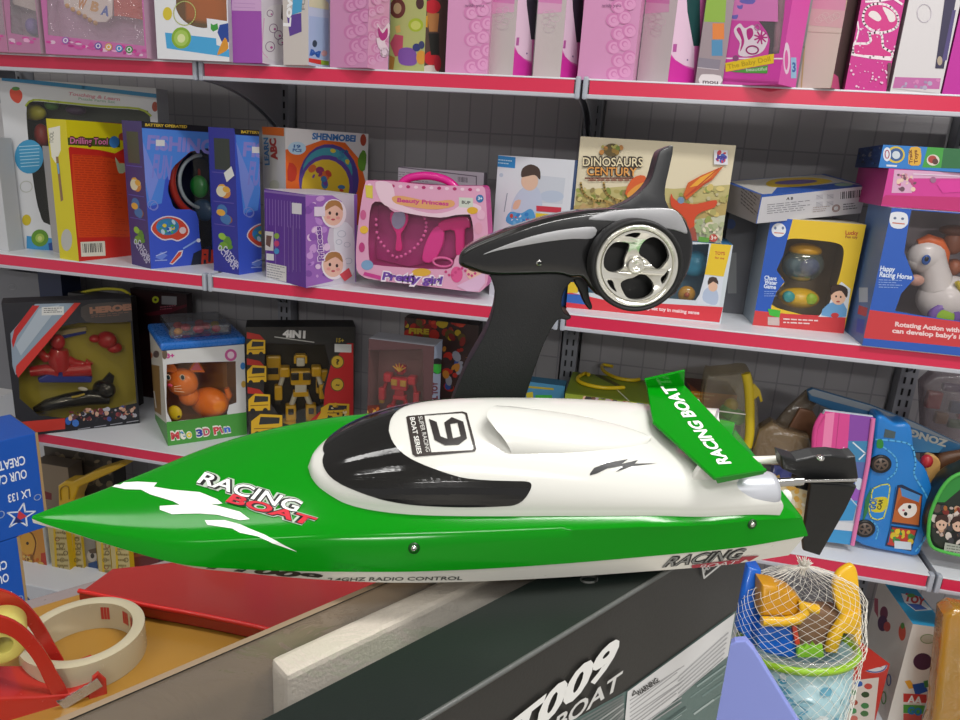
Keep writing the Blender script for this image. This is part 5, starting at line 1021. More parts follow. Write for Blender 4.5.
r.text('Princess', K(310, 520), K(296, 390), 6.5, 'E6D2EA', .08); r.text('Princess', K(308, 518), K(295, 392), 5.5, '6A2F96', .03); r.rect(*K(272, 320), *K(312, 355), 'DCCFE0'); r.poly([K(365, 570), K(400, 545), K(412, 575), K(385, 595)], 'D8505A'); c.done()
# pink vanity case
Pv, Qv = line_up((357, 272), (486.5, 288), ZM, .03, 0)
vc = thing('vanity_case', 'pink carry case with handle and clear window full of beauty toys', 'toy case', (Pv+Qv)/2+V((0, .04, 0))); Nv = V((0, -1, 0)); vf = lambda x, y, d=0: onpl(x, y, Pv, Nv)+V((0, d, 0))
out = spline([K(x, y) for x, y in ((462, 232), (480, 224), (560, 226), (700, 240), (860, 244), (900, 248), (908, 300), (916, 450), (914, 590), (890, 630), (860, 634), (700, 615), (500, 590), (450, 575), (430, 545), (430, 450), (445, 320))], True, 3)
hole_ = spline([K(x, y) for x, y in ((486, 312), (530, 306), (570, 340), (640, 330), (700, 350), (790, 345), (838, 338), (858, 380), (862, 450), (855, 490), (800, 500), (780, 545), (720, 550), (620, 545), (500, 535), (478, 520), (474, 420))], True, 3)
foot_z = min(vf(*p).z for p in out); dz = ZM+.0008-foot_z
b = MB(); holed(b, vf, out, [hole_], mat('DBA0BE', .4)); d = .055
bk = [vf(*p, d) for p in out]; fr_ = [vf(*p) for p in out]
for i_ in range(len(out)): j = (i_+1) % len(out); b.face([fr_[i_], fr_[j], bk[j], bk[i_]], mat('C8308C', .35))
b.mesh(bk, tessellate_polygon([bk]), mat('C8509A', .4)); f = Art(b, vf, Nv)
for k in range(15): t = k/14; f.ell(*K(478+t*400, 240+t*18), 2.0, 1.6, 'B02468' if k % 2 else 'E8C8D8')
f.poly(spline([K(x, y) for x, y in ((500, 230), (560, 236), (580, 300), (640, 330), (720, 345), (790, 330), (830, 300), (890, 320), (870, 345), (800, 350), (740, 360), (640, 348), (570, 330), (520, 300))], True, 3), 'E6C6D6'); f.poly(spline([K(x, y) for x, y in ((562, 285), (600, 280), (700, 300), (780, 295), (788, 318), (720, 330), (640, 322), (575, 308))], True, 3), 'DBA06A'); f.text('Beauty Princess', K(580, 302), K(770, 316), 4, 'C43A82', .04)
f.rect(*K(808, 285), *K(860, 322), 'C9CFC4', .05); f.text('BUP', K(818, 308), K(850, 311), 3, '4A4A4A', .03); f.ell(*K(885, 290), 3.8, 4, '2F6FA8'); f.text('3+', K(878, 294), K(894, 295), 3, 'E0E8F0', .03); f.ell(*K(858, 334), 5.5, 3.6, 'D9A82E'); f.poly([K(462, 240), K(490, 242), K(490, 290), K(466, 285)], 'D2C24A')
for x, y, rx, ry, cc_ in ((458, 405, 4.2, 4, 'E2B43A'), (455, 350, 3, 5, 'C45A8A'), (450, 470, 3, 5, 'B83A7A'), (470, 535, 6, 5, '7A9FC4'), (880, 400, 4, 6, 'D99AB4'), (885, 470, 4, 6, 'C45A8A'), (670, 562, 9.5, 4, 'D8A83A'), (800, 570, 6, 8, 'D8548E'), (865, 565, 8, 7, BABY_SKIN), (870, 545, 8, 4, '6A4230'), (850, 610, 9, 4, 'D8A8C8'), (890, 350, 4, 5, 'E0B0C8')): f.ell(*K(x, y), rx, ry, cc_)
f.text('Pretty girl', K(520, 590), K(750, 608), 8.5, 'E9DCE6', .12, .1); f.text('Pretty girl', K(524, 588), K(748, 606), 7.5, '6A3F9E', .04, .1); f.poly([K(460, 560), K(520, 575), K(520, 590), K(455, 572)], 'C43A8A')
for k in range(10): f.ell(*K(760+k*12, 560+14*math.sin(k)), 1.4, 1.4, 'C8407E')
f.poly([K(800, 612), K(905, 560), K(905, 600), K(880, 632), K(840, 632)], 'DBB4D2'); b.build('shell', vc)
b = MB(); hp = [vf(*p, .0012) for p in hole_]; b.mesh(hp, tessellate_polygon([hp]), film('FFE8F4', .13, rough=.05)); b.build('window_film', vc)
b = MB(); b.tube([vf(*K(x, y), .025) for x, y in spline([(575, 262), (585, 235), (615, 214), (680, 206), (745, 220), (782, 246), (795, 268)], False, 4)], .0095, mat('D6208C', .25, 0, .5, .3), 14); b.build('handle', vc)
b = MB(); P = [vf(*K(x, y), .045) for x, y in ((486, 312), (840, 330), (860, 500), (600, 550), (478, 520))]; b.mesh(P, tessellate_polygon([P]), 'A83A7E'); b.build('inner_card', vc)
PKT = mat('D81F86', .25, 0, .5, .3)
def vtoy(name, lab, fn_):
    q = MB(); fn_(q); return tag(q.build(name), lab, 'beauty toy', 'beauty toys in the pink case')
vp = lambda x, y, d=.025: vf(*K(x, y), d)
vt = thing('hand_mirror', 'pink toy hand mirror with grey glass in the pink case', 'beauty toy', vp(570, 480), 'beauty toys in the pink case'); q = MB(); q.prism([vp(x, y) for x, y in spline([(545, 340), (575, 330), (605, 345), (606, 380), (590, 410), (580, 430), (585, 480), (572, 490), (560, 480), (564, 430), (550, 400), (540, 370)], True, 3)], V((0, .008, 0)), PKT, .002); q.build('frame', vt); q = MB(); q.prism([vp(x, y, .024) for x, y in ell(573, 370, 26, 36, .15, 24)], V((0, .001, 0)), mat('9FB4C4', .12, .6)); q.build('glass', vt)
vtoy('bead_necklace', 'string of pink toy beads in the pink case', lambda q: [q.ball(vp(*p, .022), .0042, .0042, .0042, mat('DE74B0', .3), n=10, k=6) for p in spline([(668, 355), (678, 390), (668, 430), (640, 470), (600, 500), (560, 510), (520, 470), (495, 430), (490, 370)], False, 5)[::2]])
vtoy('toy_hair_dryer', 'pink toy hair dryer in the right of the pink case', lambda q: (q.prism([vp(x, y) for x, y in spline([(720, 385), (760, 365), (830, 360), (840, 400), (820, 410), (815, 500), (785, 500), (780, 415), (730, 415)], True, 3)], V((0, .016, 0)), PKT, .004)))
vtoy('toy_bottle', 'pink toy bottle beside the beads in the pink case', lambda q: q.prism([vp(x, y) for x, y in spline([(690, 420), (715, 395), (740, 410), (735, 470), (700, 530), (660, 525), (668, 470)], True, 3)], V((0, .016, 0)), mat('E0409C', .3), .004))
vtoy('toy_bangle', 'pink toy bangle at the foot of the pink case', lambda q: q.tube([vp(*p) for p in ell(738, 530, 36, 17, .1, 26)], .0032, mat('E47FB4', .3), 8, close=True))
# white card behind, boy box
c = Carton('toy_box', 'white box back with barcode showing above the pink carry case', 'toy box', ZM, None, PQ=line_up((395, 280), (477, 285), ZM, .17), H=ony(396, 166.5, .17).z-ZM, depth=.04, cols=dict(front='BFB8C4', side='9A94A0')); f = c.front; f.line([K(574, 172), K(872, 208), K(872, 260)], 1, '6A5F70'); f.rows(*K(585, 190), *K(720, 225), 4, '8A8090', .3, .1); f.bars(*K(800, 205), *K(845, 235), '5A5460', 'BFB8C4', .1); c.done()
K = lambda x, y: (x/3.27+460, y/3.27+120)
c = Carton('toy_box', 'white box with picture of a small boy and a blue corner flag behind the remote', 'toy box', ZM, None, PQ=corner_up((489, 300), (561, 308), (571, 306), .06, ZM, .06, .08), H=ony(496, 155, .07).z-ZM, depth=.06, cols=dict(front='D9DCE4', side='B9BCC6', right='2A4A7E')); f = c.front
f.poly([K(118, 115), K(182, 122), K(180, 158), K(118, 152)], '2A86C8'); f.rows(*K(125, 128), *K(172, 148), 2, 'B9DCEE', .35, .1); f.poly([K(250, 180), K(345, 190), K(335, 275), K(255, 270)], 'C9CFDA'); f.ell(*K(135, 180), 2, 2, 'B9C4D6'); f.ell(*K(300, 250), 12, 6, 'B9C6DA')
f.poly(spline([K(x, y) for x, y in ((170, 275), (195, 230), (235, 210), (262, 235), (268, 290), (240, 320), (175, 310))], True, 3), 'BFC9DE'); f.ell(*K(228, 200), 8.5, 9.5, 'E0BCA4'); f.poly(spline([K(x, y) for x, y in ((200, 185), (205, 158), (232, 145), (260, 160), (262, 195), (245, 180), (215, 185))], True, 3), '4A3A34'); f.poly(spline([K(180, 265), K(200, 262), K(190, 290), K(172, 290)], True, 2), 'DDB49A')
f.poly(spline([K(x, y) for x, y in ((150, 330), (165, 300), (200, 305), (230, 290), (245, 310), (240, 340), (180, 345))], True, 3), '4F9ACF'); f.blobs(*K(160, 305), *K(235, 340), ['2F7FC4', 'DADDE4', 'C44A3A', '6FB0DA'], 14, 1, 2.6, 5); f.poly([K(250, 280), K(332, 286), K(330, 304), K(250, 298)], 'C83448'); f.poly([K(248, 304), K(330, 310), K(328, 326), K(248, 322)], 'DBC22E'); f.line([K(155, 240), K(145, 300)], .8, '8A94A4'); c.done()
# window box under the dinosaur box
Pw, Qw = line_up((566, 305), (720.5, 321), ZM, .06); 
Hw = onpl(730.6, 245, Pw, V((0, -1, 0))).z-ZM
c = Carton('toy_box', 'window box with red band and yellow corner, carrying the dinosaur box', 'toy box', ZM, None, PQ=(Pw, Qw), H=Hw, depth=.16, cols=dict(front='C9D2D8', side='B9C0C6', top='3F7FB0'), inner='7FA2B4', window=[K(360, 420), K(815, 405), K(805, 480), K(790, 560), K(770, 590), K(360, 560)], win_mat=film('E4F2F8', .14, rough=.05)); f = c.front
f.poly([K(320, 555), K(480, 590), K(860, 612), K(848, 662), K(320, 610)], 'D23440'); f.text('a great toy in making sense', K(600, 618), K(782, 636), 3.4, 'EED8DA', .03); f.poly([K(822, 402), K(888, 408), K(862, 512), K(800, 505)], 'E2C02A'); f.text('TOYS', K(833, 440), K(866, 442), 3.2, 'B8442E', .03); f.text('for me', K(833, 454), K(864, 456), 2.4, 'B8442E', .02)
f.poly([K(800, 508), K(862, 514), K(848, 608), K(775, 602)], 'D2D8E2'); f.poly(spline([K(795, 590), K(800, 555), K(830, 545), K(845, 575), K(835, 605)], True, 3), 'AEBCD4'); f.ell(*K(827, 545), 4.6, 5, 'DDB49A'); f.poly(spline([K(810, 540), K(815, 515), K(838, 515), K(845, 538), K(828, 528)], True, 2), '3F2F2A'); f.poly([K(330, 530), K(385, 530), K(385, 565), K(340, 565)], 'D8B82A'); f.poly([K(336, 568), K(420, 572), K(420, 605), K(340, 595)], '2F62B4')
b = MB(); b.ball(c.at(*K(741, 570), .03), .020, .014, .020, mat('D88A2A', .3, 0, .5, .3)); tag(b.build('toy_ball'), 'orange toy ball behind the window under the dinosaur box', 'ball'); b = MB(); b.ball(c.at(*K(770, 470), .06), .035, .02, .03, mat('4FA0B8', .3)); b.ball(c.at(*K(742, 572), .012), .006, .004, .006, mat('C8542A', .3)); tag(b.build('toy_animal'), 'pale blue rounded toy behind the window under the dinosaur box', 'toy'); c.done()
# dinosaur box
zd_ = ZM+Hw+.0006; Yd = .075; Pd = px_on(V((0, Yd, zd_)), V((1, 0, 0)), 571.5); Qd = px_on(V((0, Yd, zd_)), V((1, 0, 0)), 721); 
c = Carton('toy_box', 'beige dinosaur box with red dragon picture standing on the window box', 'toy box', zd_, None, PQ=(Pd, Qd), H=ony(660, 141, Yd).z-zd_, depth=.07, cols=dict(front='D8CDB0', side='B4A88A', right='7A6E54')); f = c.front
f.poly([K(380, 230), K(560, 215), K(700, 225), K(900, 210), K(880, 320), K(372, 320)], 'B7AC72'); f.poly([K(372, 280), K(560, 260), K(720, 275), K(885, 255), K(850, 405), K(370, 390)], 'B09A5E'); f.poly([K(740, 330), K(870, 310), K(850, 405), K(750, 398)], 'BFC0A8')
f.blobs(*K(385, 225), *K(560, 270), ['9AA050', '7F8A3E', 'A89A5A', '8A7A4A', 'C9B87A'], 46, 1.5, 4.5, 31); f.blobs(*K(720, 220), *K(880, 350), ['A9A060', '8F9A4E', 'C9B46A', 'B9B08A', 'D2C07A'], 40, 1.5, 4.5, 32); f.blobs(*K(380, 275), *K(520, 300), ['6F6A3A', '9A7A4A', 'B99A6A'], 26, 1, 3, 34)
for x0 in (395, 470): f.line(spline([K(x0, 205), K(x0+10, 240), K(x0+45, 262), K(x0+85, 265), K(x0+120, 285)], False, 4), 2, 'A8894A'); f.line([K(x0+45, 262), K(x0+40, 295)], 1.6, 'A8894A'); f.line([K(x0+85, 265), K(x0+88, 295)], 1.6, 'A8894A')
for k, (bold, cc_) in enumerate(((.085, '2E241C'), (.01, 'E4D6B0'))): f.text('DINOSAURS', K(402, 150), K(598, 152), 8.5 if k else 9, cc_, bold); 
for bold, cc_ in ((.08, '3A2418'), (.01, 'DE9A4A')): f.text('CENTURY', K(415, 180), K(578, 183), 8.2, cc_, bold)
f.ell(*K(497, 98), 8, 6.5, '5A4A24'); f.blobs(*K(460, 85), *K(535, 110), ['8A6A2A', '6A7A2E', 'B0783A', '4A3A20', 'A8A050'], 18, 1.2, 3.2, 37); f.line([K(410, 190), K(575, 190)], 1.4, '6A2F22'); f.rows(*K(420, 194), *K(560, 202), 1, '8A4A3A', .5)
f.rect(*K(830, 98), *K(875, 145), 'DCDCE4', .04); f.blobs(*K(838, 106), *K(868, 136), ['5A4AA8', '3F5FB8', '7A5AB4', 'C43A4A'], 12, 1.5, 3, 3); f.text('Joy', K(836, 126), K(870, 128), 4, '3A2F8E', .05)
RD = 'C8441E'; f.poly(spline([K(x, y) for x, y in ((690, 240), (705, 262), (760, 275), (800, 268), (838, 262), (832, 285), (790, 300), (768, 320), (765, 350), (748, 360), (740, 330), (715, 300), (690, 280))], True, 3), RD); f.poly([K(x, y) for x, y in ((730, 245), (745, 205), (790, 180), (862, 150), (825, 195), (800, 210), (770, 235), (740, 262))], 'C85A1E'); f.poly([K(x, y) for x, y in ((750, 220), (785, 188), (845, 160), (815, 190), (785, 212))], 'E2A22E')
for e in ((845, 158), (822, 192), (790, 214)): f.line([K(738, 250), K(*e)], 1.2, 'B23A1A')
f.poly(spline([K(x, y) for x, y in ((540, 240), (560, 195), (590, 180), (610, 190), (590, 225), (560, 250))], True, 2), 'CF5A26'); f.poly(spline([K(545, 250), K(575, 215), K(620, 200), K(640, 225), K(600, 260)], True, 3), 'D8943A'); f.ell(*K(722, 262), 3.4, 3.4, '6F8AA8'); f.poly([K(750, 355), K(770, 345), K(775, 395), K(752, 392)], '9A4A3A')
f.ell(*K(818, 348), 5.5, 4.6, 'D6CBB4'); f.blobs(*K(775, 330), *K(860, 390), ['C9C0A0', 'A9B08A', 'D8D0B8', '9AA87A'], 20, 1.5, 4, 6); f.ell(*K(828, 385), 4.2, 4, 'B8443A'); f.text('3+', K(819, 390), K(838, 391), 4, 'EADCD0', .03); f.poly([K(780, 380), K(815, 385), K(812, 402), K(778, 398)], '5F9A3A'); c.done()
# dark box in the gap
c = Carton('toy_box', 'dark grey box standing in the gap right of the dinosaur box', 'toy box', ZM, None, PQ=line_up((714, 300), (754, 305), ZM, .20), H=.26, depth=.10, cols=dict(front='55565C', side='46474C')); K8 = lambda x, y: (x/3.427+700, y/3.427+130); c.front.ell(*K8(105, 322), 5, 5, '34508A'); c.front.rect(*K8(95, 420), *K8(125, 560), '7A7C7E'); c.done()
# water game box and the flat box on it
K = K8
c = Carton('toy_box', 'blue, yellow and red window box with water game toy on the second shelf', 'toy box', ZM, (752.5, 325), (843.6, 333.5), (768.6, 217.5), depth=.16, cols=dict(front='E0BC2E', side='A9B4BE', left='9AA4AE', top='C9C4B0'), inner='B9A896',
           window=spline([K(x, y) for x, y in ((290, 385), (320, 372), (400, 378), (470, 388), (492, 410), (485, 470), (465, 540), (440, 600), (408, 640), (320, 625), (245, 598), (265, 550), (290, 520), (262, 480), (278, 430))], True, 3), win_mat=film('F4F0E6', .16, rough=.05)); f = c.front
f.poly([K(235, 300), K(318, 306), K(298, 380), K(285, 430), K(262, 480), K(290, 520), K(262, 555), K(245, 600), K(240, 640), K(182, 620)], '2456B4'); f.poly([K(182, 618), K(300, 630), K(500, 640), K(493, 700), K(180, 670)], 'CB3A3E'); f.ell(*K(270, 343), 7.2, 7, 'DDE0E6'); f.ell(*K(258, 336), 1.2, 1.6, '6A7A9A'); f.ell(*K(284, 336), 1.2, 1.6, '6A7A9A'); f.line([K(255, 352), K(286, 354)], 1, 'C4705A')
f.text('Chant', K(220, 512), K(262, 516), 4, 'D6E0F0', .03); f.text('Water', K(220, 527), K(264, 531), 4, 'D6E0F0', .03); f.text('Game', K(218, 541), K(260, 545), 4, 'D6E0F0', .03); f.rows(*K(220, 552), *K(265, 575), 3, '8AA4DA', .3); f.text('Lucky', K(498, 358), K(542, 360), 4, 'B84A2A', .03); f.text('Fun toy', K(498, 370), K(540, 372), 2.6, '9A4A2E', .02)
f.poly([K(405, 640), K(440, 600), K(465, 540), K(485, 520), K(516, 545), K(502, 642)], 'D8DDE2'); f.poly(spline([K(x, y) for x, y in ((415, 635), (440, 595), (490, 590), (500, 640))], True, 2), '6AA0CC'); f.ell(*K(474, 570), 7.5, 8.5, 'E2B69A'); f.poly(spline([K(x, y) for x, y in ((448, 565), (450, 535), (480, 530), (505, 545), (502, 575), (485, 552), (462, 555))], True, 3), '3A2A24'); f.ell(*K(466, 570), .9, 1.1, '2A2020'); f.ell(*K(482, 572), .9, 1.1, '2A2020'); f.ell(*K(473, 588), 2, .9, 'B0504A'); f.ell(*K(462, 635), 4, 2.6, 'C83A3A')
f.poly([K(232, 612), K(276, 618), K(272, 642), K(250, 638), K(238, 634)], '3FB43A'); f.rect(*K(232, 640), *K(272, 668), 'C8B4B0', .05); f.rows(*K(285, 645), *K(410, 668), 2, 'E9CDCB', .4, .05)
gm = thing('water_game', 'toy gumball style water game, clear globe on a yellow base, inside the window box', 'toy', c.at(*K(345, 600), .045)); X = lambda x, y, d=.045: c.at(*K(x, y), d)
b = MB(); q0 = X(338, 600); b.ball(X(338, 575), .045, .035, .024, mat('E2B81E', .3, 0, .5, .3)); b.build('base', gm); b = MB(); b.ball(X(352, 460), .046, .036, .040, film('C4DCE4', .25, rough=.05, milky=.15)); b.build('globe', gm); b = MB(); b.ball(X(360, 412), .036, .03, .016, mat('D8A41E', .3)); b.build('lid', gm)
b = MB(); b.ball(X(375, 470, .03), .022, .012, .020, mat('6F5AA8', .35)); b.ball(X(320, 470, .04), .024, .014, .022, mat('4A6A8A', .35)); b.build('spinner', gm)
for x, y, cc_ in ((305, 572, '2FA3B4'), (382, 580, '9AC22E')): b = MB(); b.lathe(X(x, y, .014), -c.D, [(.0125, -.01), (.0125, .002), (.010, .004), (.0002, .004)], mat(cc_, .3), 20); b.build('button', gm)
c.done()
l = None
zt_ = ZM+c.H+.0008; Pf, Qf = onz(757, 217.5, zt_), onz(859, 221, zt_)
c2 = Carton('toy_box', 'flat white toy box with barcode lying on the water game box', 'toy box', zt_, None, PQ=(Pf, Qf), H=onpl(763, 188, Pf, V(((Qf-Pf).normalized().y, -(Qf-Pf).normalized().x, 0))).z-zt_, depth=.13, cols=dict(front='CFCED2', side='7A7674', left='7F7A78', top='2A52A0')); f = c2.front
f.line([K(216, 203), K(570, 212)], 2.4, '2E5AAE'); f.line([K(212, 200), K(195, 298)], 2, '2E5AAE'); f.text('A B', K(295, 228), K(318, 230), 2.6, '3A3A3E', .04); f.rows(*K(232, 236), *K(380, 275), 5, '7A7A82', .3, .03); f.bars(*K(468, 220), *K(555, 262), '3A3A3E', 'CFCED2', .03)
for k in range(2): f.ring(*K(462, 282), 3.6-k, 3.6-k, .6, '8A5A4A')
for x, y in ((395, 225), (430, 228), (395, 250), (430, 253)): f.rect(*K(x, y), *K(x+22, y+16), 'BDBCC2', .03); f.line([K(x, y), K(x+22, y+16)], .4, '9A9AA0')
f.rows(*K(485, 270), *K(540, 296), 3, '5A5A62', .4, .03, 0, 2); f.rows(*K(385, 268), *K(445, 290), 3, '9A8A86', .3, .03, 0, 4)
t = c2.tuv; t.poly([(.02, .03), (.98, .03), (.95, .97), (.05, .97)], 'B9B6B0'); t.poly([(.1, .02), (.98, .02), (.9, .35), (.6, .3), (.35, .5)], '2A52A0'); t.poly(spline([(.25, .4), (.5, .3), (.85, .45), (.8, .8), (.5, .9), (.3, .7)], True, 3), 'C9A826'); t.ell(.55, .6, .2, .15, '6A5A8E'); t.ell(.85, .2, .08, .1, '8FA88A'); l = c2.left; l.rows(*K(140, 150), *K(205, 250), 8, '4A4644', .4, .6); c2.done(); c2.root.rotation_euler = (.19, 0, 0); c2.root.location.z += .0125
# horse box, pink case and flat boxes on it
c = Carton('toy_box', 'large window box with white horse on wheels at the right end of the second shelf', 'toy box', ZM, (862, 337.5), PQ=line_up((862, 337.5), (1010, 352), ZM, -.012, 0), H=ony(882, 207, -.012).z-ZM, depth=.16, cols=dict(front='2A5AB4', side='4F76B8', left='5A78A8', top='B9BABE'), inner='B0A6AC', window=[K(725, 272), K(1050, 300), K(1050, 680), K(735, 632), K(668, 620), K(690, 560), K(735, 510), K(720, 470), K(700, 420), K(712, 340)], win_mat=film('F4F0F0', .16, rough=.05)); f = c.front
f.poly([K(572, 615), K(700, 632), K(1060, 680), K(1060, 760), K(552, 712)], 'C83A40'); f.text('Rotating Action with cheerful song', K(668, 672), K(1040, 708), 4.4, 'EBCFCF', .04); f.text("can develop baby's imagination", K(658, 694), K(1020, 728), 4.4, 'EBCFCF', .04); f.poly(spline([K(x, y) for x, y in ((650, 290), (675, 280), (708, 288), (712, 320), (690, 338), (655, 330))], True, 3), 'DADDE4'); f.ell(*K(668, 302), 1.5, 1.3, '5A6A8A'); f.ell(*K(694, 304), 1.5, 1.3, '5A6A8A'); f.line([K(660, 318), K(700, 322)], 1.2, 'C4705A')
f.text('Happy', K(616, 482), K(668, 486), 5, 'D8E2F2', .03, .15); f.text('Racing Horse', K(614, 502), K(726, 512), 5, 'D8E2F2', .03, .15); f.rows(*K(612, 512), *K(695, 545), 4, '8FA8DA', .3, .03)
l = c.left; l.rect(*K(545, 540), *K(575, 590), 'B9C4D2'); l.poly([K(545, 600), K(575, 610), K(570, 640), K(540, 630)], 'C8443A'); l.poly([K(540, 645), K(565, 650), K(560, 700), K(535, 690)], '2F62B4')
hs = thing('toy_horse', 'white toy horse with blue eye, orange mane and purple wheel in the window box', 'toy', c.at(*K(850, 640), .06)); X = lambda x, y, d=.055: c.at(*K(x, y), d); HW = mat('DAD8D6', .3, 0, .5, .2)
b = MB(); b.ball(X(775, 435), .037, .03, .036, HW); b.ball(X(742, 452), .020, .022, .018, HW); b.tube([X(790, 440), X(800, 480), X(812, 540)], [.028, .028, .034], HW, 16); b.ball(X(850, 580), .062, .042, .050, HW); b.build('body', hs)
b = MB(); b.tube([X(745, 385, .05), X(780, 374, .05), X(815, 388, .05), X(835, 425, .055), X(838, 470, .06)], [.006, .011, .013, .012, .006], mat('DB6A2E', .35), 12); b.build('mane', hs); b = MB(); b.ball(X(775, 445, .022), .0085, .003, .0105, mat('2A5AA8', .2)); b.ball(X(777, 442, .019), .004, .002, .005, mat('12141A', .2)); b.build('eye', hs)
b = MB(); b.lathe(X(840, 640, .020), -c.D, [(.030, -.012), (.030, .0), (.026, .003), (.017, .003)], mat('7A5AB0', .3), 28); b.lathe(X(840, 640, .020), -c.D, [(.017, .002), (.0002, .003)], mat('9ACB2E', .3), 20); b.build('wheel', hs); b = MB(); b.tube([X(880, 520, .02), X(900, 560, .02), X(930, 575, .03)], .005, mat('C9B82E', .35), 8); b.build('harness', hs)
b = MB(); b.ball(X(740, 515, .03), .016, .01, .012, mat('C89A8A', .4)); tag(b.build('toy_figure'), 'beige rounded piece by the horse chest in the window box', 'toy')
b = MB(); b.ball(X(870, 385, .09), .022, .016, .026, mat('9A5A3A', .4)); b.ball(X(872, 345, .09), .03, .02, .012, mat('6A3A22', .5)); b.ball(X(868, 470, .08), .016, .02, .018, mat('9A5A3A', .4)); tag(b.build('toy_figure'), 'small brown rider figure with hat beside the toy horse', 'toy')
c.done()
zp_ = ZM+c.H+.0008; Pp = px_on(V((0, .02, zp_)), V((1, 0, 0)), 881); Qp = Pp+V((.30, 0, 0))
pc = Carton('toy_case', 'flat pink plastic toy case lying on the horse box', 'toy case', zp_, None, PQ=(Pp, Qp), H=ony(890, 168.5, .02).z-zp_, depth=.22, cols=dict(front='C93A90', side='B0307C', top='C878AC')); f = pc.front; Kb = lambda x, y: (x/6.857+820, y/6.857+120)
f.poly([Kb(410, 550), Kb(450, 515), Kb(960, 530), Kb(960, 640), Kb(420, 580)], 'B82C6E'); f.poly([Kb(490, 500), Kb(510, 340), Kb(960, 360), Kb(960, 400), Kb(820, 400), Kb(640, 400), Kb(630, 500)], 'D2A2C2'); f.blobs(*Kb(530, 370), *Kb(650, 480), ['6A4A5A', 'C98A9A', 'E0C4B0', 'B84A7E', '8A5A6A'], 24, 1, 3, 4); f.poly([Kb(800, 440), Kb(830, 410), Kb(960, 415), Kb(960, 495), Kb(840, 500)], 'D23A98'); f.ell(*Kb(775, 410), 3, 3, '9A6A8A'); f.line([Kb(640, 370), Kb(960, 385)], 1.2, 'E0C8DC'); pc.done()
zf_ = zp_+pc.H+.0008; Pg = px_on(V((0, .03, zf_)), V((1, 0, 0)), 878.5); ag = math.radians(-6); Ug = V((math.cos(ag), math.sin(ag), 0))
gc = Carton('toy_box', 'flat blue and green box with round pictures on top of the pink case', 'toy box', zf_, None, PQ=(Pg, Pg+Ug*.28), H=ony(879.5, 144.5, .03).z-zf_, depth=.30, cols=dict(front='2A7AC4', side='23386A', left='1F3F7E', top='2A4A6A')); f = gc.front
f.poly([Kb(700, 325), Kb(740, 175), Kb(990, 180), Kb(990, 335)], '3F9A3E'); f.poly([Kb(830, 330), Kb(850, 180), Kb(990, 180), Kb(990, 335)], '2A6A3E'); f.ell(*Kb(520, 238), 9, 8.4, 'D2B83A'); f.ell(*Kb(522, 238), 7, 6.6, '3A5A8E'); f.ell(*Kb(522, 240), 4, 4, 'C9D2DA'); f.ell(*Kb(460, 235), 4, 7, 'D8DCE6'); f.ring(*Kb(460, 235), 2, 4, 1, 'B84A6A'); f.poly([Kb(455, 305), Kb(530, 310), Kb(525, 322), Kb(455, 318)], 'D2DAE2')
f.poly(spline([Kb(x, y) for x, y in ((615, 200), (640, 185), (690, 195), (690, 300), (655, 312), (605, 300))], True, 2), 'D8A83A'); f.text('Track', Kb(635, 298), Kb(628, 200), 3.4, '7A4A1E', .04); f.text('Toys', Kb(670, 298), Kb(664, 205), 3.4, '7A4A1E', .04); f.ell(*Kb(775, 275), 6.4, 5.6, 'D6CFC4'); f.ell(*Kb(770, 270), 4.4, 4, 'A8443A'); f.ell(*Kb(790, 285), 3, 3, '5A3A34')
l = gc.luv; l.blobs(.05, .1, .95, .9, ['1A2440', '2F5A9E', '8A8A96', '15181F', '3A5A8A'], 26, .03, .08, 3); gc.done()
# ------------------------------------------------------------------ goods on the third shelf
Ka = lambda x, y: (x/3.84, y/3.84+280); Kb_ = lambda x, y: (x/3.69+230, y/3.69+300)
def robot(name, lab, X, U, D, s, m1, m2, m3):
    """small jointed toy robot standing at X, s tall"""
    t = thing(name, lab, 'toy robot', X); P = lambda u, d, v: X+U*(u*s)+D*(d*s)+UP*(v*s)
    def bx(q, u, v, w, h, m, d=0., dd=.10, be=.012): q.box(P(u-w/2, d-dd/2, v-h/2), U*(w*s), D*(dd*s), UP*(h*s), m, be*s)
    q = MB(); bx(q, 0, .66, .26, .20, m1, 0, .16, .03); bx(q, 0, .52, .15, .12, m2, 0, .12); bx(q, 0, .43, .20, .07, m1, 0, .12); bx(q, -.075, .69, .10, .10, m3, -.09, .03); bx(q, .075, .69, .10, .10, m3, -.09, .03); q.build('torso', t)
    q = MB(); bx(q, 0, .87, .11, .12, m2, 0, .10, .025); bx(q, 0, .95, .13, .04, m1); bx(q, -.07, .90, .03, .10, m1); bx(q, .07, .90, .03, .10, m1); q.build('head', t)
    for sg in (-1, 1):
        q = MB(); bx(q, sg*.20, .74, .13, .14, m1, 0, .16, .03); q.tube([P(sg*.22, 0, .68), P(sg*.27, -.02, .52)], .032*s, m2, 8); bx(q, sg*.285, .46, .10, .20, m1, -.02, .12, .02); bx(q, sg*.29, .33, .07, .06, m3, -.02, .08); q.build('arm', t)
        q = MB(); q.tube([P(sg*.07, 0, .42), P(sg*.12, 0, .27)], .038*s, m2, 8); bx(q, sg*.13, .17, .14, .22, m1, 0, .15, .03); bx(q, sg*.15, .03, .17, .06, m1, -.04, .24, .02); bx(q, sg*.13, .20, .07, .08, m3, -.08, .03); q.build('leg', t)
    return t
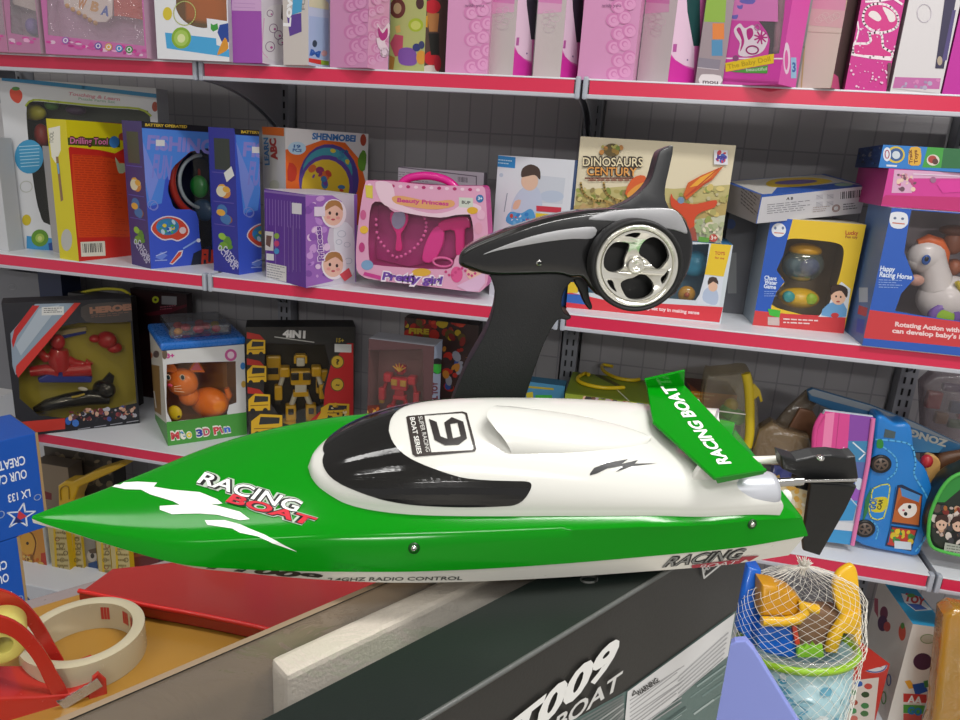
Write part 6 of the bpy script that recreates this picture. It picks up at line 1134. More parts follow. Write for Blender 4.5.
# big dark figure box
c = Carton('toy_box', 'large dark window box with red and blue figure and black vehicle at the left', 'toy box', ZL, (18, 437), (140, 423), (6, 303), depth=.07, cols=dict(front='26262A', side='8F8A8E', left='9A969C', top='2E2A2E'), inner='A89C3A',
           window=[Ka(x, y) for x, y in ((70, 335), (120, 250), (180, 190), (300, 165), (510, 160), (520, 300), (525, 480), (430, 520), (350, 515), (250, 530), (150, 520), (75, 455))], win_mat=film('EAE6DA', .16, rough=.06)); f = c.front
f.poly([Ka(x, y) for x, y in ((40, 205), (135, 92), (310, 88), (60, 365), (48, 330))], '8A99A8'); f.poly([Ka(x, y) for x, y in ((45, 235), (55, 190), (125, 98), (152, 98), (66, 215), (50, 262))], 'B82C2A'); f.poly([Ka(x, y) for x, y in ((62, 330), (285, 88), (310, 88), (70, 375), (60, 355))], 'C8362E'); f.poly([Ka(150, 110), Ka(230, 95), Ka(80, 290), Ka(60, 250)], 'A9B4BE'); f.rect(*Ka(160, 104), *Ka(245, 136), 'D2D2CE', -.03); f.rows(*Ka(168, 108), *Ka(240, 130), 3, '5A5A5A', .4, -.03)
f.poly(spline([Ka(x, y) for x, y in ((310, 120), (340, 92), (520, 88), (525, 150), (420, 165), (330, 160))], True, 2), '4A4440'); f.text('HEROES', Ka(345, 128), Ka(520, 112), 5.6, '9A6E58', .07); f.rows(*Ka(350, 134), *Ka(500, 148), 2, '7A5A4C', .4, -.08)
f.poly([Ka(75, 545), Ka(255, 530), Ka(250, 572), Ka(78, 592)], 'C4382C'); f.poly([Ka(250, 530), Ka(535, 470), Ka(540, 560), Ka(250, 590)], '1D1D24'); f.blobs(*Ka(265, 500), *Ka(525, 545), ['C4A08A', '5A3A3A', '8A3A3E', '3F4F8E', 'A9A6B0', '2A2A30', 'B98A72', '6A2A32'], 90, .8, 2.6, 41, -.08); f.ell(*Ka(262, 540), 3, 4, '2F62B4'); f.ell(*Ka(290, 548), 3.4, 3.6, '3F74C4'); f.ell(*Ka(270, 530), 2, 2.4, 'DDB49A')
for k in range(4): f.line([Ka(300+k*62, 572-k*9), Ka(345+k*62, 565-k*9)], .9, '9A9AA2')
X = lambda x, y, d=.045: c.at(*Ka(x, y), d)
t = thing('toy_figure', 'red plastic toy figure with blue legs behind the window of the dark box', 'toy figure', X(235, 380)); RDT, BLT = mat('B8242A', .3, 0, .5, .3), mat('2A3A9A', .35)
q = MB(); q.tube([X(235, 345), X(225, 300), X(228, 265)], [.024, .030, .022], RDT, 14); q.ball(X(222, 238), .020, .018, .023, RDT); q.build('torso', t)
for p in (((210, 290), (175, 300), (150, 275)), ((245, 300), (285, 320), (330, 330), (345, 312))): q = MB(); q.tube([X(*e) for e in p], [.015, .014, .013, .012][:len(p)], RDT, 10); q.build('arm', t)
q = MB(); q.tube([X(225, 350), X(170, 345), X(115, 352)], [.020, .017, .015], RDT, 10); q.tube([X(240, 350), X(300, 345), X(350, 340)], [.020, .022, .024], RDT, 10); q.prism([X(x, y, .03) for x, y in ((145, 380), (240, 335), (355, 375), (350, 395), (150, 395))], c.D*.02, BLT, .004); q.build('legs', t)
b = MB(); b.ball(X(410, 230, .05), .030, .022, .026, RDT); b.ball(X(440, 260, .05), .022, .02, .016, RDT); b.ball(X(365, 225, .05), .016, .016, .012, RDT); tag(b.build('toy_figure'), 'round red toy piece at the upper right behind the window of the dark box', 'toy figure')
t = thing('toy_vehicle', 'black streamlined toy vehicle behind the window of the dark box', 'toy vehicle', X(280, 500)); q = MB(); DKV = mat('17191A', .22, 0, .5, .4); q.tube([X(130, 498), X(180, 480), X(260, 462), (X(340, 450)), X(420, 455)], [.008, .018, .022, .024, .018], DKV, 14); q.ball(X(400, 420), .036, .024, .030, DKV); q.prism([X(x, y, .04) for x, y in ((380, 400), (420, 355), (440, 370), (430, 420))], c.D*.012, DKV, .003); q.build('hull', t); q = MB(); q.ball(X(318, 418, .022), .016, .006, .006, mat('D6D4CC', .2)); q.build('canopy', t); q = MB(); q.tube([X(275, 450, .016), X(300, 446, .016), X(325, 438, .016)], .0035, mat('B09A3A', .35), 8); q.build('trim', t)
b = MB(); b.prism([X(x, y, .06) for x, y in ((185, 200), (330, 180), (335, 195), (200, 222))], c.D*.01, mat('C8B98A', .5), .002); b.prism([X(x, y, .058) for x, y in ((188, 222), (330, 196), (330, 206), (195, 236))], c.D*.01, BLT, .002); tag(b.build('toy_piece'), 'pale flat toy piece above the red figure in the dark box', 'toy'); c.done()
# things behind and above it
c = Carton('toy_box', 'grey carton standing against the back of the third shelf at the far left', 'toy box', ZL, None, PQ=line_up((-30, 400), (56, 404), ZL, .26), H=ony(40, 274, .26).z-ZL, depth=.10, cols=dict(front='77787E', side='5F6066')); c.front.ring(12, 287, 4, 2.4, .8, '8E9096'); c.done()
c = Carton('toy_box', 'navy blue box at the back of the third shelf beside the grey carton', 'toy box', ZL, None, PQ=line_up((51, 404), (73, 406), ZL, .25), H=ony(60, 273, .25).z-ZL, depth=.08, cols=dict(front='1C2748', side='16203A')); c.done()
t = thing('toy_case', 'dark case with yellow hoop handle behind the large dark window box', 'toy case', onz(100, 405, ZL)+V((0, .24, 0))); Pq, Qq = line_up((78, 405), (132, 410), ZL, .245); b = MB(); hh = ony(100, 296, .245).z-ZL; b.box(Pq, Qq-Pq, V((0, .06, 0)), UP*hh, mat('2A2728', .4), .004); b.build('body', t); q = MB(); yy = lambda x, y: ony(x, y, .27); q.tube([yy(*p) for p in spline([(74, 296), (84, 292), (104, 289), (122, 290), (130, 295)], False, 4)], .0045, mat('C9C02E', .35), 8); q.build('handle', t)
c = Carton('toy_box', 'dark red flat pack with pale sticker lying behind the large dark window box', 'toy box', ZL, None, PQ=line_up((138, 410), (192, 412), ZL, .36), H=ony(165, 292, .36).z-ZL, depth=.03, cols=dict(front='2E1418', side='25161A')); f = c.front; K = K6(100, 220); f.poly([K(265, 560), K(370, 540), K(545, 500), K(540, 440), K(520, 520), K(400, 565), K(290, 575)], '5A1424'); f.ell(*K(333, 478), 3.4, 3.4, 'B9C42E'); f.ell(*K(333, 478), 1.4, 1.4, '3A3A2E'); f.rect(*K(370, 455), *K(460, 505), '8E8E90', .05); f.rows(*K(360, 520), *K(460, 548), 2, 'A85A6A', .4, -.1); c.done()
# cat window box
c = Carton('toy_box', 'green footed window box holding an orange toy cat, blue lid on top', 'toy box', ZL, (168, 446), (247, 434.5), (162, 351), lback=(138, 421), cols=dict(front='D6D6D4', side='B9B7B0', left='C4C0B4', top='2F73C4'), inner='C08C40', window=[Ka(*p) for p in ((640, 325), (700, 318), (905, 312), (908, 470), (880, 480), (872, 510), (875, 520), (690, 540), (660, 545), (638, 500))], win_mat=film('FFF2E0', .14, rough=.05)); f = c.front
f.poly([Ka(640, 545), Ka(700, 540), Ka(960, 505), Ka(960, 620), Ka(640, 640)], '4A9A3E'); f.poly([Ka(618, 545), Ka(642, 545), Ka(650, 640), Ka(630, 640)], '4A9A3E')
for ch, x0, x1, y, cc_ in (('M', 658, 690, 612, 'D2404A'), ('è', 694, 714, 608, '3F8FD2'), ('o', 718, 738, 605, 'E8D23A'), ('3', 755, 780, 601, '2A3FA0'), ('D', 782, 808, 597, 'D8D8E6'), ('P', 822, 845, 592, 'D2404A'), ('i', 850, 858, 588, 'E8E0D0'), ('n', 862, 886, 585, '3F6FD2')):
    f.text(ch, Ka(x0-1, y+1), Ka(x1+1, y-3), 7.6, 'ECEAE0', .12); f.text(ch, Ka(x0, y), Ka(x1, y-4), 6.6, cc_ if cc_ not in ('D8D8E6', 'E8E0D0') else 'C4566A', .05)
f.text('3+', Ka(640, 300), Ka(670, 298), 4.4, 'C83A8E', .05); f.ell(*Ka(886, 288), 6, 6, 'C45A96'); f.ell(*Ka(886, 288), 3.4, 3.6, 'E6C8D8'); f.ell(*Ka(932, 330), 2.4, 3.6, '3F7FC4'); f.ell(*Ka(935, 400), 2.4, 3.4, 'C9A24A')
for x, y, cc_ in ((600, 280, 'C88A5A'), (612, 285, '6A5A4A')): f.ell(*Ka(x+20, y), 2.6, 5, cc_)
l = c.left; l.poly([Ka(520, 450), Ka(650, 560), Ka(650, 650), Ka(525, 545)], '4F8F42'); l.poly(spline([Ka(x, y) for x, y in ((548, 440), (575, 430), (588, 470), (590, 540), (570, 560), (548, 520))], True, 3), 'A8362E'); l.ell(*Ka(568, 490), 2, 3, 'D2B8A8'); l.poly([Ka(556, 320), Ka(612, 330), Ka(620, 520), Ka(560, 480)], '8A6A3A')
for x, y, cc_ in ((535, 260, 'C88A4A'), (555, 275, '3F6FA8'), (575, 290, 'B9643A'), (600, 285, '5A4A4A'), (540, 350, '3F7FC4')): l.ell(*Ka(x, y), 3, 3.6, cc_)
l.line([Ka(580, 428), Ka(592, 428), Ka(600, 490)], 1, 'D9D4CC')
X = lambda x, y, d=.045: c.at(*Ka(x, y), d); OR = mat('DB7A22', .35, 0, .5, .1)
cat = thing('toy_cat', 'orange toy cat with pink nose sitting behind the window of the green footed box', 'toy cat', X(770, 540)); q = MB(); q.ball(X(700, 392), .047, .032, .042, OR); q.ball(X(805, 470), .058, .038, .046, OR); q.ball(X(725, 445), .030, .024, .03, OR); q.tube([X(860, 470), X(880, 440), X(870, 415)], [.012, .011, .008], OR, 10)
for sx in (655, 755): q.prism([X(x, y, .04) for x, y in ((sx-34, 355), (sx, 300), (sx+34, 355))], c.D*.012, OR, .002)
q.build('body', cat); q = MB(); q.prism([X(x, y, .038) for x, y in ((733, 346), (756, 312), (776, 346))], c.D*.003, 'D2688A'); q.build('ear', cat)
for x in (645, 700): q = MB(); q.ball(X(x, 374, .012), .0085, .003, .009, mat('EAE6E0', .2)); q.ball(X(x+1, 374, .0095), .006, .002, .007, mat('1F3A4A', .15)); q.build('eye', cat)
q = MB(); q.ball(X(652, 404, .011), .0085, .003, .005, mat('D2487A', .3)); q.build('nose', cat); q = MB()
for y0, y1 in ((410, 402), (418, 418), (426, 432)): q.tube([X(668, y0, .011), X(722, y1, .015)], .0010, 'EFE6DA', 5)
q.build('whiskers', cat); b = MB(); b.ball(X(672, 510, .018), .022, .010, .022, mat('D2C81E', .35)); b.ball(X(680, 522, .008), .010, .003, .006, mat('3A3A2E', .4)); tag(b.build('toy_badge'), 'yellow round tag with dark bee in front of the toy cat', 'toy')
c.done()
zl_ = ZL+c.H+.0008; ld = thing('tub_lid', 'blue lid with clear dome of red and yellow beads on the cat box', 'lid', c.pt(.5, c.dep/2, 1)+UP*.0008)
b = MB(); b.box(c.P+UP*(c.H+.0008)-c.U*.004-c.D*.004, c.U*(c.W+.008), c.D*(c.dep+.008), UP*.022, mat('2470C8', .28, 0, .5, .2), .008); b.build('rim', ld)
b = MB(); b.box(c.P+UP*(c.H+.023)+c.U*(c.W*.12)+c.D*(c.dep*.12), c.U*(c.W*.76), c.D*(c.dep*.76), UP*.034, film('EEF0F2', .25, rough=.06, milky=.05), .010); b.build('clear_dome', ld)
for u, d, cc_, r_ in ((.25, .3, 'D88A1E', .012), (.37, .45, 'C82030', .014), (.5, .3, 'B81E3A', .016), (.62, .45, 'C8243A', .014), (.72, .3, 'A81E34', .013), (.30, .6, 'C82A2A', .013), (.58, .65, 'C8283A', .013), (.76, .55, 'C9A82A', .012)): b = MB(); b.ball(c.P+c.U*(u*c.W)+c.D*(d*c.dep)+UP*(c.H+.0245+r_*.8), r_, r_, r_*.8, mat(cc_, .25)); tag(b.build('toy_bead'), 'red, orange or yellow bead under the clear dome of the blue lid', 'bead', 'beads under the clear lid of the cat box')
# 4 in 1 robot box
c = Carton('toy_box', 'black and red "4 in 1" window box with yellow robot', 'toy box', ZL, (249, 441.5), (354, 437), (245, 327), depth=.085, cols=dict(front='26221E', side='8E1A1E', right='8E1A1E', top='1A1816', left='2A2420'), inner='2A261E', window=[Kb_(x, y) for x, y in ((128, 160), (350, 165), (368, 240), (340, 330), (352, 372), (330, 430), (250, 470), (190, 452), (165, 400), (125, 360))], win_mat=film('F6F2E6', .14, rough=.05)); f = c.front; K = Kb_
f.poly([K(372, 240), K(455, 130), K(455, 470), K(330, 480), K(250, 490), K(300, 440), K(345, 400), K(350, 330)], 'B81E1E'); f.poly([K(62, 110), K(455, 115), K(455, 160), K(62, 150)], '2A2823'); f.text('4IN1', K(194, 136), K(278, 140), 6.8, 'D2D0CC', .06); f.line([K(165, 136), K(310, 156)], 1, 'A9A8A2'); f.rect(*K(386, 162), *K(448, 192), 'CFCFCA', .03); f.text('15+', K(392, 155), K(420, 157), 4, 'B8A02E', .03)
for y, r_ in ((228, 6.8), (312, 6.8)): f.ell(*K(396, y), r_, r_, '5A4A1E'); f.ell(*K(396, y), r_-1, r_-1, 'C9A62E'); f.text('?' if y < 300 else '~', K(390, y+9), K(404, y+9), 5, '4A3A14', .05)
def van(x, y, w, h, cc_='D2A61E'):
    f.poly([K(x, y+h*.3), K(x+w*.3, y), K(x+w, y+h*.05), K(x+w, y+h*.85), K(x, y+h*.9)], cc_); f.poly([K(x+w*.3, y+h*.12), K(x+w*.92, y+h*.15), K(x+w*.9, y+h*.4), K(x+w*.25, y+h*.45)], '2A2A2A'); f.ell(*K(x+w*.2, y+h*.9), w*.032, w*.036, '1A1A1A'); f.ell(*K(x+w*.78, y+h*.88), w*.032, w*.036, '1A1A1A'); f.line([K(x+w*.1, y+h*.62), K(x+w*.9, y+h*.58)], .9, '7A5A14')
for y in (118, 215, 320): f.poly([K(62, y), K(110, y+10), K(128, y+30), K(62, y+24)], 'A8281E')
van(62, 145, 68, 62); van(62, 240, 72, 72); van(68, 345, 80, 72); van(78, 420, 115, 88); van(335, 380, 105, 60); f.poly([K(200, 470), K(330, 452), K(440, 470), K(440, 500), K(200, 505)], 'A8221E'); f.poly([K(205, 480), K(280, 475), K(260, 495), K(205, 500)], 'D2CFC4'); f.poly([K(300, 470), K(345, 400), K(368, 410), K(345, 470)], 'D2A61E'); f.blobs(*K(350, 375), *K(440, 440), ['C99A1E', '8A6A14', 'D8C8A0', '3A2A14'], 12, 1, 3, 5)
r = c.right; r.rows(*K(462, 150), *K(492, 170), 3, 'D2C0BC', .4, -.3); r.poly([K(460, 400), K(500, 380), K(500, 470), K(460, 480)], '7A1418')
X0 = c.at(*K(262, 455), .045); robot('toy_robot', 'yellow and white toy robot standing inside the black and red window box', V((X0.x, X0.y, X0.z)), c.U, c.D, .225, mat('D2A414', .3, 0, .5, .2), mat('C9C7C0', .35), mat('2A2824', .35))
for x, y, w in ((168, 250, .026), (345, 300, .022)): b = MB(); p = c.at(*K(x, y), .05); b.box(p-c.U*w-UP*.04, c.U*w*1.6, c.D*.02, UP*.075, mat('C99E16', .3), .006); b.box(p-c.U*w*.9-UP*.02-c.D*.001, c.U*w*1.2, c.D*.004, UP*.02, mat('25231F', .3), .001); tag(b.build('toy_robot_piece'), 'yellow robot accessory at the %s of the yellow robot' % ('left' if x < 300 else 'right'), 'toy')
c.done()
# red robot box
K = Kb_; P_, Q_ = line_up((366, 424), (428, 432), ZL, .035)
c = Carton('toy_box', 'clear window box with red robot and pale blue sides right of the black box', 'toy box', ZL, None, PQ=(P_, Q_), H=onpl(426.5, 345.5, P_, V((0, -1, 0))).z-ZL, depth=.075, cols=dict(front='5A3E40', side='9AA2B8', right='A9B2C8', top='8E8E96'), inner='8A6464', window=[K(x, y) for x, y in ((512, 185), (712, 182), (715, 430), (560, 440), (548, 390), (514, 385))], win_mat=film('F4ECEC', .16, rough=.05)); f = c.front; f.poly([K(488, 390), K(552, 388), K(556, 450), K(488, 450)], '6A2A1E'); f.blobs(*K(492, 395), *K(548, 430), ['C98A2E', 'B8641E', 'D2B45A', '7A3A1E'], 18, 1, 2.6, 6)
r = c.right; r.poly([K(725, 165), K(795, 165), K(795, 480), K(725, 480)], 'A9B4CC'); r.ell(*K(765, 244), 6.6, 8, '23252A'); r.poly([K(745, 236), K(788, 238), K(782, 262), K(765, 274), K(748, 262)], '3FC44A'); r.text('COOL', K(772, 228), K(772, 258), 3, 'D8E6D8', .03, 0, (3, 0)) if False else None
r.text('COOL TOY', K(766, 420), K(764, 300), 5.4, '7A2A3A', .06)
X0 = c.at(*K(625, 425), .038); robot('toy_robot', 'red toy robot with gold crest inside the clear window box', X0-UP*.02, c.U, c.D, .165, mat('B81E30', .3, 0, .5, .2), mat('A01A2A', .35), mat('C8A03A', .3, .4)); b = MB()
for k in range(5): a = PI*(.2+.15*k); p = X0+UP*.125-c.D*.014; b.tube([p, p+(c.U*math.cos(a)+UP*math.sin(a))*.022], [.0028, .0012], mat('D2A83A', .3, .4), 6)
tag(b.build('robot_crest'), 'gold spiky crest on the head of the red toy robot', 'toy'); c.done()
# bag of red and yellow toys behind
c = Carton('toy_pack', 'red and yellow printed toy pack at the back above the red robot box', 'toy pack', ZL, None, PQ=line_up((400, 400), (470, 405), ZL, .20), H=ony(430, 320, .20).z-ZL, depth=.05, cols=dict(front='3A2624', side='2E2220')); f = c.front; f.blobs(*K(640, 75), *K(860, 160), ['A8281E', 'B89A1E', '7A1E1E', 'C8402A', '5A4A1E', '8A2A24'], 46, 2, 6, 8); f.text('FIRE', K(660, 122), K(735, 126), 5, 'B8A02A', .06); f.blobs(*K(790, 170), *K(900, 330), ['A8281E', '2F4A8E', 'B8782A', '3A2A2A', '8A8A96'], 40, 2, 6, 9); c.done()
# small blue pack behind the remote's grip
K = lambda x, y: (x/3.69+480, y/3.69+330)
c = Carton('toy_pack', 'blue pack with yellow and green toy shapes right of the remote grip', 'toy pack', ZL, None, PQ=line_up((516, 440), (555, 444), ZL, .16), H=ony(540, 383, .16).z-ZL, depth=.05, cols=dict(front='4A90B8', side='3A7090')); f = c.front; f.poly([K(170, 232), K(195, 228), K(200, 285), K(175, 290)], 'D2C22E'); f.poly([K(205, 240), K(265, 240), K(275, 290), K(200, 290)], '3FB43A'); f.line([K(180, 210), K(270, 218)], 2, 'B9A82E'); c.done()
# green picture box with yellow handles
P_ = ony(554.5, 392, .10); zt_ = P_.z
c = Carton('toy_box', 'olive green toy box with two yellow handles and picture of children', 'toy box', ZL, None, PQ=line_up((555, 430), (662, 440), ZL, .10), H=zt_-ZL, depth=.20, cols=dict(front='8A9A2E', side='6A7A24', top='7C8C28')); f = c.front
f.blobs(*K(385, 235), *K(540, 300), ['C98A5A', '6A4A3A', 'B8A8B4', '3F3A34', 'A85A4A', '8E98A8', 'DDB49A'], 40, 2, 5, 12); f.poly([K(555, 265), K(640, 262), K(640, 300), K(560, 300)], 'C9C22E'); f.ell(*K(592, 275), 4, 4, '3F7FC4'); f.ell(*K(625, 280), 3, 4, 'C85A3A'); c.top.line([K(500, 215), K(550, 262)], 1, 'D6D8C4'); c.top.line([K(430, 165), K(530, 215)], 3, '4A4A2A')  # pale line on the top: highlight along the slit, painted in
zz = zt_+.006; YH = mat('D8B818', .3, 0, .5, .2)
for pts, lab in (([(360, 165), (372, 160), (385, 158)], ''), ):
    pass
for k, pts in enumerate(([(402, 165), (388, 160), (368, 170), (360, 182), (375, 195), (420, 208), (470, 214), (532, 212)], [(490, 135), (455, 128), (450, 140), (465, 158), (510, 178), (560, 185), (588, 182)])):
    q = MB(); q.tube([onz(*K(x, y), zz) for x, y in spline(pts, False, 3)], .0052 if not k else .005, YH, 10); q.build('handle', c.root)
c.done()
# dark brown and orange box behind the wing
P1 = ony(647, 362, .22); c = Carton('toy_box', 'brown and orange box tilted behind the rear wing of the boat', 'toy box', ZL, None, PQ=line_up((676, 440), (720, 444), ZL, .23, 6), H=ony(700, 392, .23).z-ZL, depth=.12, cols=dict(front='C9861E', side='4A2A20', top='6A3A28', left='5A3022')); c.front.rows(*K(790, 232), *K(870, 262), 2, 'E2C88A', .4, .1); c.top.poly([K(620, 100), K(760, 190), K(820, 235), K(760, 230), K(640, 140)], 'A8561E'); c.done()
# clear bag with yellow zip
def pouch(name, lab, cat, front, depth, y, mats, bulge=.0, z=None, group=None):
    """soft pouch: traced outline standing in an upright plane y behind the shelf front"""
    PL = V((0, y, 0)); N_ = V((0, -1, 0)); fn = lambda a, b_, d=0.: onpl(a, b_, PL, N_)+V((0, d, 0))
    P = [fn(*p) for p in front]; zz = min(p.z for p in P); t = thing(name, lab, cat, V((sum(p.x for p in P)/len(P), y+depth/2, zz)), group); b = MB(); b.prism(P, V((0, depth, 0)), mats, min(.012, depth*.3)); o = sharp(b.build('body', t), 40); return t, fn
K = lambda x, y: (x/6+680, y/6+360)
t, fn = pouch('toy_bag', 'clear toy bag with yellow zip edge and green toys right of the rear wing', 'toy bag', spline([K(x, y) for x, y in ((160, 120), (200, 100), (300, 90), (385, 80), (440, 110), (470, 300), (468, 480), (400, 560), (200, 560), (130, 400))], True, 3), .10, .12, film('E4DCC8', .12, rough=.1, milky=.10))
q = MB(); q.tube([fn(*K(x, y), .0) for x, y in spline([(395, 80), (410, 150), (418, 250), (420, 350), (418, 450), (405, 520)], False, 4)], [.011]*21, mat('C9B01E', .4), 10); q.build('zip_edge', t); q = MB(); q.prism([fn(*K(x, y), -.004) for x, y in ((430, 150), (445, 140), (480, 180), (496, 245), (482, 252), (470, 215), (440, 240))], V((0, .006, 0)), mat('B9A01E', .45), .002); q.build('zip_pull', t); q = MB(); q.tube([fn(*K(235, 305), -.002), fn(*K(395, 325), -.002)], .0016, 'E6E2D6', 6); q.build('white_cord', t)
for x, y, r_, cc_, lab in ((300, 350, .022, '3F9A2E', 'green'), (355, 385, .022, '4FB43A', 'light green'), (320, 310, .018, 'A89A1E', 'olive yellow'), (260, 400, .022, '2E6A24', 'dark green'), (320, 460, .025, '4A3E5A', 'dull violet')): b = MB(); b.ball(fn(*K(x, y), .05), r_, r_*.8, r_, mat(cc_, .35)); tag(b.build('toy_ball'), '%s toy inside the clear bag with yellow zip' % lab, 'ball')
# brown bags
t, fn = pouch('brown_bag', 'crumpled brown see-through bag right of the yellow zip bag', 'bag', [K(x, y) for x, y in ((440, 560), (480, 430), (560, 380), (640, 430), (780, 470), (800, 560), (790, 640), (460, 640))], .06, .10, film('8A7458', .16, rough=.12, milky=.65, wr=.5))
t, fn = pouch('brown_bag', 'brown paper backed pack with pale edge leaning left of the pink pouch', 'bag', [K(x, y) for x, y in ((575, 490), (640, 430), (720, 290), (800, 310), (850, 400), (800, 575), (775, 1010), (710, 1000), (700, 540))], .012, .15, mat('7A5238', .45)); q = MB(); q.tube([fn(*K(578, 487), -.003), fn(*K(700, 535), -.003), fn(*K(782, 575), -.003)], .002, 'A9906E', 6); q.build('pale_edge', t)
t, fn = pouch('clear_bag', 'clear empty bag top sticking up behind the brown bags', 'bag', [K(x, y) for x, y in ((540, 420), (640, 300), (760, 190), (800, 170), (830, 250), (740, 400), (620, 470))], .02, .16, film('B9AA96', .12, rough=.12, milky=.2, wr=.5))
# yellow flower pack behind the rudder
c = Carton('toy_pack', 'cream flower print pack behind the black rudder of the boat', 'toy pack', ZL, None, PQ=line_up((770, 536), (826, 546), ZL, .105), H=ony(790, 486, .105).z-ZL, depth=.04, cols=dict(front='DCCBA0', side='B9A880')); c.front.blobs(768, 486, 826, 545, ['E6DCC4', 'D9A84A', 'DDBB7A', 'EDE6D2', 'C9984A'], 70, 2, 5, 4); c.done()
c = Carton('toy_pack', 'small violet and white pack behind the steel rods of the boat', 'toy pack', ZL, None, PQ=line_up((764, 530), (802, 536), ZL, .15), H=ony(780, 466, .15).z-ZL, depth=.03, cols=dict(front='5A62A8', side='4A4E86')); c.front.blobs(766, 468, 800, 488, ['4A4FA0', 'B9BCD2', '3A4A8E', 'C9A24A', '8A90C4'], 30, 1.5, 4, 5); c.done()
# pink zip pouch
K = lambda x, y: (x/3.27+700, y/3.27+340)
t, fn = pouch('zip_pouch', 'pink edged zip pouch with pink, purple and blue stripes leaning by the blue car bag', 'pouch', [K(x, y) for x, y in ((378, 290), (410, 232), (568, 252), (562, 300), (500, 670), (380, 655), (360, 500))], .018, .046, mat('C9D2DE', .3)); b = MB(); A = Art(b, lambda x, y: fn(x, y, -.0006), V((0, -1, 0)), [K(378, 290), K(410, 232), K(568, 252), K(562, 300), K(500, 670), K(380, 655), K(360, 500)])
A.poly([K(480, 230), K(575, 245), K(560, 330), K(482, 330)], '8A4AA8'); A.poly([K(475, 330), K(560, 330), K(545, 400), K(480, 395)], '3F86B4'); A.poly([K(470, 395), K(550, 400), K(520, 480), K(450, 500)], '5A6AA8'); A.poly([K(440, 490), K(530, 480), K(515, 540), K(430, 530)], '9A5ABE'); A.poly([K(430, 520), K(515, 525), K(500, 590), K(420, 590)], '3F96CE'); A.poly([K(410, 585), K(505, 600), K(498, 640), K(400, 630)], 'D6D8DE'); A.poly([K(400, 615), K(500, 625), K(500, 680), K(370, 670)], '3F96CE')
A.poly([K(372, 290), K(410, 230), K(490, 238), K(480, 400), K(372, 400)], 'DB4A94'); A.poly([K(410, 240), K(440, 236), K(425, 390), K(395, 395)], 'EE86B4'); A.line([K(455, 240), K(440, 390)], .8, 'B83A7A'); A.line([K(500, 335), K(540, 370), K(520, 390)], 1.4, 'DCE6EE'); A.line([K(430, 355), K(450, 385), K(470, 350)], 1, 'F0C4DA'); A.line([K(450, 470), K(530, 560)], 1.2, 'B9D2E6'); A.ell(*K(520, 470), 4, 6, 'C9D6E6'); b.build('striped_front', t)
q = MB(); q.tube([fn(*K(565, 255), -.003), fn(*K(548, 400), -.003), fn(*K(497, 668), -.003)], .005, mat('E07AAE', .4), 10); q.build('piping', t); q = MB(); q.tube([fn(*K(x, y), -.005) for x, y in spline([(400, 240), (380, 275), (372, 320), (372, 390)], False, 4)], .006, mat('D8488E', .4), 8); q.build('strap', t)
# blue car bag
ol = spline([K(x, y) for x, y in ((575, 262), (600, 250), (640, 275), (690, 282), (705, 380), (745, 435), (772, 560), (735, 650), (716, 704), (660, 700), (505, 658), (520, 560), (550, 440), (568, 350))], True, 4)
t, fn = pouch('car_bag', 'bright blue car shaped children\'s bag with picture windows standing on its end', 'bag', ol, .06, .066, mat('1F7AC8', .3, 0, .5, .2)); b = MB(); A = Art(b, lambda x, y: fn(x, y, -.0005), V((0, -1, 0)))
A.line(spline([K(x, y) for x, y in ((575, 325), (640, 330), (690, 345), (705, 400), (700, 440), (735, 500), (755, 560), (740, 640), (705, 690))], False, 3), 1.6, '5AB0E6'); A.poly([K(605, 290), K(640, 300), K(636, 322), K(600, 318)], '4A5A5E'); A.poly(spline([K(580, 325), K(598, 328), K(598, 352), K(578, 352)], True, 2), '2F8A3A'); A.line(spline([K(x, y) for x, y in ((600, 350), (640, 385), (640, 430), (612, 455))], False, 3), 1.4, '5AB0E6'); A.line(spline([K(x, y) for x, y in ((560, 590), (582, 615), (575, 650))], False, 3), 1.4, '5AB0E6')
A.poly([K(645, 475), K(660, 472), K(728, 505), K(718, 612), K(622, 600)], '1A2A4A'); A.poly([K(650, 482), K(724, 510), K(714, 605), K(628, 594)], 'B8642E'); A.ell(*K(678, 552), 9.5, 9, 'E8E0D8'); A.poly(spline([K(x, y) for x, y in ((640, 560), (655, 515), (700, 512), (720, 545), (700, 535), (665, 535))], True, 3), 'A8501E'); A.poly([K(655, 482), K(720, 508), K(715, 530), K(660, 510)], '4A8AC8'); A.ell(*K(685, 545), 1.8, 2, '14141A'); A.ell(*K(672, 568), 1.8, 2, '14141A'); A.ell(*K(665, 556), 1.4, 1, 'C4566A')
A.poly([K(622, 606), K(712, 618), K(690, 690), K(605, 672)], '1A2A4A'); A.poly([K(628, 612), K(706, 622), K(686, 684), K(612, 668)], 'B8362A'); A.blobs(*K(625, 620), *K(695, 660), ['2F7A3A', 'C83A2E', 'D2B82E', '3F8A42'], 20, 1.5, 3.6, 4); A.rect(*K(635, 655), *K(690, 680), 'C9D2DA', .1); A.ell(*K(645, 625), 2.6, 2.6, 'E2C22E')
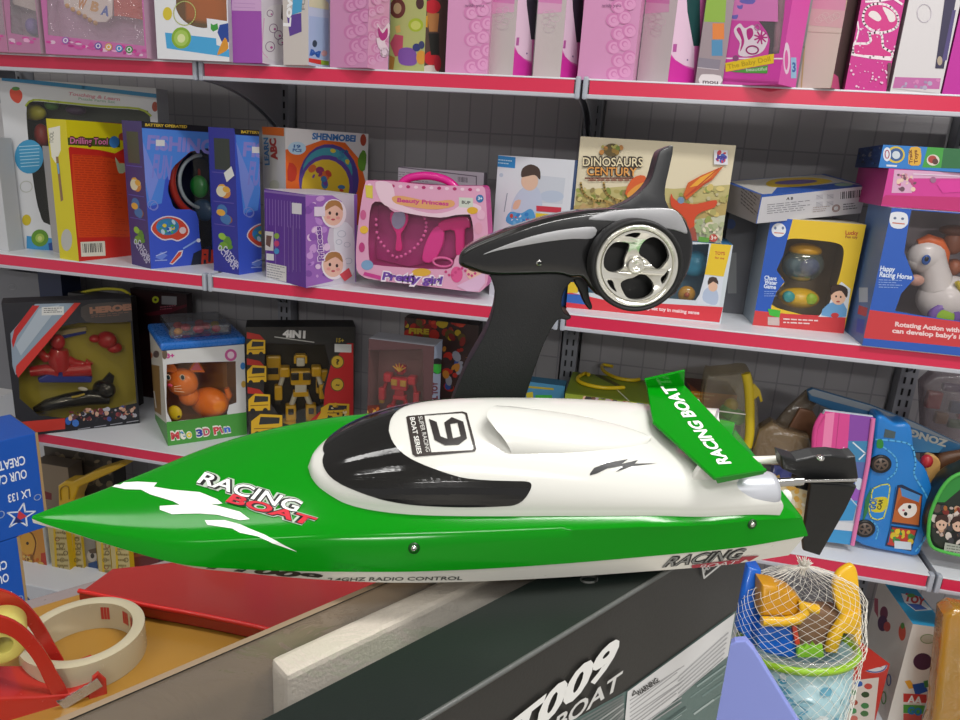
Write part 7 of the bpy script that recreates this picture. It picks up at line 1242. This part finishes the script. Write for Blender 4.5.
A.poly(spline([K(x, y) for x, y in ((566, 485), (615, 470), (618, 500), (600, 580), (560, 580), (552, 545), (560, 520))], True, 2), '2A86D2'); A.line(spline([K(x, y) for x, y in ((566, 485), (615, 470), (618, 500), (600, 580), (560, 580), (552, 545), (560, 520))], True, 2), 1.2, 'D8D84A', True); A.poly(spline([K(x, y) for x, y in ((562, 520), (605, 512), (612, 530), (598, 560), (560, 558))], True, 3), 'D2C42A'); A.text('GO!', K(572, 555), K(578, 520), 6.5, '1F6AB0', .06); A.text('CAR', K(590, 555), K(598, 520), 4, '3A3A2A', .04); A.line([K(640, 480), K(615, 660)], .8, '155A9A'); A.poly([K(540, 520), K(560, 480), K(548, 560), K(530, 600)], '2F7A4A'); b.build('printed_front', t)
for x, y, r_ in ((590, 404, 9.6), (538, 615, 9.4)):
    q = MB(); cw = fn(*K(x, y), .0); rr = r_*(cw-CAM).dot(CF)/FPX; q.lathe(cw, V((0, -1, 0)), [(rr, -.002), (rr, .004), (rr*.9, .006), (rr*.7, .005)], mat('1E1C1C', .4), 28); q.lathe(cw, V((0, -1, 0)), [(rr*.72, .004), (rr*.66, .0055), (.0002, .0055)], mat('6A5A50', .35), 24)
    for k in range(5): a = k*2*PI/5; q.prism([cw+V((rr*.52*math.cos(a+e)*s_, -.0058, rr*.52*math.sin(a+e)*s_)) for e, s_ in ((-.35, 1.05), (.35, 1.05), (0, .35))], V((0, -.0004, 0)), '15161A')
    q.build('wheel', t)
# long blue flat pack lying across the back
t, fn = pouch('flat_pack', 'long blue flat pack with grey edge and upside down lettering at the back', 'toy pack', [K(x, y) for x, y in ((352, 168), (370, 160), (560, 215), (700, 270), (860, 345), (852, 362), (790, 372), (690, 372), (600, 300), (440, 235), (358, 200))], .02, .125, mat('2F5F86', .35)); b = MB(); A = Art(b, lambda x, y: fn(x, y, -.0006), V((0, -1, 0))); A.poly([K(352, 168), K(370, 160), K(560, 215), K(700, 270), K(860, 345), K(700, 288), K(550, 232), K(365, 182)], '7C848C'); A.poly([K(660, 300), K(800, 345), K(780, 368), K(690, 365), K(640, 320)], '3F7AA4'); A.text('ZONG', K(812, 330), K(690, 292), 6.5, 'A8A69E', .05); b.build('printed_front', t)
# green round bag and coloured bag at the right edge
t, fn = pouch('picture_bag', 'green edged round bag with dark cartoon pictures at the right edge', 'bag', spline([K(x, y) for x, y in ((745, 640), (755, 560), (800, 470), (860, 430), (960, 420), (960, 720), (860, 700), (780, 690))], True, 4), .06, .03, mat('1F2A24', .35)); b = MB(); A = Art(b, lambda x, y: fn(x, y, -.0006), V((0, -1, 0))); A.poly([K(765, 530), K(800, 470), K(860, 432), K(960, 425), K(960, 520), K(860, 480), K(800, 530)], '2F8A3A'); A.blobs(*K(765, 545), *K(870, 660), ['C8A084', '7A2A24', '1A1A1E', 'B9A8A0', 'A8642E', '3A3A40', 'D2C8C0', '5A4A44'], 60, 1.5, 5, 6); A.poly([K(800, 660), K(900, 680), K(900, 710), K(795, 690)], 'A9B0A4'); A.rows(*K(805, 668), *K(880, 695), 3, '6A6E68', .4, .15)
for x, y in ((788, 600), (842, 605)): A.ell(*K(x, y), 5.5, 6, 'D8B49E'); A.poly(spline([K(x-20, y-5), K(x-15, y-28), K(x+18, y-28), K(x+22, y-4), K(x, y-14)], True, 3), '3A2420'); A.ell(*K(x-5, y+2), .9, 1.2, '1A1414'); A.ell(*K(x+7, y+3), .9, 1.2, '1A1414')
b.build('printed_front', t); q = MB(); q.tube([fn(*K(x, y), -.002) for x, y in spline([(745, 640), (755, 560), (800, 470), (860, 432), (960, 422)], False, 4)], .004, mat('4FB44A', .4), 8); q.tube([fn(*K(x, y), -.002) for x, y in spline([(745, 640), (765, 680), (860, 705), (960, 722)], False, 4)], .004, mat('4FB44A', .4), 8); q.build('piping', t)
b = MB(); b.ball(fn(*K(768, 425), .05), .013, .013, .016, mat('A8242E', .35)); tag(b.build('toy_ball'), 'small red toy between the blue car bag and the green edged bag', 'ball')
t, fn = pouch('brown_bag', 'brown toy bag above the green edged bag at the right edge', 'bag', spline([K(x, y) for x, y in ((775, 400), (820, 372), (960, 370), (960, 470), (800, 480), (775, 440))], True, 3), .06, .11, mat('5A3A24', .5)); b = MB(); b.prism([fn(*K(x, y), -.006) for x, y in spline([(735, 385), (760, 375), (785, 400), (775, 470), (768, 640), (742, 640), (735, 470)], True, 3)], V((0, .02, 0)), mat('C89A5A', .4), .004); tag(b.build('toy_piece'), 'tan toy piece between the blue car bag and the brown bag', 'toy')
t, fn = pouch('toy_pack', 'clear pack of red, green and violet toys standing at the back right', 'toy pack', [K(x, y) for x, y in ((730, 145), (770, 110), (960, 120), (960, 640), (740, 600), (735, 290))], .05, .26, film('C4BCC0', .12, rough=.1, milky=.15, wr=.3)); b = MB()
for x, y, w, h, cc_, nm in ((775, 205, .035, .045, 'A8302A', 'red'), (840, 165, .05, .02, '5A3F6A', 'violet'), (800, 265, .03, .03, '8A6A3A', 'tan'), (850, 285, .04, .022, '3F6A3A', 'green'), (850, 230, .03, .03, '2F4A6A', 'blue'), (870, 250, .02, .03, 'A8343A', 'dark red')): b = MB(); p = fn(*K(x, y), .015); b.box(p-V((w/2, 0, h/2)), V((w, 0, 0)), V((0, .02, 0)), V((0, 0, h)), mat(cc_, .4), .006); tag(b.build('toy_block'), '%s block inside the clear pack at the back right' % nm, 'toy block', 'blocks in the clear pack')
# ------------------------------------------------------------------ goods on the bottom deck, left
K = K6(0, 460); YB = 'C9A62E'
def deck_box(lab, x0, x1, ytop, Y, cols, H=None, dep=.06, ang=0., name='toy_box', cat='toy box'):
    P_, Q_ = line_up((x0, 590), (x1, 592), ZB, Y, ang); return Carton(name, lab, cat, ZB, None, PQ=(P_, Q_), H=H or ony((x0+x1)/2, ytop, Y).z-ZB, depth=dep, cols=cols)
c = deck_box('orange printed box with white edge beside the blue sweets cartons', 18, 47, 524, .0, dict(front='C98A3A', side='DADAD6', right='DADAD6')); f = c.front; f.ell(*K(170, 500), 9, 11, 'D8A03A'); f.ell(*K(165, 500), 1.4, 1.6, '3A2A1E'); f.line(spline([K(140, 420), K(190, 440), K(215, 500), K(200, 570)], False, 4), 1.4, '7A4A1E'); f.poly([K(245, 560), K(285, 550), K(290, 720), K(248, 725)], 'B8402A'); f.poly(spline([K(150, 600), K(190, 580), K(205, 620), K(180, 660), K(150, 650)], True, 3), '7A4A24'); f.blobs(*K(140, 570), *K(245, 720), ['D8B45A', '8A5A24', 'C4641E', 'D8CFC0', 'A8782E'], 30, 1.2, 4, 4); c.done()
for k, (x0, x1, yt, Y, lab) in enumerate(((52, 70, 522, .0, 'cream and yellow book-like box right of the orange printed box'), (71, 84, 520, .02, 'narrow yellow framed box third from the blue cartons'), (99, 112, 522, .02, 'yellow and cream ruler print box right of the blue picture box'), (113, 131, 524, .01, 'yellow framed box at the right end of the bottom deck row'))):
    c = deck_box(lab, x0, x1, yt, Y, dict(front='C4B27A', side='C9A62E', right='D2AE1E', left='E0DCCC')); f = c.front; R = random.Random(k); f.line([(x0+1, 500), (x0+6, 600)], 2.4, 'D2AE1E'); f.line([(x1-2, 500), (x1+3, 600)], 2.6, 'D2AE1E')
    for i_ in range(9): f.ring(x0+5+R.random()*max(1, x1-x0-9), 532+i_*7, 2, 2, .7, R.choice(('8A7A4A', '6A5A34', 'A8482E')))
    f.rows(x0+3, 526, x1-3, 592, 12, '8E7C46', .35, .03, .06, k+3); c.done()
c = deck_box('box with dark blue picture of a small figure between yellow boxes on the bottom deck', 85, 98, 526, .03, dict(front='8A8478', side='C9A62E')); f = c.front; f.poly([K(530, 620), K(600, 600), K(600, 700), K(530, 700)], '2A4A7A'); f.ell(*K(552, 575), 5, 6, 'B9AFA0'); f.ell(*K(555, 575), 2, 2.6, '3A342E'); f.poly([K(530, 540), K(600, 520), K(600, 560), K(540, 560)], '5A4A3A'); c.done()
c = deck_box('dark red box partly seen under the bow of the boat', 132, 160, 545, .03, dict(front='5A1E1E', side='3E1A1A')); c.front.line([(133, 556), (160, 552)], 3, '7A3A24'); c.done()
# yellow arch toy and cartons behind
c = deck_box('dull beige carton standing behind the yellow toy beam on the bottom deck', 40, 75, 466, .17, dict(front='8A7A66', side='6A5E50')); c.front.poly([K(250, 180), K(310, 200), K(310, 240), K(250, 230)], '7A2A2E'); c.done()
c = deck_box('dark picture carton at the back of the bottom deck above the yellow beam', 52, 118, 446, .24, dict(front='4A4238', side='2E2A26')); c.front.blobs(55, 448, 112, 492, ['6A5E4E', '3A342C', '8A7A5E', '544A3E'], 46, 2, 6, 5); c.done()
t = thing('toy_beam', 'yellow plastic beam toy sloping across the boxes under the third shelf', 'toy', ony(70, 520, .08)); b = MB(); bp_ = lambda x, y, d=0.: ony(x, y, .07+d); b.prism([bp_(*K(x, y)) for x, y in ((345, 155), (385, 128), (440, 128), (560, 70), (720, 20), (760, 30), (640, 90), (470, 165), (440, 240), (440, 330), (350, 330))], V((0, .05, 0)), mat('CFA51E', .35, 0, .5, .2), .006); b.build('beam', t); b = MB(); b.tube([bp_(*K(x, y), -.002) for x, y in spline([(365, 240), (362, 180), (385, 158), (410, 165), (415, 235)], False, 4)], .0018, mat('9A7A1E', .4), 6); b.build('groove', t)
pb = bp_(*K(395, 330)); b = MB(); b.box(V((pb.x-.045, .075, ZB)), V((.08, 0, 0)), V((0, .04, 0)), V((0, 0, pb.z-.001-ZB)), mat('B99A3A', .5), .003); tag(b.build('toy_box'), 'dull yellow box under the yellow beam toy on the bottom deck', 'toy box')
